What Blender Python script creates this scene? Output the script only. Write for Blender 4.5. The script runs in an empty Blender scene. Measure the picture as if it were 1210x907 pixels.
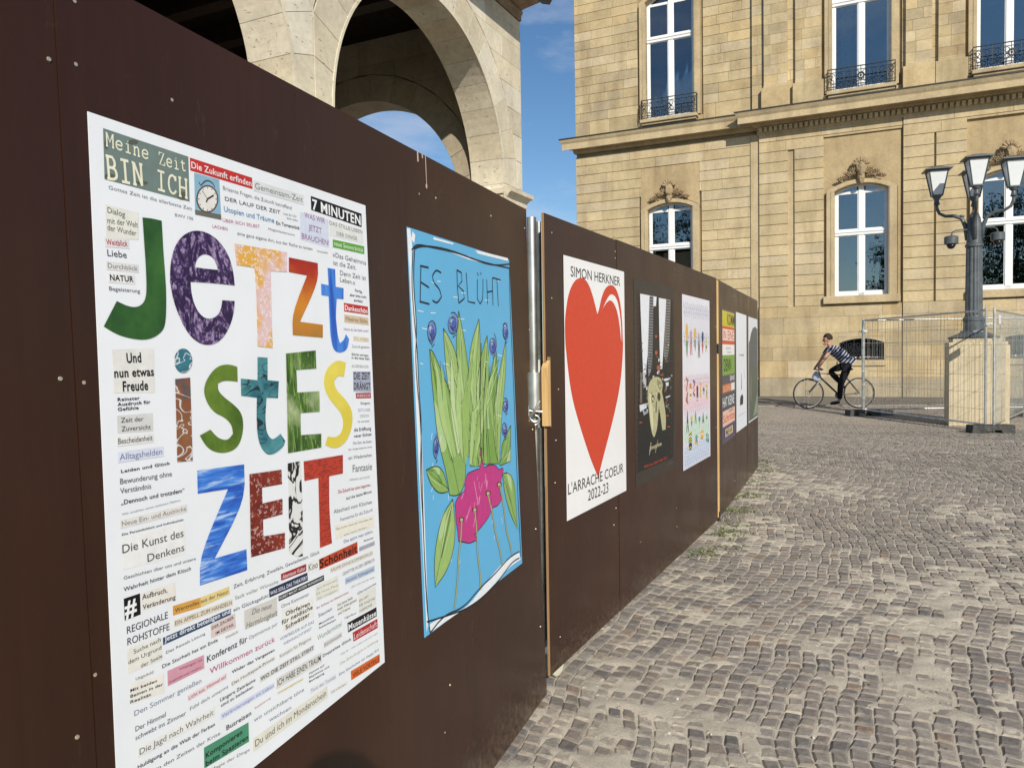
import bpy, bmesh, math, random
import numpy as np
from mathutils import Vector, Matrix, noise
from mathutils.geometry import tessellate_polygon
R = math.radians
SC = bpy.context.scene
COL = SC.collection
# ---------------------------------------------------------------- camera
PITCH, ROLL, EYE = R(2.15), 0.016, 1.4
f_ = Vector((0, math.cos(PITCH), -math.sin(PITCH)))
r0 = Vector((1, 0, 0)); u0 = r0.cross(f_)
cr = r0*math.cos(ROLL) - u0*math.sin(ROLL); cu = r0*math.sin(ROLL) + u0*math.cos(ROLL)
cam = bpy.data.objects.new('camera', bpy.data.cameras.new('camera')); COL.objects.link(cam)
M = Matrix((cr, cu, -f_)).transposed().to_4x4(); M.translation = (0, 0, EYE)
cam.matrix_world = M
cam.data.sensor_width = 36; cam.data.lens = 36*909/1210; cam.data.clip_start = .05; cam.data.clip_end = 2000
SC.camera = cam
# ---------------------------------------------------------------- light
SUN_EL, SUN_AZ = R(30), R(10)           # light travels 10 deg left of straight ahead
ldir = Vector((-math.sin(SUN_AZ)*math.cos(SUN_EL), math.cos(SUN_AZ)*math.cos(SUN_EL), -math.sin(SUN_EL)))
sun = bpy.data.objects.new('sun', bpy.data.lights.new('sun', 'SUN')); COL.objects.link(sun)
sun.data.energy = 4.3; sun.data.angle = R(.55); sun.data.color = (1, .93, .82)
sun.rotation_euler = ldir.to_track_quat('-Z', 'Y').to_euler()
W = bpy.data.worlds.new('World'); SC.world = W; W.use_nodes = True
nt = W.node_tree; nt.nodes.clear()
wo = nt.nodes.new('ShaderNodeOutputWorld'); bg = nt.nodes.new('ShaderNodeBackground')
sky = nt.nodes.new('ShaderNodeTexSky'); sky.sky_type = 'NISHITA'; sky.sun_disc = False
sky.sun_elevation = SUN_EL
sky.sun_rotation = math.atan2(-ldir.x, -ldir.y)      # towards the sun, clockwise from +Y
sky.air_density = 1.0; sky.dust_density = .15; sky.ozone_density = 2.6; sky.altitude = 200
tc = nt.nodes.new('ShaderNodeTexCoord'); mp = nt.nodes.new('ShaderNodeMapping'); mp.inputs['Scale'].default_value = (1, 1, 3.2)
n1 = nt.nodes.new('ShaderNodeTexNoise'); n1.inputs['Scale'].default_value = 3.1; n1.inputs['Detail'].default_value = 9; n1.inputs['Roughness'].default_value = .62
cr1 = nt.nodes.new('ShaderNodeValToRGB'); cr1.color_ramp.elements[0].position = .5; cr1.color_ramp.elements[1].position = .78
cr1.color_ramp.elements[0].color = (0, 0, 0, 1); cr1.color_ramp.elements[1].color = (.75, .75, .75, 1)
mx = nt.nodes.new('ShaderNodeMix'); mx.data_type = 'RGBA'; mx.inputs['B'].default_value = (5.6, 6.1, 7.2, 1)
L = nt.links.new
L(tc.outputs['Generated'], mp.inputs['Vector']); L(mp.outputs['Vector'], n1.inputs['Vector']); L(n1.outputs['Fac'], cr1.inputs['Fac'])
hs = nt.nodes.new('ShaderNodeHueSaturation'); hs.inputs['Saturation'].default_value = 1.16; hs.inputs['Value'].default_value = .98
L(sky.outputs['Color'], hs.inputs['Color'])
L(cr1.outputs['Color'], mx.inputs['Factor']); L(hs.outputs['Color'], mx.inputs['A']); L(mx.outputs['Result'], bg.inputs['Color'])
bg.inputs['Strength'].default_value = .1
L(bg.outputs['Background'], wo.inputs['Surface'])
vs = SC.view_settings; vs.view_transform = 'Standard'; vs.look = 'None'; vs.exposure = .12; vs.gamma = 1; vs.use_curve_mapping = False
# ---------------------------------------------------------------- materials
def lin(h):
    c = [int(h[i:i+2], 16)/255 for i in (0, 2, 4)]
    return tuple((x/12.92 if x <= .04045 else ((x+.055)/1.055)**2.4) for x in c) + (1,)
class Mat:
    def __init__(s, name, rough=.7, spec=.5, metal=0):
        s.m = bpy.data.materials.new(name); s.m.use_nodes = True; s.t = s.m.node_tree; s.b = s.t.nodes['Principled BSDF']
        s.b.inputs['Roughness'].default_value = rough; s.b.inputs['Specular IOR Level'].default_value = spec; s.b.inputs['Metallic'].default_value = metal
        s.tc = s.t.nodes.new('ShaderNodeTexCoord')
    def n(s, k, **kw):
        o = s.t.nodes.new('ShaderNode'+k)
        for a, v in kw.items():
            if a in o.inputs: o.inputs[a].default_value = v
            else: setattr(o, a, v)
        return o
    def l(s, a, b): s.t.links.new(a, b)
    def tex(s, kind='Noise', scale=5, detail=6, rough=.6, stretch=(1, 1, 1), coord='Object', **kw):
        m = s.n('Mapping'); m.inputs['Scale'].default_value = stretch; s.l(s.tc.outputs[coord], m.inputs['Vector'])
        o = s.n('Tex'+kind); o.inputs['Scale'].default_value = scale
        if 'Detail' in o.inputs: o.inputs['Detail'].default_value = detail
        if 'Roughness' in o.inputs: o.inputs['Roughness'].default_value = rough
        for a, v in kw.items():
            if a in o.inputs: o.inputs[a].default_value = v
            else: setattr(o, a, v)
        s.l(m.outputs['Vector'], o.inputs['Vector']); return o
    def ramp(s, src, stops):
        o = s.n('ValToRGB'); e = o.color_ramp.elements
        while len(e) < len(stops): e.new(.5)
        for k, (p, c) in enumerate(stops):
            e[k].position = p; e[k].color = c if len(c) == 4 else tuple(c)+(1,)
        s.l(src, o.inputs['Fac']); return o.outputs['Color']
    def mix(s, a, b, fac, mode='MIX'):
        o = s.n('Mix', data_type='RGBA', blend_type=mode)
        for k, v in (('A', a), ('B', b), ('Factor', fac)):
            if isinstance(v, (tuple, list)): o.inputs[k].default_value = tuple(v) if len(v) == 4 else tuple(v)+(1,)
            elif isinstance(v, (int, float)): o.inputs[k].default_value = v
            else: s.l(v, o.inputs[k])
        return o.outputs['Result']
    def col(s, v):
        if isinstance(v, (tuple, list)): s.b.inputs['Base Color'].default_value = tuple(v) if len(v) == 4 else tuple(v)+(1,)
        else: s.l(v, s.b.inputs['Base Color'])
        return s
    def bump(s, src, dist=.01, strength=.5):
        o = s.n('Bump', Strength=strength, Distance=dist); s.l(src, o.inputs['Height'])
        old = s.b.inputs['Normal'].links
        if old: s.l(old[0].from_socket, o.inputs['Normal'])
        s.l(o.outputs['Normal'], s.b.inputs['Normal']); return s
    def attr(s):
        return s.n('Attribute', attribute_name='col').outputs['Color']
g3 = lambda v: (v, v, v)
def simple(name, c, rough=.6, spec=.5, metal=0, var=.25, scale=8, bump=0):
    m = Mat(name, rough, spec, metal); t = m.tex(scale=scale)
    c = tuple(c)[:3]
    m.col(m.ramp(t.outputs['Fac'], [(.3, tuple(x*(1-var) for x in c)), (.7, tuple(min(1, x*(1+var)) for x in c))]))
    if bump: m.bump(m.tex(scale=scale*8).outputs['Fac'], bump)
    return m.m
def stone_mat(name, pits, streak, bd=.006):
    m = Mat(name, .88, .25)
    a = m.attr()
    t1 = m.tex(scale=1.3, detail=8); t2 = m.tex(scale=14, detail=8, rough=.7); t3 = m.tex(scale=1.0, stretch=(2.2, 2.2, .35), detail=6)
    c = m.mix(a, m.ramp(t1.outputs['Fac'], [(.3, (.78, .76, .74)), (.62, (1.12, 1.1, 1.06))]), .8, 'MULTIPLY')
    c = m.mix(c, m.ramp(t2.outputs['Fac'], [(.3, (.8, .79, .77)), (.65, (1.1, 1.1, 1.1))]), .7, 'MULTIPLY')
    c = m.mix(c, m.ramp(t3.outputs['Fac'], [(.48, g3(1)), (.74, (.50, .46, .42))]), streak, 'MULTIPLY')
    if pits:
        v = m.tex(scale=11, detail=3, rough=.75, stretch=(1, 1, 2.4))
        pc = m.ramp(v.outputs['Fac'], [(.30, (.42, .36, .28)), (.37, g3(1))])
        c = m.mix(c, pc, .85, 'MULTIPLY'); m.bump(pc, .012, .7)
    m.col(c); m.bump(t2.outputs['Fac'], bd, .5); m.bump(m.tex(scale=90, detail=3).outputs['Fac'], .002, .5)
    return m.m
M_SAND = stone_mat('sandstone', False, .55)
M_TRAV = stone_mat('shell_limestone', True, .35)
M_PLY = Mat('brown_film_faced_plywood', .3, .27)
t = M_PLY.tex(scale=2.2, stretch=(1, 1, .5), detail=7); t2 = M_PLY.tex(scale=26, stretch=(1.6, 1, .06), detail=5); t3 = M_PLY.tex(scale=3, detail=10, rough=.7)
c = M_PLY.ramp(t.outputs['Fac'], [(.3, (.033, .0125, .0064)), (.7, (.052, .0198, .0102))])
c = M_PLY.mix(c, M_PLY.ramp(t2.outputs['Fac'], [(.3, g3(.88)), (.7, g3(1.08))]), .8, 'MULTIPLY')
s = M_PLY.n('SeparateXYZ'); M_PLY.l(M_PLY.tc.outputs['Object'], s.inputs[0])
sp = M_PLY.tex(scale=34, detail=5, rough=.75); zr = M_PLY.n('MapRange'); M_PLY.l(s.outputs['Z'], zr.inputs['Value'])
for k_, v_ in (('From Min', .02), ('From Max', .30), ('To Min', .36), ('To Max', .0)): zr.inputs[k_].default_value = v_
ad = M_PLY.n('Math', operation='ADD'); M_PLY.l(sp.outputs['Fac'], ad.inputs[0]); M_PLY.l(zr.outputs[0], ad.inputs[1])
c = M_PLY.mix(c, (.17, .125, .085), M_PLY.ramp(ad.outputs[0], [(.72, g3(0)), (.95, g3(.55))]))     # mud splashed up from the ground
scr = M_PLY.tex(scale=7, detail=9, rough=.8, stretch=(1.5, 1, .5), Distortion=1.5); c = M_PLY.mix(c, (.15, .105, .08), M_PLY.ramp(scr.outputs['Fac'], [(.60, g3(0)), (.70, g3(.30))]))
sc2_ = M_PLY.tex(scale=90, detail=2); c = M_PLY.mix(c, (.30, .25, .2), M_PLY.ramp(sc2_.outputs['Fac'], [(.80, g3(0)), (.83, g3(.6))]))
M_PLY.col(c); M_PLY.l(M_PLY.ramp(t3.outputs['Fac'], [(.3, g3(.25)), (.7, g3(.38))]), M_PLY.b.inputs['Roughness'])
M_PLY.bump(t2.outputs['Fac'], .0004, .3); M_PLY.bump(t.outputs['Fac'], .01, .12); M_PLY = M_PLY.m
M_PLYEDGE = Mat('plywood_edge', .8, .2); t = M_PLYEDGE.tex(scale=60, stretch=(1, 8, .1)); M_PLYEDGE.col(M_PLYEDGE.ramp(t.outputs['Fac'], [(.3, (.22, .12, .05)), (.7, (.42, .27, .13))])); M_PLYEDGE = M_PLYEDGE.m
def wood(name, c0, c1):
    m = Mat(name, .65, .3); t = m.tex(scale=18, stretch=(2, 2, .12), detail=8, Distortion=.6)
    m.col(m.ramp(t.outputs['Fac'], [(.3, c0), (.7, c1)])); m.bump(t.outputs['Fac'], .002); return m.m
M_PINE = wood('pine_timber', (.50, .29, .10), (.78, .54, .25))
M_PAPER = Mat('poster_paper', .42, .35); t = M_PAPER.tex(scale=1.6, detail=4); t2 = M_PAPER.tex(scale=5, detail=2)
M_PAPER.col(M_PAPER.mix(M_PAPER.attr(), M_PAPER.ramp(t.outputs['Fac'], [(.3, (.94, .94, .93)), (.7, g3(1))]), 1, 'MULTIPLY'))
M_PAPER.bump(t.outputs['Fac'], .010, .4); M_PAPER.bump(t2.outputs['Fac'], .004, .4); M_PAPER = M_PAPER.m
M_INK = Mat('printed_ink', .42, .35); t = M_INK.tex(scale=40, detail=4)
M_INK.col(M_INK.mix(M_INK.attr(), M_INK.ramp(t.outputs['Fac'], [(.3, g3(.9)), (.7, g3(1.06))]), .8, 'MULTIPLY')); t = M_INK.tex(scale=1.6, detail=4); t2 = M_INK.tex(scale=5, detail=2); M_INK.bump(t.outputs['Fac'], .010, .4); M_INK.bump(t2.outputs['Fac'], .004, .4); M_INK = M_INK.m
M_GALV = Mat('galvanised_steel', .38, .5, .9); t = M_GALV.tex('Voronoi', scale=60); t2 = M_GALV.tex(scale=9, detail=8)
c = M_GALV.ramp(t.outputs['Distance'], [(.1, (.50, .52, .51)), (.6, (.72, .73, .70))]); M_GALV.col(M_GALV.mix(c, M_GALV.ramp(t2.outputs['Fac'], [(.35, (.55, .53, .48)), (.6, g3(1))]), .8, 'MULTIPLY')); M_GALV = M_GALV.m
M_IRON = simple('dark_painted_iron', (.035, .04, .045), .45, .5, 0, .3, 12, .002)
M_LAMPGREY = Mat('grey_lamp_paint', .42, .5); t = M_LAMPGREY.tex(scale=6, detail=8); M_LAMPGREY.col(M_LAMPGREY.ramp(t.outputs['Fac'], [(.3, (.055, .066, .072)), (.7, (.115, .132, .14))])); M_LAMPGREY.bump(M_LAMPGREY.tex(scale=40).outputs['Fac'], .002); M_LAMPGREY = M_LAMPGREY.m
M_OPAL = simple('opal_lamp_glass', (.72, .75, .76), .25, .5, 0, .05, 4)
M_WHITE = simple('white_window_paint', (.80, .81, .80), .35, .5, 0, .05, 5)
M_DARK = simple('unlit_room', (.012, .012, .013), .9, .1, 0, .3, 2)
M_CURTAIN = simple('pale_curtain', (.55, .62, .68), .85, .1, 0, .15, 9)
M_RUBBER = simple('black_rubber', (.02, .02, .02), .7, .3, 0, .2, 20)
M_BLACK = simple('black_lacquer', (.015, .015, .017), .3, .5, 0, .2, 9)
M_CONC = simple('recycled_concrete_foot', (.07, .07, .065), .9, .2, 0, .4, 16, .01)
M_COPPER = simple('green_copper', (.30, .42, .38), .6, .3, 0, .25, 7, .003)
M_GUTTER = simple('dark_bronze_gutter', (.025, .026, .022), .5, .5, 0, .3, 7)
M_BEAM = wood('dark_ceiling_wood', (.02, .013, .009), (.05, .032, .02))
M_SOFFIT = simple('rendered_soffit', (.30, .23, .16), .9, .1, 0, .3, 4, .004)
M_LEAF = Mat('leaf_green', .5, .4); t = M_LEAF.tex(scale=3); M_LEAF.col(M_LEAF.ramp(t.outputs['Fac'], [(.3, (.03, .06, .015)), (.7, (.09, .14, .035))])); M_LEAF = M_LEAF.m
M_WEED = Mat('weed_green', .7, .3); t = M_WEED.tex(scale=9); M_WEED.col(M_WEED.ramp(t.outputs['Fac'], [(.3, (.07, .10, .03)), (.7, (.20, .22, .09))])); M_WEED = M_WEED.m
M_BARK = simple('bark', (.08, .06, .045), .9, .2, 0, .4, 14, .02)
# glass: a sharp sky reflection over a tinted see-through pane
gm = bpy.data.materials.new('window_glass'); gm.use_nodes = True; t = gm.node_tree; t.nodes.clear()
o = t.nodes.new('ShaderNodeOutputMaterial'); mxs = t.nodes.new('ShaderNodeMixShader'); tr = t.nodes.new('ShaderNodeBsdfTransparent'); gl = t.nodes.new('ShaderNodeBsdfGlossy')
tr.inputs['Color'].default_value = (.62, .68, .66, 1); gl.inputs['Roughness'].default_value = .01; gl.inputs['Color'].default_value = (.93, .97, 1, 1)
fr = t.nodes.new('ShaderNodeFresnel'); fr.inputs['IOR'].default_value = 2.6
nz = t.nodes.new('ShaderNodeTexNoise'); nz.inputs['Scale'].default_value = 1.2; bm_ = t.nodes.new('ShaderNodeBump'); bm_.inputs['Distance'].default_value = .01; bm_.inputs['Strength'].default_value = .4
t.links.new(nz.outputs['Fac'], bm_.inputs['Height']); t.links.new(bm_.outputs['Normal'], gl.inputs['Normal'])
t.links.new(fr.outputs['Fac'], mxs.inputs['Fac']); t.links.new(tr.outputs[0], mxs.inputs[1]); t.links.new(gl.outputs[0], mxs.inputs[2]); t.links.new(mxs.outputs[0], o.inputs['Surface'])
M_GLASS = gm
# ---------------------------------------------------------------- object helpers
def props(o, label=None, cat=None, group=None, kind=None):
    for k, v in (('label', label), ('category', cat), ('group', group), ('kind', kind)):
        if v: o[k] = v
    return o
def empty(name, loc, rot=(0, 0, 0), label=None, cat=None, group=None):
    o = bpy.data.objects.new(name, None); COL.objects.link(o); o.location = loc; o.rotation_euler = rot; o.empty_display_size = .1
    return props(o, label, cat, group)
class MB:
    """collects vertices, faces and one colour per vertex"""
    def __init__(s): s.v = []; s.f = []; s.c = []
    def add(s, vs, fs, col=(1, 1, 1, 1)):
        n = len(s.v); s.v += [tuple(p) for p in vs]; s.f += [tuple(i+n for i in q) for q in fs]; s.c += [col]*len(vs); return s
    def box(s, x0, x1, y0, y1, z0, z1, col=(1, 1, 1, 1), ch=0):
        if ch <= 0:
            v = [(x, y, z) for x in (x0, x1) for y in (y0, y1) for z in (z0, z1)]
            return s.add(v, [(0, 1, 3, 2), (4, 6, 7, 5), (0, 4, 5, 1), (2, 3, 7, 6), (0, 2, 6, 4), (1, 5, 7, 3)], col)
        bm = bmesh.new(); bmesh.ops.create_cube(bm, size=1)
        for q in bm.verts: q.co = Vector(((x0+x1)/2+q.co.x*(x1-x0), (y0+y1)/2+q.co.y*(y1-y0), (z0+z1)/2+q.co.z*(z1-z0)))
        bmesh.ops.bevel(bm, geom=bm.edges[:], offset=ch, segments=2, profile=.5, affect='EDGES')
        return s.bm(bm, col)
    def bm(s, bm, col=(1, 1, 1, 1)):
        bm.verts.index_update(); s.add([q.co[:] for q in bm.verts], [[q.index for q in f.verts] for f in bm.faces], col); bm.free(); return s
    def prism(s, pts, y0, y1, col=(1, 1, 1, 1), holes=()):
        """polygon in x,z pushed from y0 to y1 (front at y0)"""
        loops = [[Vector((p[0], p[1], 0)) for p in l] for l in [pts]+list(holes)]
        tri = tessellate_polygon(loops); flat = [p for l in loops for p in l]; n = len(flat)
        v = [(p.x, y0, p.y) for p in flat] + [(p.x, y1, p.y) for p in flat]
        fs = [tuple(t) for t in tri] + [tuple(i+n for i in reversed(t)) for t in tri]
        k = 0
        for l in loops:
            m = len(l)
            for i in range(m): a, b = k+i, k+(i+1) % m; fs.append((a, b, b+n, a+n))
            k += m
        return s.add(v, fs, col)
    def tube(s, pts, r, n=8, col=(1, 1, 1, 1), closed=False):
        pts = [Vector(p) for p in pts]; m = len(pts); rr = r if isinstance(r, (list, tuple)) else [r]*m
        ring = []; up = None
        for i, p in enumerate(pts):
            d = (pts[(i+1) % m]-pts[i-1]) if closed else (pts[min(i+1, m-1)]-pts[max(i-1, 0)])
            d.normalize()
            if up is None: up = Vector((0, 0, 1)) if abs(d.z) < .9 else Vector((1, 0, 0))
            a = d.cross(up).normalized(); b = a.cross(d).normalized(); up = b
            ring += [p+a*rr[i]*math.cos(2*math.pi*k/n)+b*rr[i]*math.sin(2*math.pi*k/n) for k in range(n)]
        fs = []
        for i in range(m if closed else m-1):
            for k in range(n):
                j = (i+1) % m; fs.append((i*n+k, i*n+(k+1) % n, j*n+(k+1) % n, j*n+k))
        if not closed: fs += [tuple(reversed(range(n))), tuple(range((m-1)*n, m*n))]
        return s.add(ring, fs, col)
    def lathe(s, prof, n=16, c=(0, 0, 0), col=(1, 1, 1, 1), axis='z', flat=None, ph=0):
        v = []
        for (r, z) in prof:
            for k in range(n):
                a = 2*math.pi*k/n+ph; x, y = r*math.cos(a), r*math.sin(a)
                p = (x, y, z) if axis == 'z' else ((x, z, y) if axis == 'y' else (z, x, y))
                v.append((c[0]+p[0], c[1]+p[1], c[2]+p[2]))
        fs = []
        for i in range(len(prof)-1):
            for k in range(n): fs.append((i*n+k, i*n+(k+1) % n, (i+1)*n+(k+1) % n, (i+1)*n+k))
        if prof[0][0] > 1e-6: fs.append(tuple(reversed(range(n))))
        if prof[-1][0] > 1e-6: fs.append(tuple(range((len(prof)-1)*n, len(prof)*n)))
        return s.add(v, fs, col)
    def blob(s, c, rad, col=(1, 1, 1, 1), seg=10, rings=7, rot=None, jit=0):
        v = []
        for i in range(rings+1):
            th = math.pi*i/rings
            for k in range(seg):
                a = 2*math.pi*k/seg
                p = Vector((rad[0]*math.sin(th)*math.cos(a), rad[1]*math.sin(th)*math.sin(a), rad[2]*math.cos(th)))
                if jit: p *= 1+jit*noise.noise(p*40+Vector(c)*7)
                if rot: p = rot @ p
                v.append(p+Vector(c))
        fs = [(i*seg+k, i*seg+(k+1) % seg, (i+1)*seg+(k+1) % seg, (i+1)*seg+k) for i in range(rings) for k in range(seg)]
        return s.add(v, fs, col)
    def build(s, name, mat, parent=None, smooth=False, kind=None, loc=None, col=None, mats=None, fi=None):
        """links the collected pieces as one mesh object"""
        me = bpy.data.meshes.new(name); me.from_pydata(s.v, [], s.f)
        a = me.color_attributes.new('col', 'FLOAT_COLOR', 'POINT')
        a.data.foreach_set('color', np.array(s.c, dtype=np.float32).ravel())
        bm = bmesh.new(); bm.from_mesh(me); bmesh.ops.recalc_face_normals(bm, faces=bm.faces[:]); bm.to_mesh(me); bm.free()
        if mats:
            for m in mats: me.materials.append(m)
            if fi:
                for p, k in zip(me.polygons, fi): p.material_index = k
        else: me.materials.append(mat)
        if smooth: me.polygons.foreach_set('use_smooth', [True]*len(me.polygons))
        o = bpy.data.objects.new(name, me); COL.objects.link(o); o.parent = parent
        if loc: o.location = loc
        if kind: o['kind'] = kind
        if smooth == 'auto':
            md = o.modifiers.new('edges', 'EDGE_SPLIT'); md.split_angle = R(35)
        return o
def copy_tree(o, parent=None):
    c = o.copy(); COL.objects.link(c); c.parent = parent
    for ch in list(o.children): copy_tree(ch, c)
    return c
def frame(loc, heading, lean=0):     # local x along the wall, y away behind it, z up
    return loc, (-R(lean), 0, R(90-heading))
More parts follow.
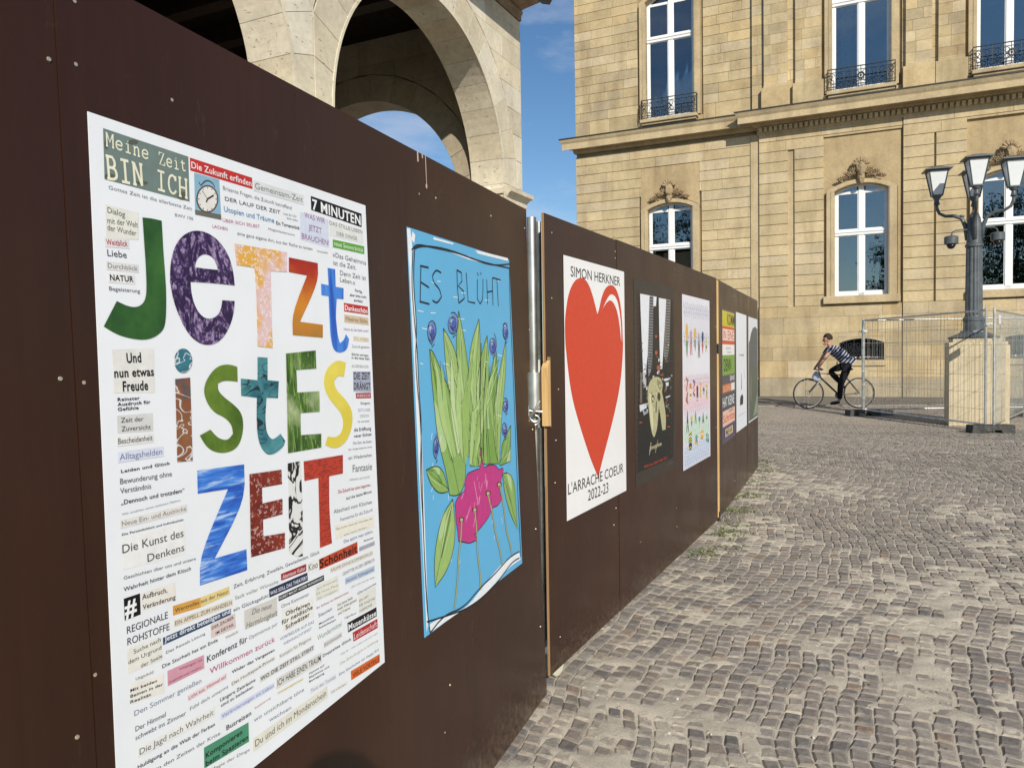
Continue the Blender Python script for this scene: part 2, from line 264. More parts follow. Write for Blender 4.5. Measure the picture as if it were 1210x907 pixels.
WORDS_TEXT=[
('Meine',-2.0656,1.7325,-0.024,0.0861,0.02,'f0ecd0',2,'',0,1.0),
('Zeit',-1.9601,1.7278,0.017,0.064,0.02,'f0ecd0',2,'',0,1.0),
('BIN',-2.0682,1.6821,0.028,0.0766,0.0343,'f0ecd0',2,'',0,1.0),
('ICH',-1.969,1.6852,-0.031,0.0738,0.0313,'f0ecd0',2,'',0,1.0),
('Gottes Zeit ist die allerbeste Zeit',-2.0641,1.6662,-0.017,0.1761,0.0057,'8c8f96',0,'',0,1.0),
('BWV 106',-1.9293,1.6463,0.004,0.0426,0.0052,'8c8f96',0,'',0,1.0),
('Die Zukunft erfinden',-1.8842,1.7382,-0.003,0.1609,0.0114,'f4eeee',1,'',0,1.0),
('Dialog',-2.0686,1.6292,-0.056,0.0332,0.0088,'6a665c',0,'',0,1.0),
('mit der Welt',-2.0696,1.613,0.033,0.0593,0.0088,'6a665c',0,'',0,1.0),
('der Wunder',-2.0704,1.602,-0.02,0.0556,0.0088,'6a665c',0,'',0,1.0),
('Weitblick',-2.0739,1.5792,0.062,0.0408,0.0087,'b03a40',1,'e9e6e6',0,1.0),
('Liebe',-2.073,1.5623,0.023,0.0366,0.0101,'4d5054',0,'',0,1.0),
('Durchblick',-2.0734,1.5442,0.01,0.057,0.0074,'75757a',0,'e6e4e0',0,1.0),
('NATUR',-2.0707,1.5253,0.018,0.0453,0.0088,'151515',2,'f0eeea',0,1.0),
('Begeisterung',-2.0734,1.5096,0.004,0.0597,0.0061,'65666a',0,'',0,1.0),
('LACHEN',-1.839,1.6405,0.009,0.0397,0.0056,'b5588a',0,'',0,1.0),
('Gemeinsam-Zeit',-1.7131,1.7354,0.009,0.1579,0.012,'7d8580',0,'dfe2e0',0,1.0),
('7 MINUTEN',-1.5202,1.7283,-0.02,0.2019,0.0222,'f8f8f8',2,'',0,1.0),
('Brisante Fragen, die Zukunft betreffend',-1.8059,1.7157,-0.007,0.209,0.007,'8a8d90',0,'',0,1.0),
('DER LAUF DER ZEIT',-1.8018,1.6963,0.011,0.1655,0.0073,'4f5256',0,'',0,1.0),
('Lass die Uhr',-1.6261,1.6995,0.023,0.0459,0.0044,'77797c',0,'',0,1.0),
('doch stehn',-1.6149,1.692,0.009,0.0377,0.0044,'77797c',0,'',0,1.0),
('Utopien und Träume',-1.8061,1.6755,0.009,0.148,0.0097,'5a8ab5',0.5,'',0,1.0),
('ÜBER SICH SELBST',-1.8114,1.6557,0.035,0.1069,0.0059,'c07a95',0,'',0,1.0),
('Ein Tortenstück',-1.6517,1.6748,0.017,0.0806,0.0069,'3a3a3a',1,'',0,1.0),
('Möglichkeitsräume',-1.6778,1.6601,-0.002,0.0872,0.0043,'707070',0,'',0,1.0),
('WAS WIR',-1.5518,1.7052,-0.016,0.078,0.0119,'9a5f8e',0,'',0,1.0),
('JETZT',-1.5387,1.6805,-0.019,0.0499,0.0119,'9a5f8e',0,'',0,1.0),
('BRAUCHEN!',-1.5653,1.6581,-0.021,0.1039,0.0119,'9a5f8e',0,'',0,1.0),
('DAS STILLE LEBEN',-1.4556,1.7048,-0.008,0.1431,0.0088,'86888a',0,'',0,1.0),
('DER DINGE',-1.4278,1.684,0.002,0.0898,0.0088,'86888a',0,'',0,1.0),
('neue Souveränität',-1.441,1.6595,-0.004,0.1293,0.0099,'eef6e8',0,'',0,1.0),
('»Das Geheimnis',-1.4491,1.6327,-0.03,0.1475,0.0108,'75787c',0,'',0,1.0),
('ist die Zeit.',-1.4482,1.614,-0.015,0.0992,0.0107,'75787c',0,'',0,1.0),
('Denn Zeit ist',-1.4209,1.593,-0.022,0.1159,0.0109,'75787c',0,'',0,1.0),
('Leben.«',-1.4222,1.5776,-0.037,0.0654,0.0108,'75787c',0,'',0,1.0),
('Fertig,',-1.3583,1.5593,-0.035,0.0329,0.006,'2a2a2a',1,'',0,1.0),
('aber bitte nicht',-1.3823,1.5469,-0.014,0.0752,0.006,'2a2a2a',1,'',0,1.0),
('perfekt!',-1.365,1.5357,-0.042,0.0394,0.006,'2a2a2a',1,'',0,1.0),
('Dankeschön',-1.4076,1.5125,-0.035,0.1022,0.0119,'ffffff',1,'',0,1.0),
('Meeres Stille',-1.4053,1.4884,-0.036,0.0977,0.0089,'8d7558',0,'',0,1.0),
('Hörst du die Stille noch?',-1.4161,1.465,-0.021,0.1115,0.0054,'8f5a90',0,'',0,1.0),
('eine ganz eigene Art, aus der Reihe zu tanzen',-1.7724,1.6369,0.001,0.2447,0.0064,'7d8083',0,'',0,1.0),
('Innenwelt',-1.5099,1.6362,0.009,0.0419,0.0046,'7d8083',0,'',0,1.0),
('STILL HÖREN',-1.3749,1.4431,-0.039,0.0683,0.0065,'b39a72',0,'efe6d4',0,1.0),
('Zukunft gestalten',-1.3838,1.4244,-0.022,0.0805,0.006,'8a8c90',0,'',0,1.0),
('Schritt und tanz',-1.3872,1.4063,-0.052,0.0773,0.0055,'2a2a2a',1,'',0,1.0),
('in die neue Zeit',-1.3879,1.398,-0.047,0.0822,0.0055,'2a2a2a',1,'',0,1.0),
('AUGENBLICKE',-1.3897,1.3775,-0.04,0.0773,0.0065,'999c9c',0,'',0,1.0),
('DIE ZEIT',-1.3822,1.3489,-0.035,0.0751,0.016,'2b2c34',1,'',0,1.0),
('DRÄNGT',-1.3843,1.3245,-0.047,0.0769,0.0159,'2b2c34',1,'',0,1.0),
('SPURENSUCHE',-1.373,1.3052,-0.041,0.0621,0.007,'e8d8d8',1,'',0,1.0),
('Zeitgeist',-1.3587,1.2875,-0.055,0.0462,0.0055,'333333',0,'',0,1.0),
('ZEITLOSES',-1.3714,1.2706,-0.048,0.0574,0.0065,'a5a8b8',0,'',0,1.0),
('DESIGN',-1.3633,1.256,-0.046,0.0421,0.0065,'a5a8b8',0,'',0,1.0),
('Hin und weiter',-1.3737,1.2445,-0.051,0.0544,0.0045,'444444',0,'',0,1.0),
('die Eröffnung',-1.3921,1.2246,-0.047,0.0788,0.0084,'3a3a40',1,'',0,1.0),
('neuer Sichten',-1.3933,1.2105,-0.043,0.0807,0.0074,'3a3a40',1,'',0,1.0),
('Die Zeit, die bleibt',-1.3992,1.195,-0.061,0.0852,0.0059,'666a70',0,'',0,1.0),
('Der richtige Zeitpunkt wartet',-1.4209,1.183,-0.051,0.1078,0.0039,'555555',0,'',0,1.0),
('ein Wiedersehen',-1.4228,1.1615,-0.056,0.1057,0.0083,'6a6d72',0,'',0,1.0),
('Fantasie',-1.4067,1.1297,-0.074,0.0888,0.0168,'5b5e64',0,'',0,1.0),
('NIEMAND LACHT JETZT',-1.4218,1.1116,-0.078,0.0933,0.0044,'888a90',0,'',0,1.0),
('Die Zukunft hat schon begonnen...',-1.4723,1.0909,-0.048,0.1488,0.0073,'a8474c',1,'',0,1.0),
('Auf die letzte Minute',-1.4413,1.0701,-0.025,0.1161,0.0068,'3a3a3c',0.5,'',0,1.0),
('Abschied vom Klischee',-1.494,1.0489,-0.05,0.1677,0.0091,'6c6f73',0,'',0,1.0),
('Festwärme für die Zukunft',-1.469,1.0263,-0.036,0.1451,0.0075,'7c7f83',0,'',0,1.0),
('Das ist für mich der Vorreiter der',-1.4886,1.0106,-0.053,0.1631,0.0037,'77736a',0,'',0,1.0),
('einer neuen Denkart',-1.4573,0.9901,-0.036,0.1024,0.0037,'77736a',0,'',0,1.0),
('Das spürt man sofort.',-1.4587,0.9735,-0.036,0.1318,0.0075,'5c6f8a',0,'',0,1.0),
('Zauberhaft',-1.3717,0.9564,-0.058,0.0451,0.0038,'333333',1,'',0,1.0),
('Und',-2.0476,1.3978,0.033,0.029,0.015,'151515',2,'',0,1.0),
('nun etwas',-2.0728,1.3756,0.007,0.0787,0.0136,'151515',2,'',0,1.0),
('Freude',-2.0581,1.3537,-0.001,0.0503,0.015,'151515',2,'',0,1.0),
('Reinster',-2.0692,1.3389,0.002,0.043,0.0051,'2a2a2a',1.5,'',0,1.0),
('Ausdruck für',-2.0697,1.3313,0.002,0.0649,0.0051,'2a2a2a',1.5,'',0,1.0),
('Gefühle',-2.0698,1.3237,0.003,0.0404,0.005,'2a2a2a',1.5,'',0,1.0),
('Zeit der',-2.065,1.3052,-0.025,0.0442,0.0074,'4c4d50',0,'',0,1.0),
('Zuversicht',-2.0651,1.2919,-0.039,0.0583,0.0075,'4c4d50',0,'',0,1.0),
('Bescheidenheit',-2.0725,1.2726,-0.022,0.068,0.0088,'46484a',0.6,'eeece8',0,1.0),
('Alltagshelden',-2.0713,1.2475,-0.018,0.0855,0.0096,'6f78a0',0,'dfe2f0',0,1.0),
('Leiden und Glück',-2.0702,1.2276,-0.006,0.1004,0.0048,'3e4044',1.3,'',0,1.0),
('Bewunderung ohne',-2.0731,1.2105,-0.034,0.1057,0.0085,'606468',0,'',0,1.0),
('Verständnis',-2.0741,1.196,-0.034,0.0613,0.0084,'606468',0,'',0,1.0),
('„Dennoch und trotzdem“',-2.0736,1.1785,-0.023,0.1324,0.0069,'3c3f44',0.8,'',0,1.0),
('Wir erzählen einen zeitlosen Mythos',-2.0731,1.1619,0.002,0.1215,0.0034,'a0a3a5',0,'',0,1.0),
('Neue Ein- und Ausblicke',-2.0742,1.145,-0.012,0.1347,0.0075,'7f7d7c',0,'e9e5df',0,1.0),
('Die Persönlichkeit und Individualität',-2.0751,1.1308,-0.023,0.1285,0.0034,'46484a',0.8,'',0,1.0),
('Die Kunst des',-2.076,1.1033,-0.02,0.1274,0.0131,'45484c',0,'',0,1.0),
('Denkens',-2.0282,1.0776,-0.012,0.0799,0.0122,'45484c',0,'',0,1.0),
('Geschichten über uns und unsere',-2.0764,1.0625,-0.055,0.1533,0.0052,'6e7174',0,'',0,1.0),
('Wahrheit hinter dem Kitsch',-2.0776,1.0443,-0.034,0.142,0.0063,'3d4044',0.6,'',0,1.0),
('#',-2.078,1.0033,-0.026,0.0233,0.0261,'f5f5f5',2,'',0,1.0),
('Aufbruch,',-2.0429,1.0211,-0.069,0.0524,0.008,'2a2a2a',1,'',0,1.0),
('Veränderung',-2.0432,1.0053,-0.06,0.0696,0.0074,'2a2a2a',1,'',0,1.0),
('Wertvolles aus der Natur',-1.9765,0.9786,-0.043,0.1301,0.0068,'4a4030',0,'',0,1.0),
('EIN APPELL ZUM HANDELN',-1.9778,0.9577,-0.053,0.1388,0.0067,'6a5f4c',0,'e6dcc8',0,1.0),
('REGIONALE',-2.0757,0.9775,-0.031,0.0834,0.011,'3a3e42',0,'',0,1.0),
('ROHSTOFFE',-2.0762,0.9595,-0.054,0.086,0.011,'3a3e42',0,'',0,1.0),
('Jetzt direkt beteiligen und',-2.002,0.9386,-0.017,0.1575,0.008,'f2f4f6',1,'',0,1.0),
('Zeit, Erfahrung, Zweifeln, Gewissheiten, Glück',-1.8324,0.977,-0.011,0.2765,0.0071,'55585c',0,'',0,1.0),
('Sack voller Wünsche',-1.8302,0.9554,-0.037,0.1282,0.0068,'85957a',0,'',0,1.0),
('ein Glücksgefühl',-1.8356,0.9349,-0.033,0.1003,0.0067,'50545a',0,'',0,1.0),
('Abenteuer Kultur',-1.6879,0.9546,-0.028,0.078,0.008,'eed8d8',1,'',0,1.0),
('WAS SOLL DAS THEATER?!',-1.7286,0.9334,-0.017,0.1233,0.0072,'e8eaf0',1,'',0,1.0),
('KUNST MACHT AUGEN WUNDERWEIT',-1.7007,0.9164,-0.011,0.1548,0.0052,'e8e8ec',1,'',0,1.0),
('Kino',-1.5984,0.9459,-0.015,0.0334,0.0143,'444648',0.4,'f0efe8',0,1.0),
('Schönheit',-1.5573,0.9414,-0.013,0.1534,0.0184,'1c1412',1.6,'',0,1.0),
('BERÜHMTHEIT',-1.3918,0.9398,-0.021,0.069,0.006,'8d8f94',0,'b9bcc2',0,1.0),
('RÄUME OHNE KOMMERZIELLES',-1.5161,0.9223,-0.031,0.1828,0.0066,'8a857a',0,'e8e3d8',0,1.0),
('GEWITTER IN DEN ÜBERBLICK',-1.4687,0.9004,-0.019,0.1439,0.0075,'6c6f72',0,'',0,1.0),
('Hausener Schlossgeister',-1.4568,0.8814,-0.04,0.1259,0.0067,'51657f',0.4,'b9c7da',0,1.6),
('...aber nicht wird der Süden',-1.4417,0.8633,-0.058,0.1134,0.0042,'8f9296',0,'',0,1.0),
('Glanzstücke',-1.4111,0.8387,0.002,0.0879,0.0059,'4d5872',0,'',0,1.0),
('Im Kleinen',-1.5709,0.8976,-0.018,0.0762,0.0047,'9aa089',0,'',0,1.0),
('ist noch Platz',-1.575,0.888,-0.056,0.0866,0.0047,'9aa089',0,'',0,1.0),
('für Utopien',-1.5727,0.8764,-0.04,0.0761,0.0046,'9aa089',0,'',0,1.0),
('Ein Schloss mit Geheimnissen',-1.5762,0.8573,-0.019,0.1278,0.0043,'b04a50',0.6,'',0,1.0),
('Staunen',-1.5712,0.8374,-0.006,0.0522,0.0077,'55627e',0,'',0,1.0),
('Menschliche',-1.5706,0.8205,-0.022,0.0572,0.0042,'2d2d2d',1,'',0,1.0),
('Schönheiten',-1.5713,0.8121,-0.041,0.0657,0.0042,'2d2d2d',1,'',0,1.0),
('Die beste Stadt',-1.4961,0.8379,-0.018,0.0637,0.0048,'333333',1,'efede6',0,1.0),
('bester Süden geniesst',-1.4968,0.8288,-0.029,0.0816,0.0048,'333333',1,'efede6',0,1.0),
('und Träume',-1.4963,0.8185,-0.029,0.0506,0.0048,'333333',1,'efede6',0,1.0),
('EIN ORT',-1.4047,0.8198,-0.037,0.0432,0.0054,'6b6b6b',0,'',0,1.0),
('FÜR TANZ UND',-1.4058,0.8082,-0.051,0.0753,0.0055,'6b6b6b',0,'',0,1.0),
('HARMONIE',-1.4045,0.795,-0.033,0.0576,0.0055,'6b6b6b',0,'',0,1.0),
('Lagerfeuer',-1.4698,0.8008,-0.085,0.052,0.0049,'6a6a6a',0,'',0,1.0),
('Musenküsse',-1.4559,0.7692,-0.046,0.1261,0.0133,'f3f3f3',1.4,'',0,1.0),
('Leidenschaft',-1.4345,0.7398,-0.035,0.1054,0.0137,'ecc8c8',1,'',0,1.0),
('Die neue',-1.7858,0.9132,-0.091,0.0579,0.0104,'77736c',0,'',0.3,1.0),
('Harmlosigkeit',-1.804,0.8929,-0.051,0.0927,0.0104,'77736c',0,'',0.3,1.0),
('Ohne Kommentar',-1.6964,0.8971,-0.02,0.0953,0.0071,'76797d',0,'',0,1.0),
('Ohrfeigen',-1.6841,0.8773,-0.046,0.0834,0.0087,'222222',1.6,'',0,1.0),
('für neidische',-1.6978,0.8641,-0.011,0.1067,0.0087,'222222',1.6,'',0,1.0),
('Schwätzer',-1.6862,0.8502,0.015,0.0837,0.0087,'222222',1.6,'',0,1.0),
('VORFREUDE AUF DAS',-1.7063,0.8344,-0.025,0.1177,0.0063,'7d8a9c',0,'',0,1.0),
('WEIHNACHTSFEST',-1.6961,0.8212,-0.013,0.098,0.0055,'7d8a9c',0,'',0,1.0),
('Konzert für Pinguine',-1.709,0.8012,-0.008,0.1071,0.0063,'6c6e70',0,'efede8',0,1.0),
('Wundermittel',-1.5792,0.7893,0.003,0.0953,0.011,'92a08c',0,'',0,1.0),
('Kirchmusik',-1.5538,0.7673,-0.004,0.0681,0.0068,'6d6d6d',0,'dedcd8',0,1.0),
('Doppeltes Glück',-1.5622,0.7469,-0.027,0.1155,0.006,'3a3a3a',1.2,'',0,1.0),
('Optimismus pur',-1.7975,0.8692,-0.008,0.0864,0.0067,'85888c',0,'',0,1.0),
('Konferenz für',-1.9091,0.8684,-0.003,0.1065,0.0111,'34373c',0.8,'',0,1.0),
('Willkommen zurück',-1.9045,0.8459,-0.038,0.1832,0.0101,'b85a84',0.2,'',0,1.0),
('Wider das Vergessen',-1.8486,0.8243,-0.029,0.124,0.0056,'3a3a3a',1.2,'',0,1.0),
('Das Huckepack-Prinzip',-1.8502,0.8034,0.012,0.1243,0.0056,'4a4a4c',0.3,'f0eee8',0,1.0),
('WO DIE ZEIT STILL STEHT',-1.7705,0.7791,-0.014,0.176,0.007,'2c2c2e',1.4,'dddbd8',0,1.0),
('ICH HABE EINEN TRAUM',-1.7206,0.7482,-0.039,0.15,0.0127,'333335',0.6,'e4e2dc',0,1.0),
('Hymne auf',-1.6147,0.7293,-0.054,0.056,0.0041,'222222',1,'',0,1.0),
('Rhythmus und',-1.6154,0.7208,-0.062,0.0747,0.0041,'222222',1,'',0,1.0),
('Bewegung',-1.6161,0.7124,-0.057,0.056,0.0041,'222222',1,'',0,1.0),
('Tanz der Tannen',-1.6123,0.6896,-0.072,0.0943,0.0066,'848b98',0,'e6e8ec',0,1.0),
('Und außerdem...',-1.5383,0.6561,-0.078,0.0654,0.0047,'808080',0,'ecebe4',0,1.0),
('alles da – mein Leben und noch mehr',-1.4934,0.7253,-0.051,0.1674,0.0036,'8a8c90',0,'',0,1.0),
('Die Zukunft geht in Erfüllung',-1.4975,0.7046,-0.039,0.1698,0.0054,'a8ab88',0,'',0.3,1.0),
('Eine Geschichte mit Happy End',-1.5026,0.6818,-0.044,0.1766,0.0058,'5c6c84',0,'',0,1.0),
('VIELE VORTEILE',-1.4478,0.6552,-0.061,0.1223,0.01,'5a2c18',0.8,'',0,1.0),
('Du und ich im Mondenschein',-1.795,0.6614,-0.007,0.2381,0.0132,'5e5c58',0,'e9e5d6',0,1.3),
('wo unsichtbare töne',-1.7957,0.71,-0.043,0.1604,0.0076,'7e8894',0,'',0,1.0),
('wachsen',-1.7511,0.6899,-0.073,0.0698,0.0076,'7e8894',0,'',0,1.0),
('Veränderungen im Leben',-1.8807,0.7564,-0.03,0.1483,0.0061,'8088b5',0,'d9ddef',0,1.0),
('Längere Zeiträume',-1.8819,0.7869,-0.018,0.0964,0.0063,'48484a',0.7,'',0,1.0),
('sind zu bedenken',-1.8807,0.7765,-0.015,0.0877,0.0056,'48484a',0.7,'',0,1.0),
('Busreisen',-1.8701,0.7292,-0.031,0.0679,0.0084,'3d4048',1,'',0,1.0),
('Komponieren',-1.9243,0.705,-0.016,0.0951,0.0089,'16261e',1.5,'',0,1.0),
('beim Spazieren',-1.9253,0.6911,-0.042,0.1112,0.0089,'16261e',1.5,'',0,1.0),
('Magie der Dinge',-1.9135,0.6763,-0.131,0.1028,0.0055,'8f8c86',0,'',0,1.0),
('Der Himmel',-2.0703,0.8211,-0.06,0.062,0.0079,'707478',0,'',0,1.0),
('schwebt ins Zimmer',-2.0712,0.8077,-0.07,0.1069,0.0074,'707478',0,'',0,1.0),
('Die Jagd nach Wahrheit',-2.0646,0.7811,-0.055,0.1642,0.0095,'5d6064',0,'f0eee8',0,1.0),
('Huldigung an die Welt der Farben',-2.0698,0.7609,-0.058,0.1718,0.0063,'404347',0.6,'',0,1.0),
('Liebe in den Zeiten der Krise',-2.0711,0.7422,-0.071,0.1854,0.0064,'6c6f73',0,'',0,1.0),
('Den Sommer genießen',-2.0705,0.8457,-0.043,0.1453,0.0082,'848ca0',0,'',0,1.0),
('Mit beiden',-2.0756,0.8859,-0.105,0.0535,0.0045,'222222',1.5,'',0,1.0),
('Beinen in der',-2.0762,0.877,-0.109,0.0665,0.0046,'222222',1.5,'',0,1.0),
('Realität',-2.0768,0.8684,-0.115,0.0415,0.0045,'222222',1.5,'',0,1.0),
('Ungeduld',-2.0641,0.8998,-0.063,0.035,0.0042,'55585c',0,'f0efec',0,1.0),
('Weniger ist',-1.9742,0.8797,-0.065,0.054,0.0042,'8a4a5c',0,'',0,1.0),
('manchmal mehr.',-1.9977,0.8676,-0.04,0.0766,0.0042,'8a4a5c',0,'',0,1.0),
('Licht aus, Himmel an!',-1.9563,0.8225,0.011,0.0917,0.006,'b04a5c',0.8,'f0dfe0',0,1.0),
('Fühl dich umarmt',-1.9545,0.803,-0.001,0.095,0.006,'7c8086',0,'',0,1.0),
('Suche nach',-2.065,0.9419,0.009,0.0551,0.0067,'4a4a46',0,'',0,1.0),
('dem Urgrund',-2.0763,0.9297,-0.004,0.0667,0.0067,'4a4a46',0,'',0,1.0),
('der Seele',-2.0528,0.9153,-0.0,0.0442,0.0061,'4a4a46',0,'',0,1.0),
('Des Rätsels Lösung',-2.0001,0.9179,0.008,0.0899,0.0045,'6d7074',0,'',0,1.0),
('Die Sturheit hat ein Ende',-2.0098,0.8975,-0.012,0.1295,0.0059,'3c4044',0.4,'',0,1.0),
('DER ZAUBER',-1.8932,0.9214,0.016,0.0571,0.0052,'55403e',1,'',0,1.0),
('IM DETAIL',-1.8843,0.9089,0.016,0.0483,0.0052,'55403e',1,'',0,1.0),
('Waldluft',-1.8605,0.8931,-0.001,0.0338,0.0042,'55585c',0,'f0f0ee',0,1.0),
('Realisierung',-1.79,0.7329,0.013,0.0465,0.0033,'b0585c',0,'',0,1.0),
('Orientierungsvoll leben',-1.7205,0.7326,-0.061,0.0838,0.0031,'a89a68',0,'efe9cc',0,1.0),
]
WORDS_SHAPES=[
('74847e',1,((-2.0679,1.7581),(-1.8901,1.7563),(-1.8927,1.6774),(-2.0703,1.6797))),
('5d5f50',2,((-2.0506,1.6881),(-2.0528,1.6849),(-2.058,1.6822),(-2.0642,1.6809),(-2.0691,1.6815),(-2.0708,1.6838),(-2.0687,1.687),(-2.0636,1.6897),(-2.0574,1.6911),(-2.0524,1.6905))),
('5d5f50',2,((-2.0,1.754),(-2.0023,1.751),(-2.0079,1.7481),(-2.0146,1.7464),(-2.0199,1.7465),(-2.0218,1.7485),(-2.0196,1.7514),(-2.0141,1.7543),(-2.0074,1.756),(-2.002,1.7559))),
('5d5f50',2,((-2.0595,1.7357),(-2.0606,1.7306),(-2.0628,1.727),(-2.0653,1.7264),(-2.0671,1.729),(-2.0675,1.7337),(-2.0664,1.7387),(-2.0642,1.7423),(-2.0617,1.7429),(-2.0599,1.7404))),
('5d5f50',2,((-1.9845,1.6916),(-1.9872,1.689),(-1.994,1.6863),(-2.0023,1.6847),(-2.0088,1.6846),(-2.0111,1.6862),(-2.0085,1.6887),(-2.0018,1.6913),(-1.9936,1.693),(-1.9869,1.6931))),
('5d5f50',2,((-1.8965,1.6871),(-1.8993,1.6822),(-1.9059,1.6783),(-1.9137,1.6769),(-1.9198,1.6784),(-1.9218,1.6824),(-1.9192,1.6872),(-1.9127,1.6911),(-1.9049,1.6926),(-1.8987,1.6911))),
('c8322e',1,((-1.8865,1.7557),(-1.7202,1.7552),(-1.7206,1.7331),(-1.8871,1.7331))),
('8fb7cc',1,((-1.878,1.7313),(-1.8144,1.732),(-1.8142,1.6584),(-1.8807,1.6573))),
('6f6a60',2,((-1.8811,1.6655),(-1.8146,1.6678),(-1.8142,1.6584),(-1.8807,1.6573))),
('55504c',2,((-1.8182,1.6959),(-1.8253,1.679),(-1.8411,1.6667),(-1.8595,1.6636),(-1.8733,1.6706),(-1.8776,1.685),(-1.8711,1.7013),(-1.8558,1.7138),(-1.8374,1.7175),(-1.8229,1.7107))),
('ece6de',3,((-1.8222,1.6952),(-1.8283,1.6803),(-1.8421,1.6694),(-1.8581,1.6667),(-1.8701,1.673),(-1.8739,1.6857),(-1.8682,1.7001),(-1.8549,1.711),(-1.8388,1.7142),(-1.8263,1.7082))),
('eceadf',1,((-2.0717,1.6418),(-2.0079,1.6387),(-2.0104,1.5953),(-2.0743,1.59))),
('151515',1,((-1.524,1.7568),(-1.3111,1.7531),(-1.314,1.7195),(-1.525,1.7261))),
('d9e0ee',1,((-1.568,1.7148),(-1.4589,1.7146),(-1.4626,1.6512),(-1.5706,1.6552))),
('e9e9e4',1,((-1.4548,1.7143),(-1.3098,1.7131),(-1.3098,1.6803),(-1.456,1.68))),
('62a83a',1,((-1.4449,1.6726),(-1.3054,1.6743),(-1.3062,1.6546),(-1.4456,1.6542))),
('c42d26',1,((-1.4106,1.5291),(-1.301,1.5259),(-1.3009,1.5055),(-1.4106,1.5089))),
('d9c2a4',1,((-1.4112,1.5017),(-1.3015,1.4984),(-1.3012,1.4796),(-1.4119,1.4834))),
('a9adc0',1,((-1.3842,1.3676),(-1.3034,1.3656),(-1.305,1.3146),(-1.3865,1.3197))),
('a3343a',1,((-1.3768,1.3158),(-1.3061,1.3131),(-1.3064,1.2994),(-1.3761,1.3025))),
('efeadb',1,((-1.4907,1.0208),(-1.3189,1.0112),(-1.3191,0.9803),(-1.4904,0.9899))),
('ebe8e2',1,((-2.0739,1.4187),(-1.991,1.4205),(-1.9938,1.3484),(-2.0752,1.3519))),
('dcdad7',1,((-2.0715,1.3165),(-2.0006,1.3154),(-2.0017,1.2856),(-2.0726,1.2893))),
('f1f0ec',1,((-2.0744,1.127),(-1.9442,1.1224),(-1.9455,1.0699),(-2.0764,1.0777))),
('101010',1,((-2.078,1.0333),(-2.0463,1.0324),(-2.0472,0.9989),(-2.0783,0.9993))),
('eee8de',1,((-2.0439,1.032),(-1.973,1.0288),(-1.9722,1.0001),(-2.0441,1.0035))),
('dba24a',1,((-1.9803,0.9912),(-1.9163,0.9861),(-1.9167,0.969),(-1.9807,0.9752))),
('e6cf8c',1,((-1.9163,0.9861),(-1.8433,0.9846),(-1.843,0.9697),(-1.9167,0.969))),
('3a506e',1,((-2.0051,0.9464),(-1.8418,0.9433),(-1.8426,0.932),(-2.0052,0.9343))),
('a02c32',1,((-1.6922,0.9659),(-1.6058,0.9639),(-1.6064,0.9488),(-1.6922,0.9522))),
('26324e',1,((-1.7314,0.9463),(-1.6029,0.9448),(-1.6024,0.9275),(-1.7311,0.9296))),
('18181c',1,((-1.7035,0.9238),(-1.5432,0.923),(-1.5428,0.9111),(-1.7032,0.9136))),
('c0492c',1,((-1.559,0.9613),(-1.4002,0.9631),(-1.4002,0.9355),(-1.5589,0.9379))),
('e8e6da',1,((-1.5774,0.908),(-1.4887,0.9076),(-1.4875,0.8698),(-1.5775,0.8748))),
('e6e4dc',1,((-1.4064,0.8373),(-1.3261,0.8353),(-1.3278,0.7871),(-1.4072,0.7916))),
('141414',1,((-1.4589,0.7876),(-1.3265,0.7831),(-1.3268,0.7602),(-1.4578,0.7649))),
('b52c2c',1,((-1.4388,0.7583),(-1.3247,0.7535),(-1.3249,0.7308),(-1.4373,0.7363))),
('d7d3cb',1,((-1.8068,0.9277),(-1.7086,0.9237),(-1.7097,0.8865),(-1.8079,0.8913))),
('f0eee6',1,((-1.6967,0.8933),(-1.5879,0.8845),(-1.5868,0.8455),(-1.696,0.8465))),
('d8692c',1,((-1.4546,0.673),(-1.3214,0.6641),(-1.3223,0.6435),(-1.454,0.6514))),
('4f9474',1,((-1.927,0.7252),(-1.8102,0.7167),(-1.8113,0.6802),(-1.9287,0.6891))),
('f0ebe0',1,((-2.0756,0.8975),(-2.0075,0.8886),(-2.0085,0.8569),(-2.0758,0.8671))),
('d79cac',1,((-1.9992,0.8892),(-1.9155,0.8846),(-1.9162,0.8609),(-2.0001,0.864))),
('eeebe0',1,((-2.0773,0.9544),(-2.0094,0.9502),(-2.0088,0.9116),(-2.078,0.9158))),
('e0cdc8',1,((-1.8958,0.931),(-1.8317,0.931),(-1.8311,0.9037),(-1.8957,0.9067))),
]
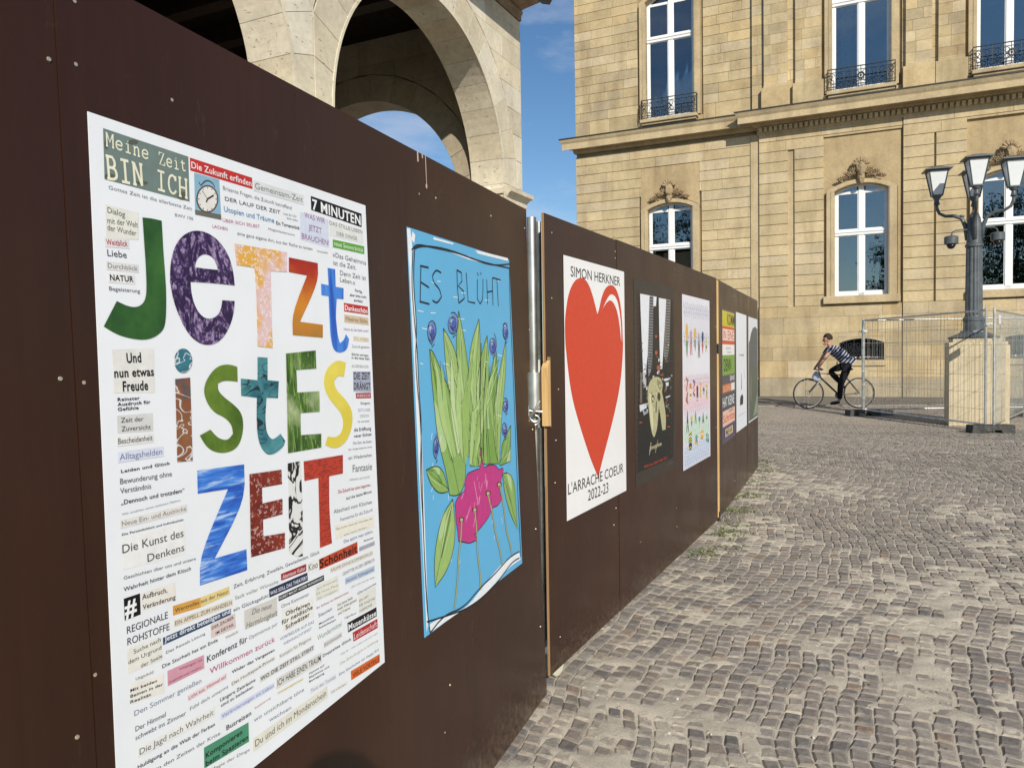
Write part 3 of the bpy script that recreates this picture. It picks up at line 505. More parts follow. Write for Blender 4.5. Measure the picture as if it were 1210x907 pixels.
WORDS_STROKES=[
('3a3634',0.003,4,((-1.8485,1.6903),(-1.8319,1.7))),
('3a3634',0.003,4,((-1.8485,1.6903),(-1.8522,1.6839))),
('3a3634',0.001,4,((-1.8485,1.6903),(-1.8616,1.7032))),
('555555',0.0018,4,((-1.8273,1.6942),(-1.8245,1.6948))),
('555555',0.0018,4,((-1.8309,1.684),(-1.8285,1.6833))),
('555555',0.0018,4,((-1.8392,1.6756),(-1.838,1.6738))),
('555555',0.0018,4,((-1.8499,1.6712),(-1.8501,1.6689))),
('555555',0.0018,4,((-1.8601,1.672),(-1.8616,1.6697))),
('555555',0.0018,4,((-1.8671,1.6776),(-1.8695,1.676))),
('555555',0.0018,4,((-1.8691,1.6865),(-1.8718,1.6861))),
('555555',0.0018,4,((-1.8657,1.6965),(-1.868,1.6972))),
('555555',0.0018,4,((-1.8577,1.7049),(-1.8589,1.7066))),
('555555',0.0018,4,((-1.8471,1.7095),(-1.8469,1.7118))),
('555555',0.0018,4,((-1.8368,1.709),(-1.8352,1.7113))),
('555555',0.0018,4,((-1.8295,1.7034),(-1.8269,1.705))),
('444444',0.002,3,((-1.8685,1.717),(-1.8636,1.7116),(-1.8493,1.7248),(-1.833,1.7231),(-1.828,1.7156))),
]
PLANT_TEXT=[
]
PLANT_SHAPES=[
('f2f6f8',1,((-1.0732,1.7529),(-1.0536,1.7558),(-1.0424,1.6973),(-1.0537,1.6087),(-1.0407,1.4795),(-1.042,1.2131),(-1.0662,1.2153),(-1.0661,1.4788))),
('f2f6f8',1,((-1.0661,1.2165),(-1.0376,1.214),(-1.0496,0.6512),(-1.0616,0.6267))),
('f2f6f8',1,((-1.0402,1.7494),(-1.0239,1.742),(-1.0319,1.7181),(-1.0495,1.7255))),
('f2f6f8',1,((-0.9059,1.7517),(-0.7637,1.7531),(-0.7643,1.748),(-0.9065,1.7448))),
('f2f6f8',1,((-0.5839,1.7533),(-0.2666,1.7617),(-0.2678,1.7511),(-0.5645,1.7439))),
('f2f6f8',1,((-0.8272,1.7236),(-0.6462,1.7267),(-0.5044,1.7173),(-0.6474,1.7151))),
('f2f6f8',1,((-1.0503,0.6443),(-0.9471,0.6378),(-0.7822,0.6056),(-0.6305,0.6379),(-0.4354,0.6678),(-0.2738,0.6595),(-0.2633,0.6281),(-0.3873,0.6324),(-0.5409,0.6121),(-0.6785,0.6018),(-0.8208,0.6124),(-1.0366,0.6194))),
('8fb560',2.0,((-0.9651,1.4208),(-0.9618,1.3464),(-0.9487,1.2437),(-0.9432,1.1895),(-0.9236,1.1279),(-0.8876,1.0477),(-0.871,0.9801),(-0.803,0.9657),(-0.757,0.9919),(-0.7397,1.0415),(-0.7448,1.1065),(-0.7811,1.1741),(-0.8138,1.27),(-0.8899,1.3513),(-0.9395,1.4141))),
('b9d292',2.05,((-0.9509,1.2711),(-0.9497,1.2448),(-0.9451,1.2085),(-0.9432,1.1895),(-0.9364,1.1681),(-0.924,1.1407),(-0.9184,1.1177),(-0.896,1.1142),(-0.8812,1.1238),(-0.8758,1.1405),(-0.8773,1.1619),(-0.8888,1.1843),(-0.8994,1.2167),(-0.9248,1.2454),(-0.9419,1.2682))),
('a2c270',2.1,((-0.8649,1.4843),(-0.8638,1.414),(-0.8521,1.3148),(-0.8096,1.2264),(-0.7415,1.1382),(-0.6656,1.1135),(-0.7373,1.2284),(-0.7585,1.3404),(-0.7813,1.4139),(-0.8287,1.4603))),
('b9d292',2.15,((-0.8566,1.3744),(-0.8562,1.3496),(-0.8521,1.3148),(-0.8374,1.2842),(-0.8145,1.2548),(-0.79,1.2477),(-0.8131,1.2854),(-0.8201,1.3235),(-0.8278,1.3489),(-0.844,1.3655))),
('8fb560',2.2,((-0.7445,1.5428),(-0.7782,1.443),(-0.7711,1.3407),(-0.7464,1.229),(-0.7045,1.0445),(-0.631,1.0341),(-0.6653,1.2231),(-0.684,1.3381),(-0.705,1.4437))),
('b9d292',2.25,((-0.7618,1.4111),(-0.7736,1.3766),(-0.7711,1.3407),(-0.7625,1.3019),(-0.7482,1.239),(-0.7238,1.2373),(-0.7351,1.3007),(-0.7413,1.3398),(-0.7483,1.3762))),
('a2c270',2.3,((-0.5784,1.5234),(-0.6532,1.4442),(-0.69,1.3534),(-0.6999,1.2256),(-0.631,1.0341),(-0.5862,1.0363),(-0.6075,1.2579),(-0.5888,1.3353),(-0.5725,1.4451))),
('b9d292',2.35,((-0.652,1.4114),(-0.6773,1.3849),(-0.69,1.3534),(-0.6935,1.3086),(-0.6697,1.2435),(-0.6547,1.2454),(-0.6618,1.3207),(-0.6555,1.3472),(-0.65,1.3846))),
('8fb560',2.4,((-0.5104,1.4698),(-0.5777,1.3979),(-0.6235,1.2976),(-0.6465,1.1779),(-0.5974,1.0378),(-0.5298,1.0241),(-0.5497,1.2147),(-0.5129,1.2927),(-0.5046,1.4054))),
('b9d292',2.45,((-0.5849,1.3564),(-0.6076,1.3323),(-0.6235,1.2976),(-0.6316,1.2555),(-0.6144,1.2074),(-0.5915,1.2042),(-0.5981,1.2691),(-0.5858,1.2959),(-0.583,1.3343))),
('7fa850',2.5,((-0.4311,1.4217),(-0.5102,1.3168),(-0.556,1.2152),(-0.5524,1.0316),(-0.4578,1.0185),(-0.4865,1.1938),(-0.4302,1.2891),(-0.423,1.3719))),
('b9d292',2.55,((-0.5135,1.2855),(-0.5401,1.2504),(-0.556,1.2152),(-0.5548,1.1511),(-0.5225,1.148),(-0.5321,1.2078),(-0.5132,1.2403),(-0.5108,1.2684))),
('a2c270',2.6,((-0.3274,1.4561),(-0.3856,1.3713),(-0.4426,1.2814),(-0.4932,1.1943),(-0.4781,1.0567),(-0.4461,1.0124),(-0.4098,1.1627),(-0.3595,1.286),(-0.3315,1.379))),
('b9d292',2.65,((-0.4033,1.341),(-0.4229,1.3125),(-0.4426,1.2814),(-0.4605,1.2506),(-0.4551,1.2022),(-0.4438,1.1873),(-0.4312,1.2402),(-0.4141,1.283),(-0.4046,1.3147))),
('8fb560',2.7,((-1.0203,1.0785),(-0.9538,1.0835),(-0.9044,1.0578),(-0.8788,0.9929),(-0.9454,0.997),(-1.0002,1.0357))),
('b9d292',2.75,((-0.9775,1.0817),(-0.9538,1.0835),(-0.9367,1.0746),(-0.9281,1.0525),(-0.9509,1.0534),(-0.9703,1.0666))),
('a2c270',2.8,((-0.8504,0.9649),(-0.9351,0.928),(-0.9959,0.8309),(-0.997,0.7362),(-0.9172,0.7583),(-0.857,0.8116),(-0.8381,0.8849))),
('b9d292',2.85,((-0.9061,0.9406),(-0.9351,0.928),(-0.9567,0.8935),(-0.9571,0.8598),(-0.9289,0.869),(-0.9084,0.8881),(-0.902,0.9133))),
('8fb560',2.9,((-0.4198,0.977),(-0.347,0.9726),(-0.2931,0.9201),(-0.2858,0.7481),(-0.3639,0.8301),(-0.4069,0.9114))),
('b9d292',2.95,((-0.3729,0.9742),(-0.347,0.9726),(-0.3284,0.9544),(-0.3259,0.8951),(-0.353,0.9225),(-0.3683,0.9509))),
('7fa850',3.0,((-0.3109,1.1405),(-0.3291,1.01),(-0.439,1.0087),(-0.4124,1.0847))),
('b9d292',3.05,((-0.3228,1.0555),(-0.3291,1.01),(-0.3685,1.0095),(-0.3588,1.0366))),
('c93a86',4.4,((-0.6024,1.0936),(-0.6221,1.0741),(-0.5876,1.0237),(-0.536,1.0263),(-0.4826,1.0175),(-0.4478,0.9937),(-0.4172,0.9993),(-0.4056,0.9906),(-0.4403,0.9532),(-0.4565,0.9228),(-0.4351,0.8892),(-0.4695,0.8745),(-0.4989,0.8744),(-0.5301,0.8777),(-0.5609,0.8517),(-0.6315,0.8333),(-0.6536,0.8288),(-0.6885,0.8194),(-0.6972,0.822),(-0.669,0.7981),(-0.7204,0.8011),(-0.7416,0.8034),(-0.7892,0.8189),(-0.822,0.8293),(-0.8238,0.8584),(-0.8329,0.8865),(-0.8344,0.9386),(-0.8391,0.9436),(-0.8126,0.9658),(-0.7601,0.9728),(-0.7507,0.9949),(-0.7373,1.0225),(-0.7169,1.026),(-0.6496,1.0268),(-0.6276,1.0252),(-0.5995,1.0697))),
('1d1d22',4.65,((-0.8094,0.8859),(-0.8121,0.8974),(-0.7944,0.8993),(-0.7718,0.8899),(-0.7769,0.879),(-0.7883,0.8838),(-0.7982,0.8819))),
('c9b98a',4.7,((-0.8018,0.885),(-0.8047,0.8943),(-0.7929,0.8958),(-0.7798,0.8892),(-0.7826,0.8818),(-0.7919,0.8861),(-0.7942,0.8827))),
('1d1d22',4.65,((-0.7018,0.896),(-0.7047,0.908),(-0.6855,0.9101),(-0.6609,0.9004),(-0.6665,0.889),(-0.6788,0.8939),(-0.6896,0.892))),
('c9b98a',4.7,((-0.6935,0.8952),(-0.6967,0.9049),(-0.6838,0.9065),(-0.6696,0.8996),(-0.6726,0.8919),(-0.6828,0.8964),(-0.6853,0.8927))),
('1d1d22',4.65,((-0.5824,0.928),(-0.5855,0.9406),(-0.5646,0.943),(-0.5377,0.9332),(-0.5438,0.9212),(-0.5572,0.9262),(-0.5691,0.924))),
('c9b98a',4.7,((-0.5733,0.9273),(-0.5768,0.9373),(-0.5627,0.9392),(-0.5472,0.9322),(-0.5505,0.9241),(-0.5616,0.9287),(-0.5643,0.9248))),
('1d1d22',4.65,((-0.4767,0.9404),(-0.4801,0.9533),(-0.4576,0.9559),(-0.4285,0.9459),(-0.435,0.9334),(-0.4496,0.9385),(-0.4623,0.9362))),
('c9b98a',4.7,((-0.4669,0.9396),(-0.4706,0.95),(-0.4555,0.952),(-0.4388,0.9448),(-0.4423,0.9364),(-0.4543,0.9411),(-0.4572,0.9371))),
('6f8cc6',4.8,((-0.915,1.4726),(-0.93,1.4441),(-0.9496,1.4373),(-0.9735,1.4512),(-0.9777,1.4711),(-0.9619,1.4945),(-0.9429,1.5058),(-0.9198,1.4938))),
('4c5fb4',4.83,((-0.9256,1.4655),(-0.9299,1.4504),(-0.9426,1.4454),(-0.9534,1.4512),(-0.9544,1.4649),(-0.9525,1.4785),(-0.9393,1.479),(-0.9288,1.476))),
('a9bde4',4.86,((-0.9466,1.4857),(-0.9517,1.4756),(-0.9603,1.4746),(-0.9644,1.4835),(-0.9604,1.4942),(-0.9519,1.4968),(-0.9466,1.489))),
('6f8cc6',4.8,((-0.7624,1.5017),(-0.764,1.4818),(-0.798,1.4727),(-0.8267,1.473),(-0.8299,1.4994),(-0.8161,1.5233),(-0.7924,1.5281),(-0.7639,1.5292))),
('4c5fb4',4.83,((-0.7676,1.4942),(-0.7731,1.4847),(-0.7903,1.4797),(-0.8067,1.4787),(-0.8059,1.493),(-0.8042,1.5027),(-0.7868,1.5143),(-0.7684,1.5038))),
('a9bde4',4.86,((-0.7961,1.5137),(-0.8023,1.504),(-0.8132,1.5029),(-0.8187,1.5113),(-0.8139,1.5215),(-0.8031,1.5242),(-0.7962,1.5169))),
('6f8cc6',4.8,((-0.4194,1.4341),(-0.4388,1.406),(-0.4631,1.4002),(-0.4864,1.4049),(-0.4953,1.4337),(-0.4846,1.4562),(-0.4559,1.4644),(-0.432,1.457))),
('4c5fb4',4.83,((-0.4356,1.4258),(-0.4417,1.4117),(-0.4534,1.406),(-0.4684,1.4135),(-0.4726,1.4257),(-0.4653,1.4374),(-0.4488,1.4471),(-0.4367,1.4374))),
('a9bde4',4.86,((-0.4598,1.4477),(-0.4655,1.4377),(-0.4752,1.4368),(-0.4799,1.4458),(-0.4754,1.4564),(-0.4657,1.4589),(-0.4598,1.451))),
('6f8cc6',4.8,((-0.2969,1.4911),(-0.3009,1.4631),(-0.327,1.4595),(-0.3451,1.4647),(-0.3546,1.4896),(-0.3408,1.5125),(-0.3197,1.5226),(-0.3022,1.5183))),
('4c5fb4',4.83,((-0.296,1.4824),(-0.3047,1.4675),(-0.3166,1.4642),(-0.3298,1.4706),(-0.3328,1.4816),(-0.3269,1.495),(-0.3128,1.4967),(-0.3012,1.4936))),
('a9bde4',4.86,((-0.3233,1.5054),(-0.3286,1.4945),(-0.3369,1.4934),(-0.3406,1.5031),(-0.3364,1.5147),(-0.3281,1.5176),(-0.3233,1.509))),
('6f8cc6',4.8,((-0.3267,1.2157),(-0.337,1.1939),(-0.359,1.1863),(-0.3749,1.1963),(-0.3893,1.2199),(-0.3742,1.238),(-0.3528,1.2397),(-0.3308,1.2355))),
('4c5fb4',4.83,((-0.3318,1.2075),(-0.3346,1.2),(-0.3482,1.1954),(-0.3593,1.1992),(-0.3593,1.2094),(-0.3561,1.2205),(-0.3448,1.2241),(-0.3325,1.2178))),
('a9bde4',4.86,((-0.3558,1.2284),(-0.3606,1.221),(-0.3687,1.2209),(-0.3727,1.2282),(-0.3689,1.2362),(-0.3608,1.2375),(-0.3558,1.231))),
('6f8cc6',4.8,((-0.932,1.1326),(-0.9433,1.1098),(-0.9557,1.0988),(-0.9657,1.1083),(-0.9697,1.137),(-0.9599,1.166),(-0.9478,1.1776),(-0.933,1.162))),
('4c5fb4',4.83,((-0.9376,1.1259),(-0.9411,1.1116),(-0.9476,1.1114),(-0.953,1.1173),(-0.9588,1.1284),(-0.9516,1.142),(-0.9443,1.1451),(-0.9377,1.1397))),
('a9bde4',4.86,((-0.9517,1.1494),(-0.9552,1.1394),(-0.9605,1.1392),(-0.9627,1.1489),(-0.9597,1.1597),(-0.9544,1.1616),(-0.9516,1.1529))),
('6f8cc6',4.8,((-0.3457,1.1252),(-0.3616,1.1047),(-0.3791,1.1043),(-0.3941,1.1125),(-0.4011,1.1306),(-0.3966,1.1515),(-0.3727,1.1598),(-0.3516,1.1485))),
('4c5fb4',4.83,((-0.3485,1.1162),(-0.3584,1.1087),(-0.3686,1.1046),(-0.3781,1.1079),(-0.3812,1.1195),(-0.3754,1.1284),(-0.3655,1.1322),(-0.3558,1.1252))),
('a9bde4',4.86,((-0.3767,1.1391),(-0.3811,1.1317),(-0.3886,1.1318),(-0.3921,1.1393),(-0.3886,1.1473),(-0.3812,1.1485),(-0.3767,1.1417))),
('b3cf86',4.0,((-0.9453,1.4082),(-0.9277,1.3464),(-0.9286,1.2354),(-0.85,1.0968),(-0.8298,1.0749),(-0.8893,1.2394),(-0.903,1.3422))),
('a9c878',4.015,((-0.8982,1.3863),(-0.8895,1.3234),(-0.8928,1.2327),(-0.8304,1.0861),(-0.8102,1.0927),(-0.858,1.2371),(-0.8678,1.319))),
('c6dba0',4.03,((-0.8184,1.4021),(-0.8276,1.3378),(-0.842,1.2288),(-0.8007,1.0954),(-0.7792,1.0987),(-0.8037,1.2332),(-0.8034,1.3334))),
('b3cf86',4.045,((-0.7577,1.3778),(-0.783,1.3126),(-0.8033,1.2259),(-0.7785,1.1009),(-0.7584,1.0639),(-0.7591,1.23),(-0.7549,1.3078))),
('9cbd66',4.06,((-0.6949,1.34),(-0.7339,1.2743),(-0.7569,1.2224),(-0.7559,1.073),(-0.7381,1.0513),(-0.7192,1.2271),(-0.71,1.2692))),
('9cbd66',4.075,((-0.6372,1.4192),(-0.687,1.3513),(-0.7232,1.2199),(-0.7385,1.0651),(-0.7189,1.086),(-0.6903,1.2249),(-0.666,1.3469))),
('b3cf86',4.09,((-0.5659,1.2903),(-0.6397,1.2244),(-0.6748,1.2162),(-0.714,1.0527),(-0.6919,1.0495),(-0.6314,1.2207),(-0.612,1.2185))),
('9cbd66',4.105,((-0.4698,1.2888),(-0.5706,1.2222),(-0.6185,1.212),(-0.6841,1.0566),(-0.6618,1.0321),(-0.5695,1.2162),(-0.5389,1.2159))),
('b3cf86',4.12,((-0.4046,1.3847),(-0.5165,1.3136),(-0.5789,1.209),(-0.662,1.0726),(-0.6437,1.0805),(-0.5441,1.2143),(-0.494,1.3087))),
]
PLANT_STROKES=[
('dfeef6',0.003,2,((-0.8935,1.6228),(-0.8688,1.624))),
('dfeef6',0.003,2,((-1.0078,1.481),(-0.9715,1.4777))),
('dfeef6',0.003,2,((-0.5194,1.5907),(-0.481,1.5913))),
('dfeef6',0.003,2,((-0.9325,1.6181),(-0.9143,1.6145))),
('dfeef6',0.003,2,((-0.5014,1.2757),(-0.4516,1.2719))),
('dfeef6',0.003,2,((-0.8718,1.3788),(-0.8368,1.3734))),
('dfeef6',0.003,2,((-0.4121,1.6724),(-0.3681,1.6717))),
('dfeef6',0.003,2,((-0.7168,1.6005),(-0.6857,1.6021))),
('dfeef6',0.003,2,((-0.4132,1.2383),(-0.3712,1.2337))),
('dfeef6',0.003,2,((-0.4174,1.4022),(-0.3617,1.3961))),
('dfeef6',0.003,2,((-0.7275,1.4826),(-0.6926,1.4808))),
('dfeef6',0.003,2,((-0.9483,1.5265),(-0.9128,1.5279))),
('dfeef6',0.003,2,((-1.0288,1.3815),(-1.01,1.3784))),
('dfeef6',0.003,2,((-0.75,1.517),(-0.7021,1.5177))),
('dfeef6',0.003,2,((-0.7832,1.5838),(-0.7486,1.5844))),
('dfeef6',0.003,2,((-0.8481,1.3214),(-0.825,1.3173))),
('dfeef6',0.003,2,((-0.3912,1.6663),(-0.3698,1.6665))),
('dfeef6',0.003,2,((-0.5428,1.3798),(-0.5168,1.3774))),
('dfeef6',0.003,2,((-0.9456,1.4566),(-0.9323,1.453))),
('dfeef6',0.003,2,((-0.4531,1.1915),(-0.4049,1.1813))),
('dfeef6',0.003,2,((-1.0301,1.5298),(-0.9932,1.5275))),
('dfeef6',0.003,2,((-0.8219,1.2259),(-0.7889,1.2186))),
('dfeef6',0.003,2,((-0.8135,0.77),(-0.822,0.7584))),
('dfeef6',0.003,2,((-0.5187,0.9781),(-0.5422,0.9658))),
('dfeef6',0.003,2,((-0.8753,1.1587),(-0.8706,1.1391))),
('dfeef6',0.003,2,((-0.9825,0.9999),(-0.9847,0.9872))),
('dfeef6',0.003,2,((-0.5285,0.9577),(-0.5503,0.9372))),
('dfeef6',0.003,2,((-0.9819,1.0272),(-0.9944,1.0114))),
('dfeef6',0.003,2,((-0.9782,1.0925),(-0.9774,1.0727))),
('dfeef6',0.003,2,((-0.9117,1.1657),(-0.9261,1.1399))),
('dfeef6',0.003,2,((-0.4455,0.8254),(-0.4385,0.8018))),
('dfeef6',0.003,2,((-0.9073,0.8301),(-0.9139,0.8193))),
('dfeef6',0.003,2,((-0.5218,0.8464),(-0.5371,0.8224))),
('dfeef6',0.003,2,((-0.8774,0.8025),(-0.8813,0.7791))),
('dfeef6',0.003,2,((-0.5854,1.135),(-0.581,1.1013))),
('dfeef6',0.003,2,((-0.9598,1.1246),(-0.9561,1.1011))),
('dfeef6',0.003,2,((-0.867,1.1809),(-0.8692,1.152))),
('dfeef6',0.003,2,((-0.5215,0.7798),(-0.5178,0.7641))),
('dfeef6',0.003,2,((-0.5976,1.0051),(-0.5943,0.9882))),
('dfeef6',0.003,2,((-0.9723,1.1788),(-0.9799,1.1594))),
('dfeef6',0.003,2,((-0.9259,1.0416),(-0.9245,1.0191))),
('dfeef6',0.003,2,((-0.471,1.1038),(-0.4982,1.0753))),
('dfeef6',0.003,2,((-0.8786,0.9831),(-0.8785,0.9662))),
('dfeef6',0.003,2,((-0.4499,0.8949),(-0.4734,0.8723))),
('dfeef6',0.003,2,((-0.4356,1.0462),(-0.435,1.032))),
('dfeef6',0.003,2,((-0.931,0.8356),(-0.9405,0.8119))),
('1d1d22',0.0032,3.0,((-0.9651,1.4208),(-0.9618,1.3464),(-0.9487,1.2437),(-0.9432,1.1895),(-0.9236,1.1279),(-0.8876,1.0477),(-0.871,0.9801),(-0.803,0.9657),(-0.757,0.9919),(-0.7397,1.0415),(-0.7448,1.1065),(-0.7811,1.1741),(-0.8138,1.27),(-0.8899,1.3513),(-0.9395,1.4141),(-0.9651,1.4208))),
('1d1d22',0.0022,3.05,((-0.9651,1.4208),(-0.8022,0.9734))),
('1d1d22',0.0032,3.1,((-0.8649,1.4843),(-0.8638,1.414),(-0.8521,1.3148),(-0.8096,1.2264),(-0.7415,1.1382),(-0.6656,1.1135),(-0.7373,1.2284),(-0.7585,1.3404),(-0.7813,1.4139),(-0.8287,1.4603),(-0.8649,1.4843))),
('1d1d22',0.0022,3.15,((-0.8649,1.4843),(-0.6647,1.1217))),
('1d1d22',0.0032,3.2,((-0.7445,1.5428),(-0.7782,1.443),(-0.7711,1.3407),(-0.7464,1.229),(-0.7045,1.0445),(-0.631,1.0341),(-0.6653,1.2231),(-0.684,1.3381),(-0.705,1.4437),(-0.7445,1.5428))),
('1d1d22',0.0022,3.25,((-0.7445,1.5428),(-0.7037,1.0526))),
('1d1d22',0.0032,3.3,((-0.5784,1.5234),(-0.6532,1.4442),(-0.69,1.3534),(-0.6999,1.2256),(-0.631,1.0341),(-0.5862,1.0363),(-0.6075,1.2579),(-0.5888,1.3353),(-0.5725,1.4451),(-0.5784,1.5234))),
('1d1d22',0.0022,3.35,((-0.5784,1.5234),(-0.6301,1.0424))),
('1d1d22',0.0032,3.4,((-0.5104,1.4698),(-0.5777,1.3979),(-0.6235,1.2976),(-0.6465,1.1779),(-0.5974,1.0378),(-0.5298,1.0241),(-0.5497,1.2147),(-0.5129,1.2927),(-0.5046,1.4054),(-0.5104,1.4698))),
('1d1d22',0.0022,3.45,((-0.5104,1.4698),(-0.5964,1.0462))),
('1d1d22',0.0032,3.5,((-0.4311,1.4217),(-0.5102,1.3168),(-0.556,1.2152),(-0.5524,1.0316),(-0.4578,1.0185),(-0.4865,1.1938),(-0.4302,1.2891),(-0.423,1.3719),(-0.4311,1.4217))),
('1d1d22',0.0022,3.55,((-0.4311,1.4217),(-0.4568,1.0273))),
('1d1d22',0.0032,3.6,((-0.3274,1.4561),(-0.3856,1.3713),(-0.4426,1.2814),(-0.4932,1.1943),(-0.4781,1.0567),(-0.4461,1.0124),(-0.4098,1.1627),(-0.3595,1.286),(-0.3315,1.379),(-0.3274,1.4561))),
('1d1d22',0.0022,3.65,((-0.3274,1.4561),(-0.4771,1.0655))),
('1d1d22',0.0032,3.7,((-1.0203,1.0785),(-0.9538,1.0835),(-0.9044,1.0578),(-0.8788,0.9929),(-0.9454,0.997),(-1.0002,1.0357),(-1.0203,1.0785))),
('1d1d22',0.0022,3.75,((-1.0203,1.0785),(-0.878,1.0004))),
('1d1d22',0.0032,3.8,((-0.8504,0.9649),(-0.9351,0.928),(-0.9959,0.8309),(-0.997,0.7362),(-0.9172,0.7583),(-0.857,0.8116),(-0.8381,0.8849),(-0.8504,0.9649))),
('1d1d22',0.0022,3.85,((-0.8504,0.9649),(-0.9963,0.7433))),
('1d1d22',0.0032,3.9,((-0.4198,0.977),(-0.347,0.9726),(-0.2931,0.9201),(-0.2858,0.7481),(-0.3639,0.8301),(-0.4069,0.9114),(-0.4198,0.977))),
('1d1d22',0.0022,3.95,((-0.4198,0.977),(-0.2847,0.7574))),
('1d1d22',0.0032,4.0,((-0.3109,1.1405),(-0.3291,1.01),(-0.439,1.0087),(-0.4124,1.0847),(-0.3109,1.1405))),
('1d1d22',0.0022,4.05,((-0.3109,1.1405),(-0.4379,1.0175))),
('1d1d22',0.003,4.6,((-0.6024,1.0936),(-0.6221,1.0741),(-0.5876,1.0237),(-0.536,1.0263),(-0.4826,1.0175),(-0.4478,0.9937),(-0.4172,0.9993),(-0.4056,0.9906),(-0.4403,0.9532),(-0.4565,0.9228),(-0.4351,0.8892),(-0.4695,0.8745),(-0.4989,0.8744),(-0.5301,0.8777),(-0.5609,0.8517),(-0.6315,0.8333),(-0.6536,0.8288),(-0.6885,0.8194),(-0.6972,0.822),(-0.669,0.7981),(-0.7204,0.8011),(-0.7416,0.8034),(-0.7892,0.8189),(-0.822,0.8293),(-0.8238,0.8584),(-0.8329,0.8865),(-0.8344,0.9386),(-0.8391,0.9436),(-0.8126,0.9658),(-0.7601,0.9728),(-0.7507,0.9949),(-0.7373,1.0225),(-0.7169,1.026),(-0.6496,1.0268),(-0.6276,1.0252),(-0.5995,1.0697),(-0.6024,1.0936))),
('e48ab5',0.006,4.5,((-0.7849,0.9529),(-0.7583,0.9801))),
('e48ab5',0.006,4.5,((-0.6788,0.9914),(-0.6598,0.9302))),
('e48ab5',0.006,4.5,((-0.5788,1.0011),(-0.5732,0.9487))),
('e48ab5',0.006,4.5,((-0.7526,0.8827),(-0.7183,0.9164))),
('1d1d22',0.0115,4.65,((-0.7918,0.8869),(-0.8012,0.8355),(-0.8254,0.7882),(-0.8414,0.7084),(-0.8717,0.6341))),
('b5b878',0.008,4.7,((-0.7918,0.8869),(-0.8012,0.8355),(-0.8254,0.7882),(-0.8414,0.7084),(-0.8717,0.6341))),
('1d1d22',0.0115,4.65,((-0.6831,0.8931),(-0.6718,0.8204),(-0.6773,0.7511),(-0.6614,0.6886),(-0.6623,0.6303))),
('b5b878',0.008,4.7,((-0.6831,0.8931),(-0.6718,0.8204),(-0.6773,0.7511),(-0.6614,0.6886),(-0.6623,0.6303))),
('1d1d22',0.0115,4.65,((-0.562,0.9253),(-0.5287,0.8561),(-0.5135,0.7893),(-0.4757,0.7229),(-0.4567,0.6598))),
('b5b878',0.008,4.7,((-0.562,0.9253),(-0.5287,0.8561),(-0.5135,0.7893),(-0.4757,0.7229),(-0.4567,0.6598))),
('1d1d22',0.0115,4.65,((-0.4473,0.9364),(-0.4154,0.8493),(-0.4033,0.7648),(-0.3694,0.7156),(-0.3559,0.6706))),
('b5b878',0.008,4.7,((-0.4473,0.9364),(-0.4154,0.8493),(-0.4033,0.7648),(-0.3694,0.7156),(-0.3559,0.6706))),
('1d1d22',0.0028,4.9,((-0.9503,1.4345),(-0.9682,1.4459),(-0.9755,1.4661),(-0.9704,1.487),(-0.9555,1.5014),(-0.9369,1.5046),(-0.9214,1.4967),(-0.9146,1.4818),(-0.9182,1.4663),(-0.9301,1.4562),(-0.9449,1.4543),(-0.9571,1.4598),(-0.9626,1.4693))),
('1d1d22',0.0028,4.92,((-0.9315,1.5033),(-0.9215,1.4863),(-0.9232,1.466),(-0.935,1.4504),(-0.9517,1.4446),(-0.9669,1.4496),(-0.9753,1.462),(-0.9746,1.4765),(-0.9658,1.4877),(-0.9528,1.4919),(-0.9404,1.4887),(-0.9333,1.4804),(-0.9334,1.471),(-0.9399,1.4644),(-0.9497,1.4624),(-0.9588,1.4646),(-0.9641,1.469))),
('1d1d22',0.003,4.95,((-0.9577,1.4638),(-0.9454,1.4443),(-0.9507,1.4265),(-0.9318,1.4365))),
('1d1d22',0.0028,4.9,((-0.805,1.5335),(-0.7793,1.5366),(-0.7584,1.5273),(-0.7498,1.5102),(-0.7559,1.4924),(-0.7733,1.4806),(-0.7945,1.4785),(-0.8115,1.4853),(-0.8187,1.4973),(-0.8147,1.5095),(-0.8018,1.5175),(-0.7854,1.519),(-0.7718,1.5147))),
('1d1d22',0.0028,4.92,((-0.7567,1.4913),(-0.7736,1.4741),(-0.7976,1.4678),(-0.8193,1.4733),(-0.8313,1.4872),(-0.8302,1.5035),(-0.8175,1.5163),(-0.7985,1.5214),(-0.7805,1.518),(-0.77,1.5082),(-0.7702,1.4969),(-0.7801,1.4883),(-0.7948,1.4854),(-0.8086,1.4878),(-0.8166,1.4936),(-0.8168,1.4996),(-0.8102,1.5034))),
('1d1d22',0.003,4.95,((-0.8096,1.4927),(-0.7933,1.4744),(-0.7997,1.4573),(-0.7757,1.4672))),
('1d1d22',0.0028,4.9,((-0.4445,1.4609),(-0.4325,1.447),(-0.432,1.4291),(-0.4422,1.4143),(-0.4587,1.4076),(-0.4748,1.4106),(-0.4848,1.4208),(-0.4859,1.4336),(-0.4783,1.4442),(-0.4655,1.449),(-0.4526,1.447),(-0.4442,1.4402),(-0.443,1.4319))),
('1d1d22',0.0028,4.92,((-0.4443,1.4772),(-0.4267,1.4609),(-0.4235,1.438),(-0.4349,1.4176),(-0.4554,1.4071),(-0.4768,1.4091),(-0.4914,1.421),(-0.4947,1.4374),(-0.4865,1.4518),(-0.4708,1.4593),(-0.4537,1.4582),(-0.4416,1.4502),(-0.4384,1.4396),(-0.4443,1.4309),(-0.4561,1.427),(-0.4687,1.4283),(-0.4775,1.4328))),
('1d1d22',0.003,4.95,((-0.4723,1.426),(-0.4584,1.4064),(-0.4644,1.3887),(-0.4429,1.3984))),
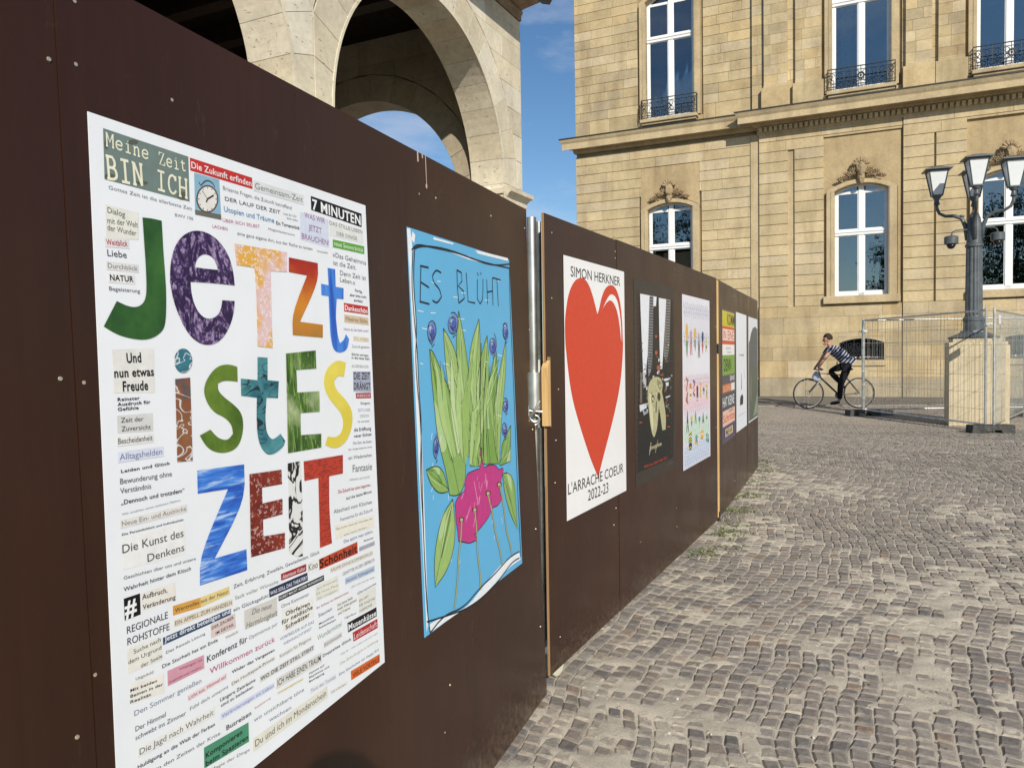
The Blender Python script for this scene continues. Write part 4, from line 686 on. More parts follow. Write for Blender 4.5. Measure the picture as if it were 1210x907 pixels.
('1d1d22',0.0028,4.9,((-0.3519,1.5075),(-0.3366,1.5187),(-0.3205,1.5177),(-0.3096,1.5058),(-0.3075,1.4886),(-0.3143,1.473),(-0.3268,1.4645),(-0.34,1.4653),(-0.349,1.4737),(-0.3511,1.4856),(-0.3463,1.4961),(-0.3369,1.5017),(-0.3267,1.5011))),
('1d1d22',0.0028,4.92,((-0.2983,1.4884),(-0.309,1.4671),(-0.3264,1.4566),(-0.3434,1.4594),(-0.3542,1.473),(-0.3554,1.4911),(-0.3474,1.5069),(-0.3337,1.515),(-0.3198,1.5133),(-0.3106,1.5039),(-0.309,1.4913),(-0.315,1.4808),(-0.3254,1.476),(-0.3361,1.4774),(-0.3431,1.4831),(-0.3447,1.4899),(-0.3408,1.4947))),
('1d1d22',0.003,4.95,((-0.3347,1.4816),(-0.3234,1.4604),(-0.3292,1.4411),(-0.3106,1.452))),
('1d1d22',0.0028,4.9,((-0.3452,1.2406),(-0.335,1.2262),(-0.3362,1.2099),(-0.3474,1.1981),(-0.3639,1.1945),(-0.379,1.1995),(-0.3877,1.2102),(-0.3873,1.2219),(-0.3789,1.2304),(-0.3661,1.2329),(-0.3538,1.2294),(-0.3465,1.2222),(-0.3464,1.2146))),
('1d1d22',0.0028,4.92,((-0.3707,1.2427),(-0.3545,1.2455),(-0.3401,1.2396),(-0.3327,1.2279),(-0.3344,1.2155),(-0.344,1.2069),(-0.3572,1.2049),(-0.369,1.2093),(-0.3753,1.2177),(-0.3744,1.2263),(-0.3673,1.232),(-0.3572,1.2332),(-0.3478,1.2302),(-0.3427,1.2249),(-0.343,1.2199),(-0.3481,1.2171),(-0.3554,1.2172))),
('1d1d22',0.003,4.95,((-0.3662,1.2123),(-0.3545,1.1961),(-0.3595,1.1827),(-0.3415,1.189))),
('1d1d22',0.0028,4.9,((-0.9559,1.1023),(-0.9657,1.1082),(-0.9711,1.1232),(-0.9704,1.1408),(-0.9645,1.1546),(-0.9557,1.1599),(-0.9475,1.1557),(-0.9427,1.1447),(-0.9428,1.1319),(-0.9474,1.1222),(-0.9542,1.1189),(-0.9607,1.122),(-0.9646,1.1292))),
('1d1d22',0.0028,4.92,((-0.9621,1.1248),(-0.9616,1.1438),(-0.9555,1.1591),(-0.9463,1.1654),(-0.9375,1.1614),(-0.9323,1.1497),(-0.9323,1.1353),(-0.937,1.124),(-0.9444,1.1196),(-0.9514,1.1226),(-0.9557,1.1307),(-0.9561,1.1402),(-0.9527,1.1471),(-0.9473,1.1495),(-0.942,1.1473),(-0.9386,1.1425),(-0.9381,1.1377))),
('1d1d22',0.003,4.95,((-0.9594,1.1276),(-0.9527,1.1061),(-0.9567,1.0881),(-0.9448,1.0968))),
('1d1d22',0.0028,4.9,((-0.4026,1.1156),(-0.4067,1.1319),(-0.4008,1.1466),(-0.3878,1.1547),(-0.3726,1.1539),(-0.361,1.1453),(-0.357,1.133),(-0.3614,1.122),(-0.3719,1.1163),(-0.384,1.1171),(-0.3933,1.1232),(-0.3968,1.1314),(-0.3938,1.1382))),
('1d1d22',0.0028,4.92,((-0.3643,1.1029),(-0.3791,1.1037),(-0.3903,1.1125),(-0.3941,1.1251),(-0.3899,1.1367),(-0.3797,1.1432),(-0.3675,1.1427),(-0.358,1.1364),(-0.3544,1.1271),(-0.3575,1.1189),(-0.3654,1.1147),(-0.3749,1.1153),(-0.3824,1.1197),(-0.3854,1.1254),(-0.3834,1.1299),(-0.3778,1.1318),(-0.371,1.1309))),
('1d1d22',0.003,4.95,((-0.3863,1.123),(-0.3758,1.1064),(-0.3805,1.0929),(-0.3641,1.0989))),
('d9e6b8',0.002,3.2,((-0.9496,1.3937),(-0.9114,1.3151),(-0.8721,1.2338),(-0.8346,1.0884))),
('6f9a44',0.0014,3.2,((-0.9479,1.3958),(-0.8979,1.3226),(-0.8514,1.2466),(-0.825,1.0937))),
('1d1d22',0.002,3.2,((-0.9568,1.3902),(-0.9281,1.3018),(-0.9073,1.2118),(-0.8511,1.0792))),
('1d1d22',0.003,3.2,((-0.9562,1.3918),(-0.9209,1.3078),(-0.8915,1.2216),(-0.8437,1.0833))),
('1d1d22',0.0014,3.2,((-0.9567,1.3916),(-0.9304,1.3072),(-0.894,1.2201),(-0.8448,1.0827))),
('5f8f3a',0.0014,3.2,((-0.9505,1.3957),(-0.9057,1.3224),(-0.8527,1.2458),(-0.8256,1.0933))),
('6f9a44',0.003,3.2,((-0.9549,1.3903),(-0.9328,1.3026),(-0.906,1.2126),(-0.8505,1.0795))),
('c3d99a',0.003,3.3,((-0.8565,1.4672),(-0.8377,1.418),(-0.8141,1.3679),(-0.7346,1.2318))),
('d9e6b8',0.002,3.3,((-0.8587,1.4648),(-0.8386,1.4089),(-0.8253,1.3523),(-0.74,1.2248))),
('c3d99a',0.003,3.3,((-0.858,1.4685),(-0.8345,1.4235),(-0.8073,1.3774),(-0.7314,1.236))),
('d9e6b8',0.002,3.3,((-0.8558,1.4694),(-0.8268,1.4267),(-0.8034,1.3829),(-0.7295,1.2385))),
('5f8f3a',0.002,3.3,((-0.8593,1.4659),(-0.839,1.4134),(-0.8198,1.36),(-0.7373,1.2283))),
('c3d99a',0.0014,3.3,((-0.8588,1.4663),(-0.8351,1.4149),(-0.8179,1.3626),(-0.7365,1.2294))),
('1d1d22',0.0014,3.3,((-0.8584,1.4654),(-0.8355,1.4112),(-0.8226,1.3561),(-0.7387,1.2265))),
('c3d99a',0.003,3.4,((-0.7436,1.5124),(-0.7447,1.4263),(-0.7487,1.3401),(-0.7246,1.179))),
('c3d99a',0.002,3.4,((-0.7462,1.5123),(-0.7446,1.4263),(-0.7457,1.34),(-0.7233,1.1789))),
('c3d99a',0.003,3.4,((-0.741,1.5125),(-0.7226,1.4263),(-0.7106,1.3389),(-0.7073,1.1774))),
('1d1d22',0.0014,3.4,((-0.7402,1.5126),(-0.7342,1.4263),(-0.7316,1.3395),(-0.7168,1.1783))),
('5f8f3a',0.002,3.4,((-0.7404,1.5126),(-0.7366,1.4263),(-0.7284,1.3395),(-0.7154,1.1782))),
('c3d99a',0.003,3.4,((-0.7444,1.5124),(-0.7405,1.4263),(-0.7298,1.3395),(-0.716,1.1782))),
('d9e6b8',0.002,3.4,((-0.7394,1.5126),(-0.7294,1.4263),(-0.7245,1.3393),(-0.7136,1.178))),
('c3d99a',0.003,3.5,((-0.5871,1.4956),(-0.598,1.4176),(-0.6164,1.3402),(-0.6245,1.1717))),
('c3d99a',0.0014,3.5,((-0.592,1.4962),(-0.616,1.4204),(-0.6487,1.346),(-0.639,1.1752))),
('c3d99a',0.003,3.5,((-0.5852,1.4961),(-0.6149,1.4193),(-0.636,1.3437),(-0.6333,1.1739))),
('d9e6b8',0.002,3.5,((-0.5935,1.4964),(-0.6266,1.4213),(-0.659,1.3478),(-0.6437,1.1764))),
('6f9a44',0.002,3.5,((-0.5829,1.4959),(-0.6127,1.4184),(-0.6261,1.342),(-0.6288,1.1728))),
('c3d99a',0.003,3.5,((-0.5892,1.4964),(-0.622,1.4211),(-0.6568,1.3475),(-0.6427,1.1761))),
('1d1d22',0.002,3.5,((-0.5835,1.4959),(-0.6013,1.4183),(-0.6253,1.3418),(-0.6285,1.1727))),
('c3d99a',0.002,3.6,((-0.5187,1.4432),(-0.5231,1.3682),(-0.5458,1.2942),(-0.5743,1.1522))),
('6f9a44',0.002,3.6,((-0.5209,1.4432),(-0.551,1.3687),(-0.589,1.2961),(-0.5936,1.154))),
('1d1d22',0.0014,3.6,((-0.5179,1.4432),(-0.5392,1.3685),(-0.5601,1.2948),(-0.5807,1.1528))),
('d9e6b8',0.003,3.6,((-0.5198,1.4432),(-0.5469,1.3686),(-0.5824,1.2958),(-0.5906,1.1538))),
('c3d99a',0.003,3.6,((-0.5219,1.4432),(-0.5429,1.3686),(-0.5673,1.2951),(-0.5839,1.1531))),
('5f8f3a',0.0014,3.6,((-0.5188,1.4432),(-0.5553,1.3688),(-0.5797,1.2957),(-0.5894,1.1536))),
('d9e6b8',0.002,3.6,((-0.5188,1.4432),(-0.5449,1.3686),(-0.557,1.2947),(-0.5793,1.1527))),
('6f9a44',0.002,3.7,((-0.44,1.3967),(-0.4594,1.3266),(-0.4838,1.2576),(-0.4696,1.1268))),
('c3d99a',0.003,3.7,((-0.4413,1.3946),(-0.4803,1.3191),(-0.5056,1.2448),(-0.4795,1.1214))),
('5f8f3a',0.0014,3.7,((-0.4381,1.3986),(-0.4544,1.3336),(-0.4645,1.269),(-0.4608,1.1315))),
('6f9a44',0.002,3.7,((-0.438,1.398),(-0.4492,1.3313),(-0.4702,1.2656),(-0.4634,1.1301))),
('5f8f3a',0.003,3.7,((-0.4374,1.3982),(-0.4541,1.332),(-0.4687,1.2665),(-0.4627,1.1305))),
('c3d99a',0.003,3.7,((-0.4462,1.3937),(-0.4786,1.3156),(-0.5147,1.2395),(-0.4837,1.1192))),
('c3d99a',0.003,3.7,((-0.4426,1.3952),(-0.4705,1.3211),(-0.4994,1.2485),(-0.4767,1.1229))),
('5f8f3a',0.0014,3.8,((-0.3328,1.43),(-0.3642,1.3568),(-0.3852,1.2845),(-0.437,1.1576))),
('d9e6b8',0.002,3.8,((-0.3369,1.4297),(-0.371,1.3559),(-0.4034,1.2835),(-0.4449,1.1575))),
('5f8f3a',0.0014,3.8,((-0.3344,1.4299),(-0.3589,1.3563),(-0.3913,1.2842),(-0.4396,1.1576))),
('c3d99a',0.002,3.8,((-0.3393,1.4298),(-0.3669,1.3563),(-0.3941,1.2841),(-0.4409,1.1575))),
('6f9a44',0.003,3.8,((-0.3384,1.4294),(-0.3865,1.3552),(-0.4196,1.2826),(-0.452,1.1574))),
('d9e6b8',0.002,3.8,((-0.3378,1.4298),(-0.3702,1.3563),(-0.3955,1.284),(-0.4414,1.1575))),
('d9e6b8',0.0014,3.8,((-0.3381,1.4294),(-0.3728,1.355),(-0.419,1.2827),(-0.4518,1.1574))),
('c3d99a',0.003,3.9,((-1.0176,1.0743),(-1.0043,1.0614),(-0.9883,1.048),(-0.9293,1.0183))),
('5f8f3a',0.003,3.9,((-1.012,1.0774),(-0.9925,1.0748),(-0.9658,1.0712),(-0.9187,1.0289))),
('6f9a44',0.003,3.9,((-1.0153,1.0754),(-0.9921,1.0653),(-0.9798,1.0567),(-0.9253,1.0223))),
('5f8f3a',0.003,3.9,((-1.0128,1.0768),(-0.9937,1.0722),(-0.9699,1.0669),(-0.9207,1.0269))),
('6f9a44',0.0014,3.9,((-1.0165,1.0746),(-1.0008,1.0627),(-0.9856,1.0508),(-0.928,1.0196))),
('6f9a44',0.003,3.9,((-1.0139,1.075),(-0.9998,1.0658),(-0.9808,1.0557),(-0.9258,1.0219))),
('6f9a44',0.0014,3.9,((-1.0142,1.075),(-0.9967,1.0649),(-0.9814,1.0551),(-0.9261,1.0216))),
('5f8f3a',0.0014,4.0,((-0.8567,0.9562),(-0.8692,0.9309),(-0.8887,0.9074),(-0.9494,0.8114))),
('5f8f3a',0.002,4.0,((-0.856,0.9557),(-0.8601,0.9275),(-0.8767,0.902),(-0.9443,0.8089))),
('6f9a44',0.003,4.0,((-0.8557,0.9558),(-0.8689,0.93),(-0.8823,0.9045),(-0.9467,0.81))),
('1d1d22',0.0014,4.0,((-0.8579,0.9571),(-0.8834,0.9361),(-0.906,0.9151),(-0.9569,0.8151))),
('1d1d22',0.003,4.0,((-0.8566,0.956),(-0.8689,0.9302),(-0.8835,0.9051),(-0.9472,0.8103))),
('d9e6b8',0.003,4.0,((-0.8566,0.9565),(-0.8736,0.9331),(-0.8984,0.9117),(-0.9536,0.8135))),
('d9e6b8',0.002,4.0,((-0.8514,0.9544),(-0.8632,0.9266),(-0.8654,0.897),(-0.9395,0.8065))),
('d9e6b8',0.002,4.1,((-0.4158,0.9696),(-0.3971,0.9474),(-0.3916,0.9271),(-0.3344,0.8303))),
('d9e6b8',0.0014,4.1,((-0.4096,0.9721),(-0.3967,0.9606),(-0.372,0.947),(-0.3253,0.8391))),
('1d1d22',0.002,4.1,((-0.4127,0.9701),(-0.4078,0.9528),(-0.3861,0.9327),(-0.3318,0.8328))),
('6f9a44',0.002,4.1,((-0.411,0.9719),(-0.3948,0.9585),(-0.3747,0.9444),(-0.3265,0.838))),
('c3d99a',0.0014,4.1,((-0.4092,0.9736),(-0.3811,0.9639),(-0.3635,0.9557),(-0.3213,0.843))),
('5f8f3a',0.0014,4.1,((-0.412,0.9712),(-0.3905,0.9546),(-0.3795,0.9394),(-0.3287,0.8358))),
('6f9a44',0.002,4.1,((-0.4107,0.9725),(-0.3928,0.9607),(-0.3709,0.9482),(-0.3247,0.8397))),
('5f8f3a',0.002,4.2,((-0.315,1.1243),(-0.3451,1.0806),(-0.3576,1.0355),(-0.4029,1.0206))),
('c3d99a',0.002,4.2,((-0.3209,1.1277),(-0.3565,1.0928),(-0.3821,1.0575),(-0.4137,1.0304))),
('c3d99a',0.002,4.2,((-0.3177,1.1247),(-0.3441,1.081),(-0.3588,1.0366),(-0.4034,1.0211))),
('d9e6b8',0.002,4.2,((-0.325,1.1292),(-0.3538,1.0963),(-0.3907,1.0652),(-0.4174,1.0339))),
('c3d99a',0.003,4.2,((-0.3168,1.1249),(-0.3355,1.0811),(-0.3611,1.0387),(-0.4044,1.022))),
('6f9a44',0.0014,4.2,((-0.3211,1.127),(-0.3552,1.0898),(-0.3758,1.0518),(-0.4109,1.0279))),
('1d1d22',0.002,4.2,((-0.3183,1.1243),(-0.3291,1.0776),(-0.3549,1.0331),(-0.4017,1.0195))),
('1d1d22',0.0024,4.01,((-0.9453,1.4082),(-0.9277,1.3464),(-0.9286,1.2354),(-0.85,1.0968),(-0.8298,1.0749),(-0.8893,1.2394),(-0.903,1.3422),(-0.9453,1.4082))),
('6f9a44',0.0022,4.012,((-0.9474,1.3878),(-0.9095,1.2339),(-0.8383,1.1022))),
('1d1d22',0.0024,4.025,((-0.8982,1.3863),(-0.8895,1.3234),(-0.8928,1.2327),(-0.8304,1.0861),(-0.8102,1.0927),(-0.858,1.2371),(-0.8678,1.319),(-0.8982,1.3863))),
('6f9a44',0.0022,4.027,((-0.9003,1.3655),(-0.8759,1.2314),(-0.8193,1.0998))),
('1d1d22',0.0024,4.04,((-0.8184,1.4021),(-0.8276,1.3378),(-0.842,1.2288),(-0.8007,1.0954),(-0.7792,1.0987),(-0.8037,1.2332),(-0.8034,1.3334),(-0.8184,1.4021))),
('e3edc8',0.0022,4.042,((-0.8206,1.3806),(-0.8234,1.2274),(-0.7901,1.0961))),
('1d1d22',0.0024,4.055,((-0.7577,1.3778),(-0.783,1.3126),(-0.8033,1.2259),(-0.7785,1.1009),(-0.7584,1.0639),(-0.7591,1.23),(-0.7549,1.3078),(-0.7577,1.3778))),
('6f9a44',0.0022,4.057,((-0.76,1.3558),(-0.7818,1.2243),(-0.7673,1.0932))),
('1d1d22',0.0024,4.07,((-0.6949,1.34),(-0.7339,1.2743),(-0.7569,1.2224),(-0.7559,1.073),(-0.7381,1.0513),(-0.7192,1.2271),(-0.71,1.2692),(-0.6949,1.34))),
('e3edc8',0.0022,4.072,((-0.6973,1.3175),(-0.7386,1.221),(-0.7441,1.0903))),
('1d1d22',0.0024,4.085,((-0.6372,1.4192),(-0.687,1.3513),(-0.7232,1.2199),(-0.7385,1.0651),(-0.7189,1.086),(-0.6903,1.2249),(-0.666,1.3469),(-0.6372,1.4192))),
('6f9a44',0.0022,4.087,((-0.6397,1.3962),(-0.7072,1.2187),(-0.7274,1.0882))),
('1d1d22',0.0024,4.1,((-0.5659,1.2903),(-0.6397,1.2244),(-0.6748,1.2162),(-0.714,1.0527),(-0.6919,1.0495),(-0.6314,1.2207),(-0.612,1.2185),(-0.5659,1.2903))),
('6f9a44',0.0022,4.102,((-0.5686,1.2667),(-0.6537,1.2146),(-0.6994,1.0847))),
('1d1d22',0.0024,4.115,((-0.4698,1.2888),(-0.5706,1.2222),(-0.6185,1.212),(-0.6841,1.0566),(-0.6618,1.0321),(-0.5695,1.2162),(-0.5389,1.2159),(-0.4698,1.2888))),
('6f9a44',0.0022,4.117,((-0.4726,1.2644),(-0.5946,1.2101),(-0.6691,1.0808))),
('1d1d22',0.0024,4.13,((-0.4046,1.3847),(-0.5165,1.3136),(-0.5789,1.209),(-0.662,1.0726),(-0.6437,1.0805),(-0.5441,1.2143),(-0.494,1.3087),(-0.4046,1.3847))),
('e3edc8',0.0022,4.132,((-0.4075,1.3597),(-0.5621,1.2077),(-0.6526,1.0788))),
('1d1d22',0.005,4.3,((-0.5679,1.4428),(-0.6016,1.242),(-0.6118,1.0652))),
('1d1d22',0.002,4.3,((-0.4928,1.3616),(-0.5402,1.238),(-0.5681,1.0595))),
('a2c270',0.007,4.3,((-0.4993,1.4114),(-0.5489,1.2386),(-0.5743,1.0603))),
('1d1d22',0.002,4.3,((-0.8813,1.3761),(-0.8333,1.2568),(-0.7817,1.0871))),
('8fb560',0.002,4.3,((-0.6711,1.4354),(-0.6775,1.2468),(-0.6665,1.0723))),
('a2c270',0.007,4.3,((-0.766,1.4242),(-0.7483,1.2514),(-0.7184,1.079))),
('a2c270',0.007,4.3,((-0.6436,1.4059),(-0.6546,1.2454),(-0.6499,1.0701))),
('1d1d22',0.005,4.3,((-0.535,1.3597),(-0.5707,1.24),(-0.5898,1.0623))),
('8fb560',0.002,4.3,((-0.7964,1.4059),(-0.7701,1.2528),(-0.7345,1.081))),
('a82c6c',0.003,4.52,((-0.7569,1.0048),(-0.7542,0.9701))),
('e48ab5',0.005,4.52,((-0.6104,0.9758),(-0.6308,0.9503))),
('f0b4d0',0.005,4.52,((-0.5664,0.9766),(-0.5724,0.9565))),
('c93a86',0.003,4.52,((-0.5631,0.9216),(-0.5801,0.8861))),
('f0b4d0',0.003,4.52,((-0.6547,0.934),(-0.6629,0.9113))),
('a82c6c',0.005,4.52,((-0.6649,0.8905),(-0.6692,0.8622))),
('e48ab5',0.005,4.52,((-0.752,0.895),(-0.7576,0.8779))),
('f0b4d0',0.005,4.52,((-0.6362,0.9358),(-0.6508,0.9098))),
('a82c6c',0.005,4.52,((-0.5308,0.9042),(-0.5467,0.8923))),
('e48ab5',0.005,4.52,((-0.7649,1.0215),(-0.7597,0.9987))),
('e48ab5',0.005,4.52,((-0.6863,0.8731),(-0.7016,0.846))),
('e48ab5',0.005,4.52,((-0.6473,1.0021),(-0.6541,0.99))),
('e48ab5',0.003,4.52,((-0.4851,0.8215),(-0.4944,0.8016))),
('e48ab5',0.005,4.52,((-0.5818,0.9825),(-0.5919,0.9708))),
('f0b4d0',0.003,4.52,((-0.6394,0.9838),(-0.6397,0.9605))),
('e48ab5',0.005,4.52,((-0.6823,0.9252),(-0.6942,0.8916))),
('1a1c28',0.0048,5,((-1.0523,1.6961),(-1.0221,1.7161),(-0.9401,1.7199),(-0.7396,1.7269),(-0.5466,1.7184),(-0.2581,1.726))),
('1a1c28',0.0048,5,((-1.0378,1.7011),(-0.9856,1.7175),(-0.8267,1.7286),(-0.6466,1.7228),(-0.4385,1.7161),(-0.2563,1.741))),
('1a1c28',0.0048,5,((-1.0456,1.6936),(-1.0607,1.6081),(-1.056,1.5115),(-1.0441,1.4142),(-1.0464,1.3163),(-1.0377,1.2127),(-1.0602,1.0737),(-1.0554,0.9312),(-1.0567,0.7892),(-1.0496,0.6512))),
('1a1c28',0.0048,5,((-1.0338,1.6983),(-1.0509,1.6089),(-1.0407,1.4795),(-1.0614,1.3818),(-1.042,1.2131),(-1.0495,1.0721),(-1.0576,0.8606),(-1.0555,0.6889),(-1.0414,0.6197))),
('1a1c28',0.0048,5,((-1.0587,0.6564),(-0.9126,0.6281),(-0.7822,0.6056),(-0.6351,0.5969),(-0.4918,0.6157),(-0.3592,0.6435),(-0.2764,0.6382))),
('1a1c28',0.0048,5,((-1.0414,0.6197),(-0.947,0.6393),(-0.8009,0.6156),(-0.6745,0.6381),(-0.537,0.646),(-0.3831,0.6681),(-0.2736,0.6614))),
('1a1c28',0.0048,5,((-0.2579,1.7278),(-0.2669,1.5877),(-0.2646,1.4132),(-0.2631,1.1455),(-0.2666,0.9539),(-0.2614,0.7619),(-0.2593,0.6367))),
('1a1c28',0.0048,5,((-0.9989,1.6563),(-1.0134,1.5528))),
('1a1c28',0.0048,5,((-1.0032,1.6579),(-0.9493,1.658))),
('1a1c28',0.0048,5,((-1.0033,1.6116),(-0.952,1.6003))),
('1a1c28',0.0048,5,((-1.016,1.556),(-0.9537,1.5522))),
('1a1c28',0.0048,5,((-0.8645,1.6512),(-0.8994,1.6575),(-0.9252,1.6366),(-0.9193,1.6166),(-0.8808,1.6023),(-0.8685,1.5788),(-0.9015,1.5566),(-0.9324,1.5644))),
('1a1c28',0.0048,5,((-0.7455,1.6713),(-0.7472,1.6197),(-0.7419,1.5672))),
('1a1c28',0.0048,5,((-0.7455,1.6713),(-0.7095,1.6659),(-0.7086,1.6392),(-0.7416,1.6217),(-0.7007,1.6085),(-0.6957,1.5849),(-0.7419,1.5672))),
('1a1c28',0.0048,5,((-0.6715,1.6695),(-0.6661,1.5769),(-0.6073,1.575))),
('1a1c28',0.0048,5,((-0.5782,1.6564),(-0.5855,1.5895),(-0.5624,1.5752),(-0.5353,1.5927),(-0.5276,1.6624))),
('1a1c28',0.0048,5,((-0.5758,1.6785),(-0.5686,1.669))),
('1a1c28',0.0048,5,((-0.5463,1.6829),(-0.5432,1.6737))),
('1a1c28',0.0048,5,((-0.4931,1.6638),(-0.4938,1.5791))),
('1a1c28',0.0048,5,((-0.439,1.6726),(-0.4431,1.5763))),
('1a1c28',0.0048,5,((-0.4937,1.6194),(-0.4419,1.6272))),
('1a1c28',0.0048,5,((-0.4365,1.6745),(-0.3578,1.673))),
('1a1c28',0.0048,5,((-0.3932,1.6725),(-0.3902,1.5767))),
]
HEART_TEXT=[
('SIMON HERKNER',0.2778,1.7447,0.008,0.6743,0.0449,'1a1a1a',0.9,'',0,1.0),
("L'ARRACHE COEUR",0.2135,0.7814,-0.01,0.7579,0.0477,'1a1a1a',0.9,'',0,1.0),
('2022-23',0.4534,0.7121,-0.021,0.2818,0.05,'1a1a1a',0.9,'',0,1.0),
]
HEART_SHAPES=[
('d4462b',1,((0.609,1.5906),(0.5537,1.6724),(0.4944,1.7298),(0.4355,1.7493),(0.3892,1.7481),(0.321,1.7291),(0.2539,1.6747),(0.215,1.591),(0.2023,1.5256),(0.2057,1.4445),(0.2148,1.4092),(0.2302,1.3403),(0.2602,1.2403),(0.3097,1.1471),(0.4147,1.0047),(0.4978,0.9003),(0.5941,0.8007),(0.6663,0.8896),(0.8212,1.0649),(0.9315,1.2198),(0.9796,1.3592),(0.9945,1.4771),(0.9875,1.4489),(0.9815,1.5468),(0.9635,1.6437),(0.921,1.7091),(0.8638,1.7434),(0.7931,1.7458),(0.7239,1.7241),(0.669,1.6748),(0.633,1.6141))),
('f6f4f2',2,((0.6884,1.623),(0.7438,1.67),(0.8056,1.7017),(0.8765,1.692),(0.925,1.6515),(0.9633,1.5463),(0.9604,1.4566),(0.9393,1.5457),(0.9032,1.6168),(0.8467,1.6589),(0.7906,1.6699),(0.735,1.6511))),
]
HEART_STROKES=[
]
HEAD_TEXT=[
('Josephine',1.4416,0.8339,-0.001,0.2547,0.0246,'ddd6a8',0.3,'',0.35,1.0),
('Wer aus Stein bist Du?',1.3318,0.7427,-0.012,0.4932,0.016,'c2472e',1,'',0,1.0),
('www ausstellung',1.8209,0.6975,-0.01,0.1383,0.0054,'8a8580',0,'',0,1.0),
]
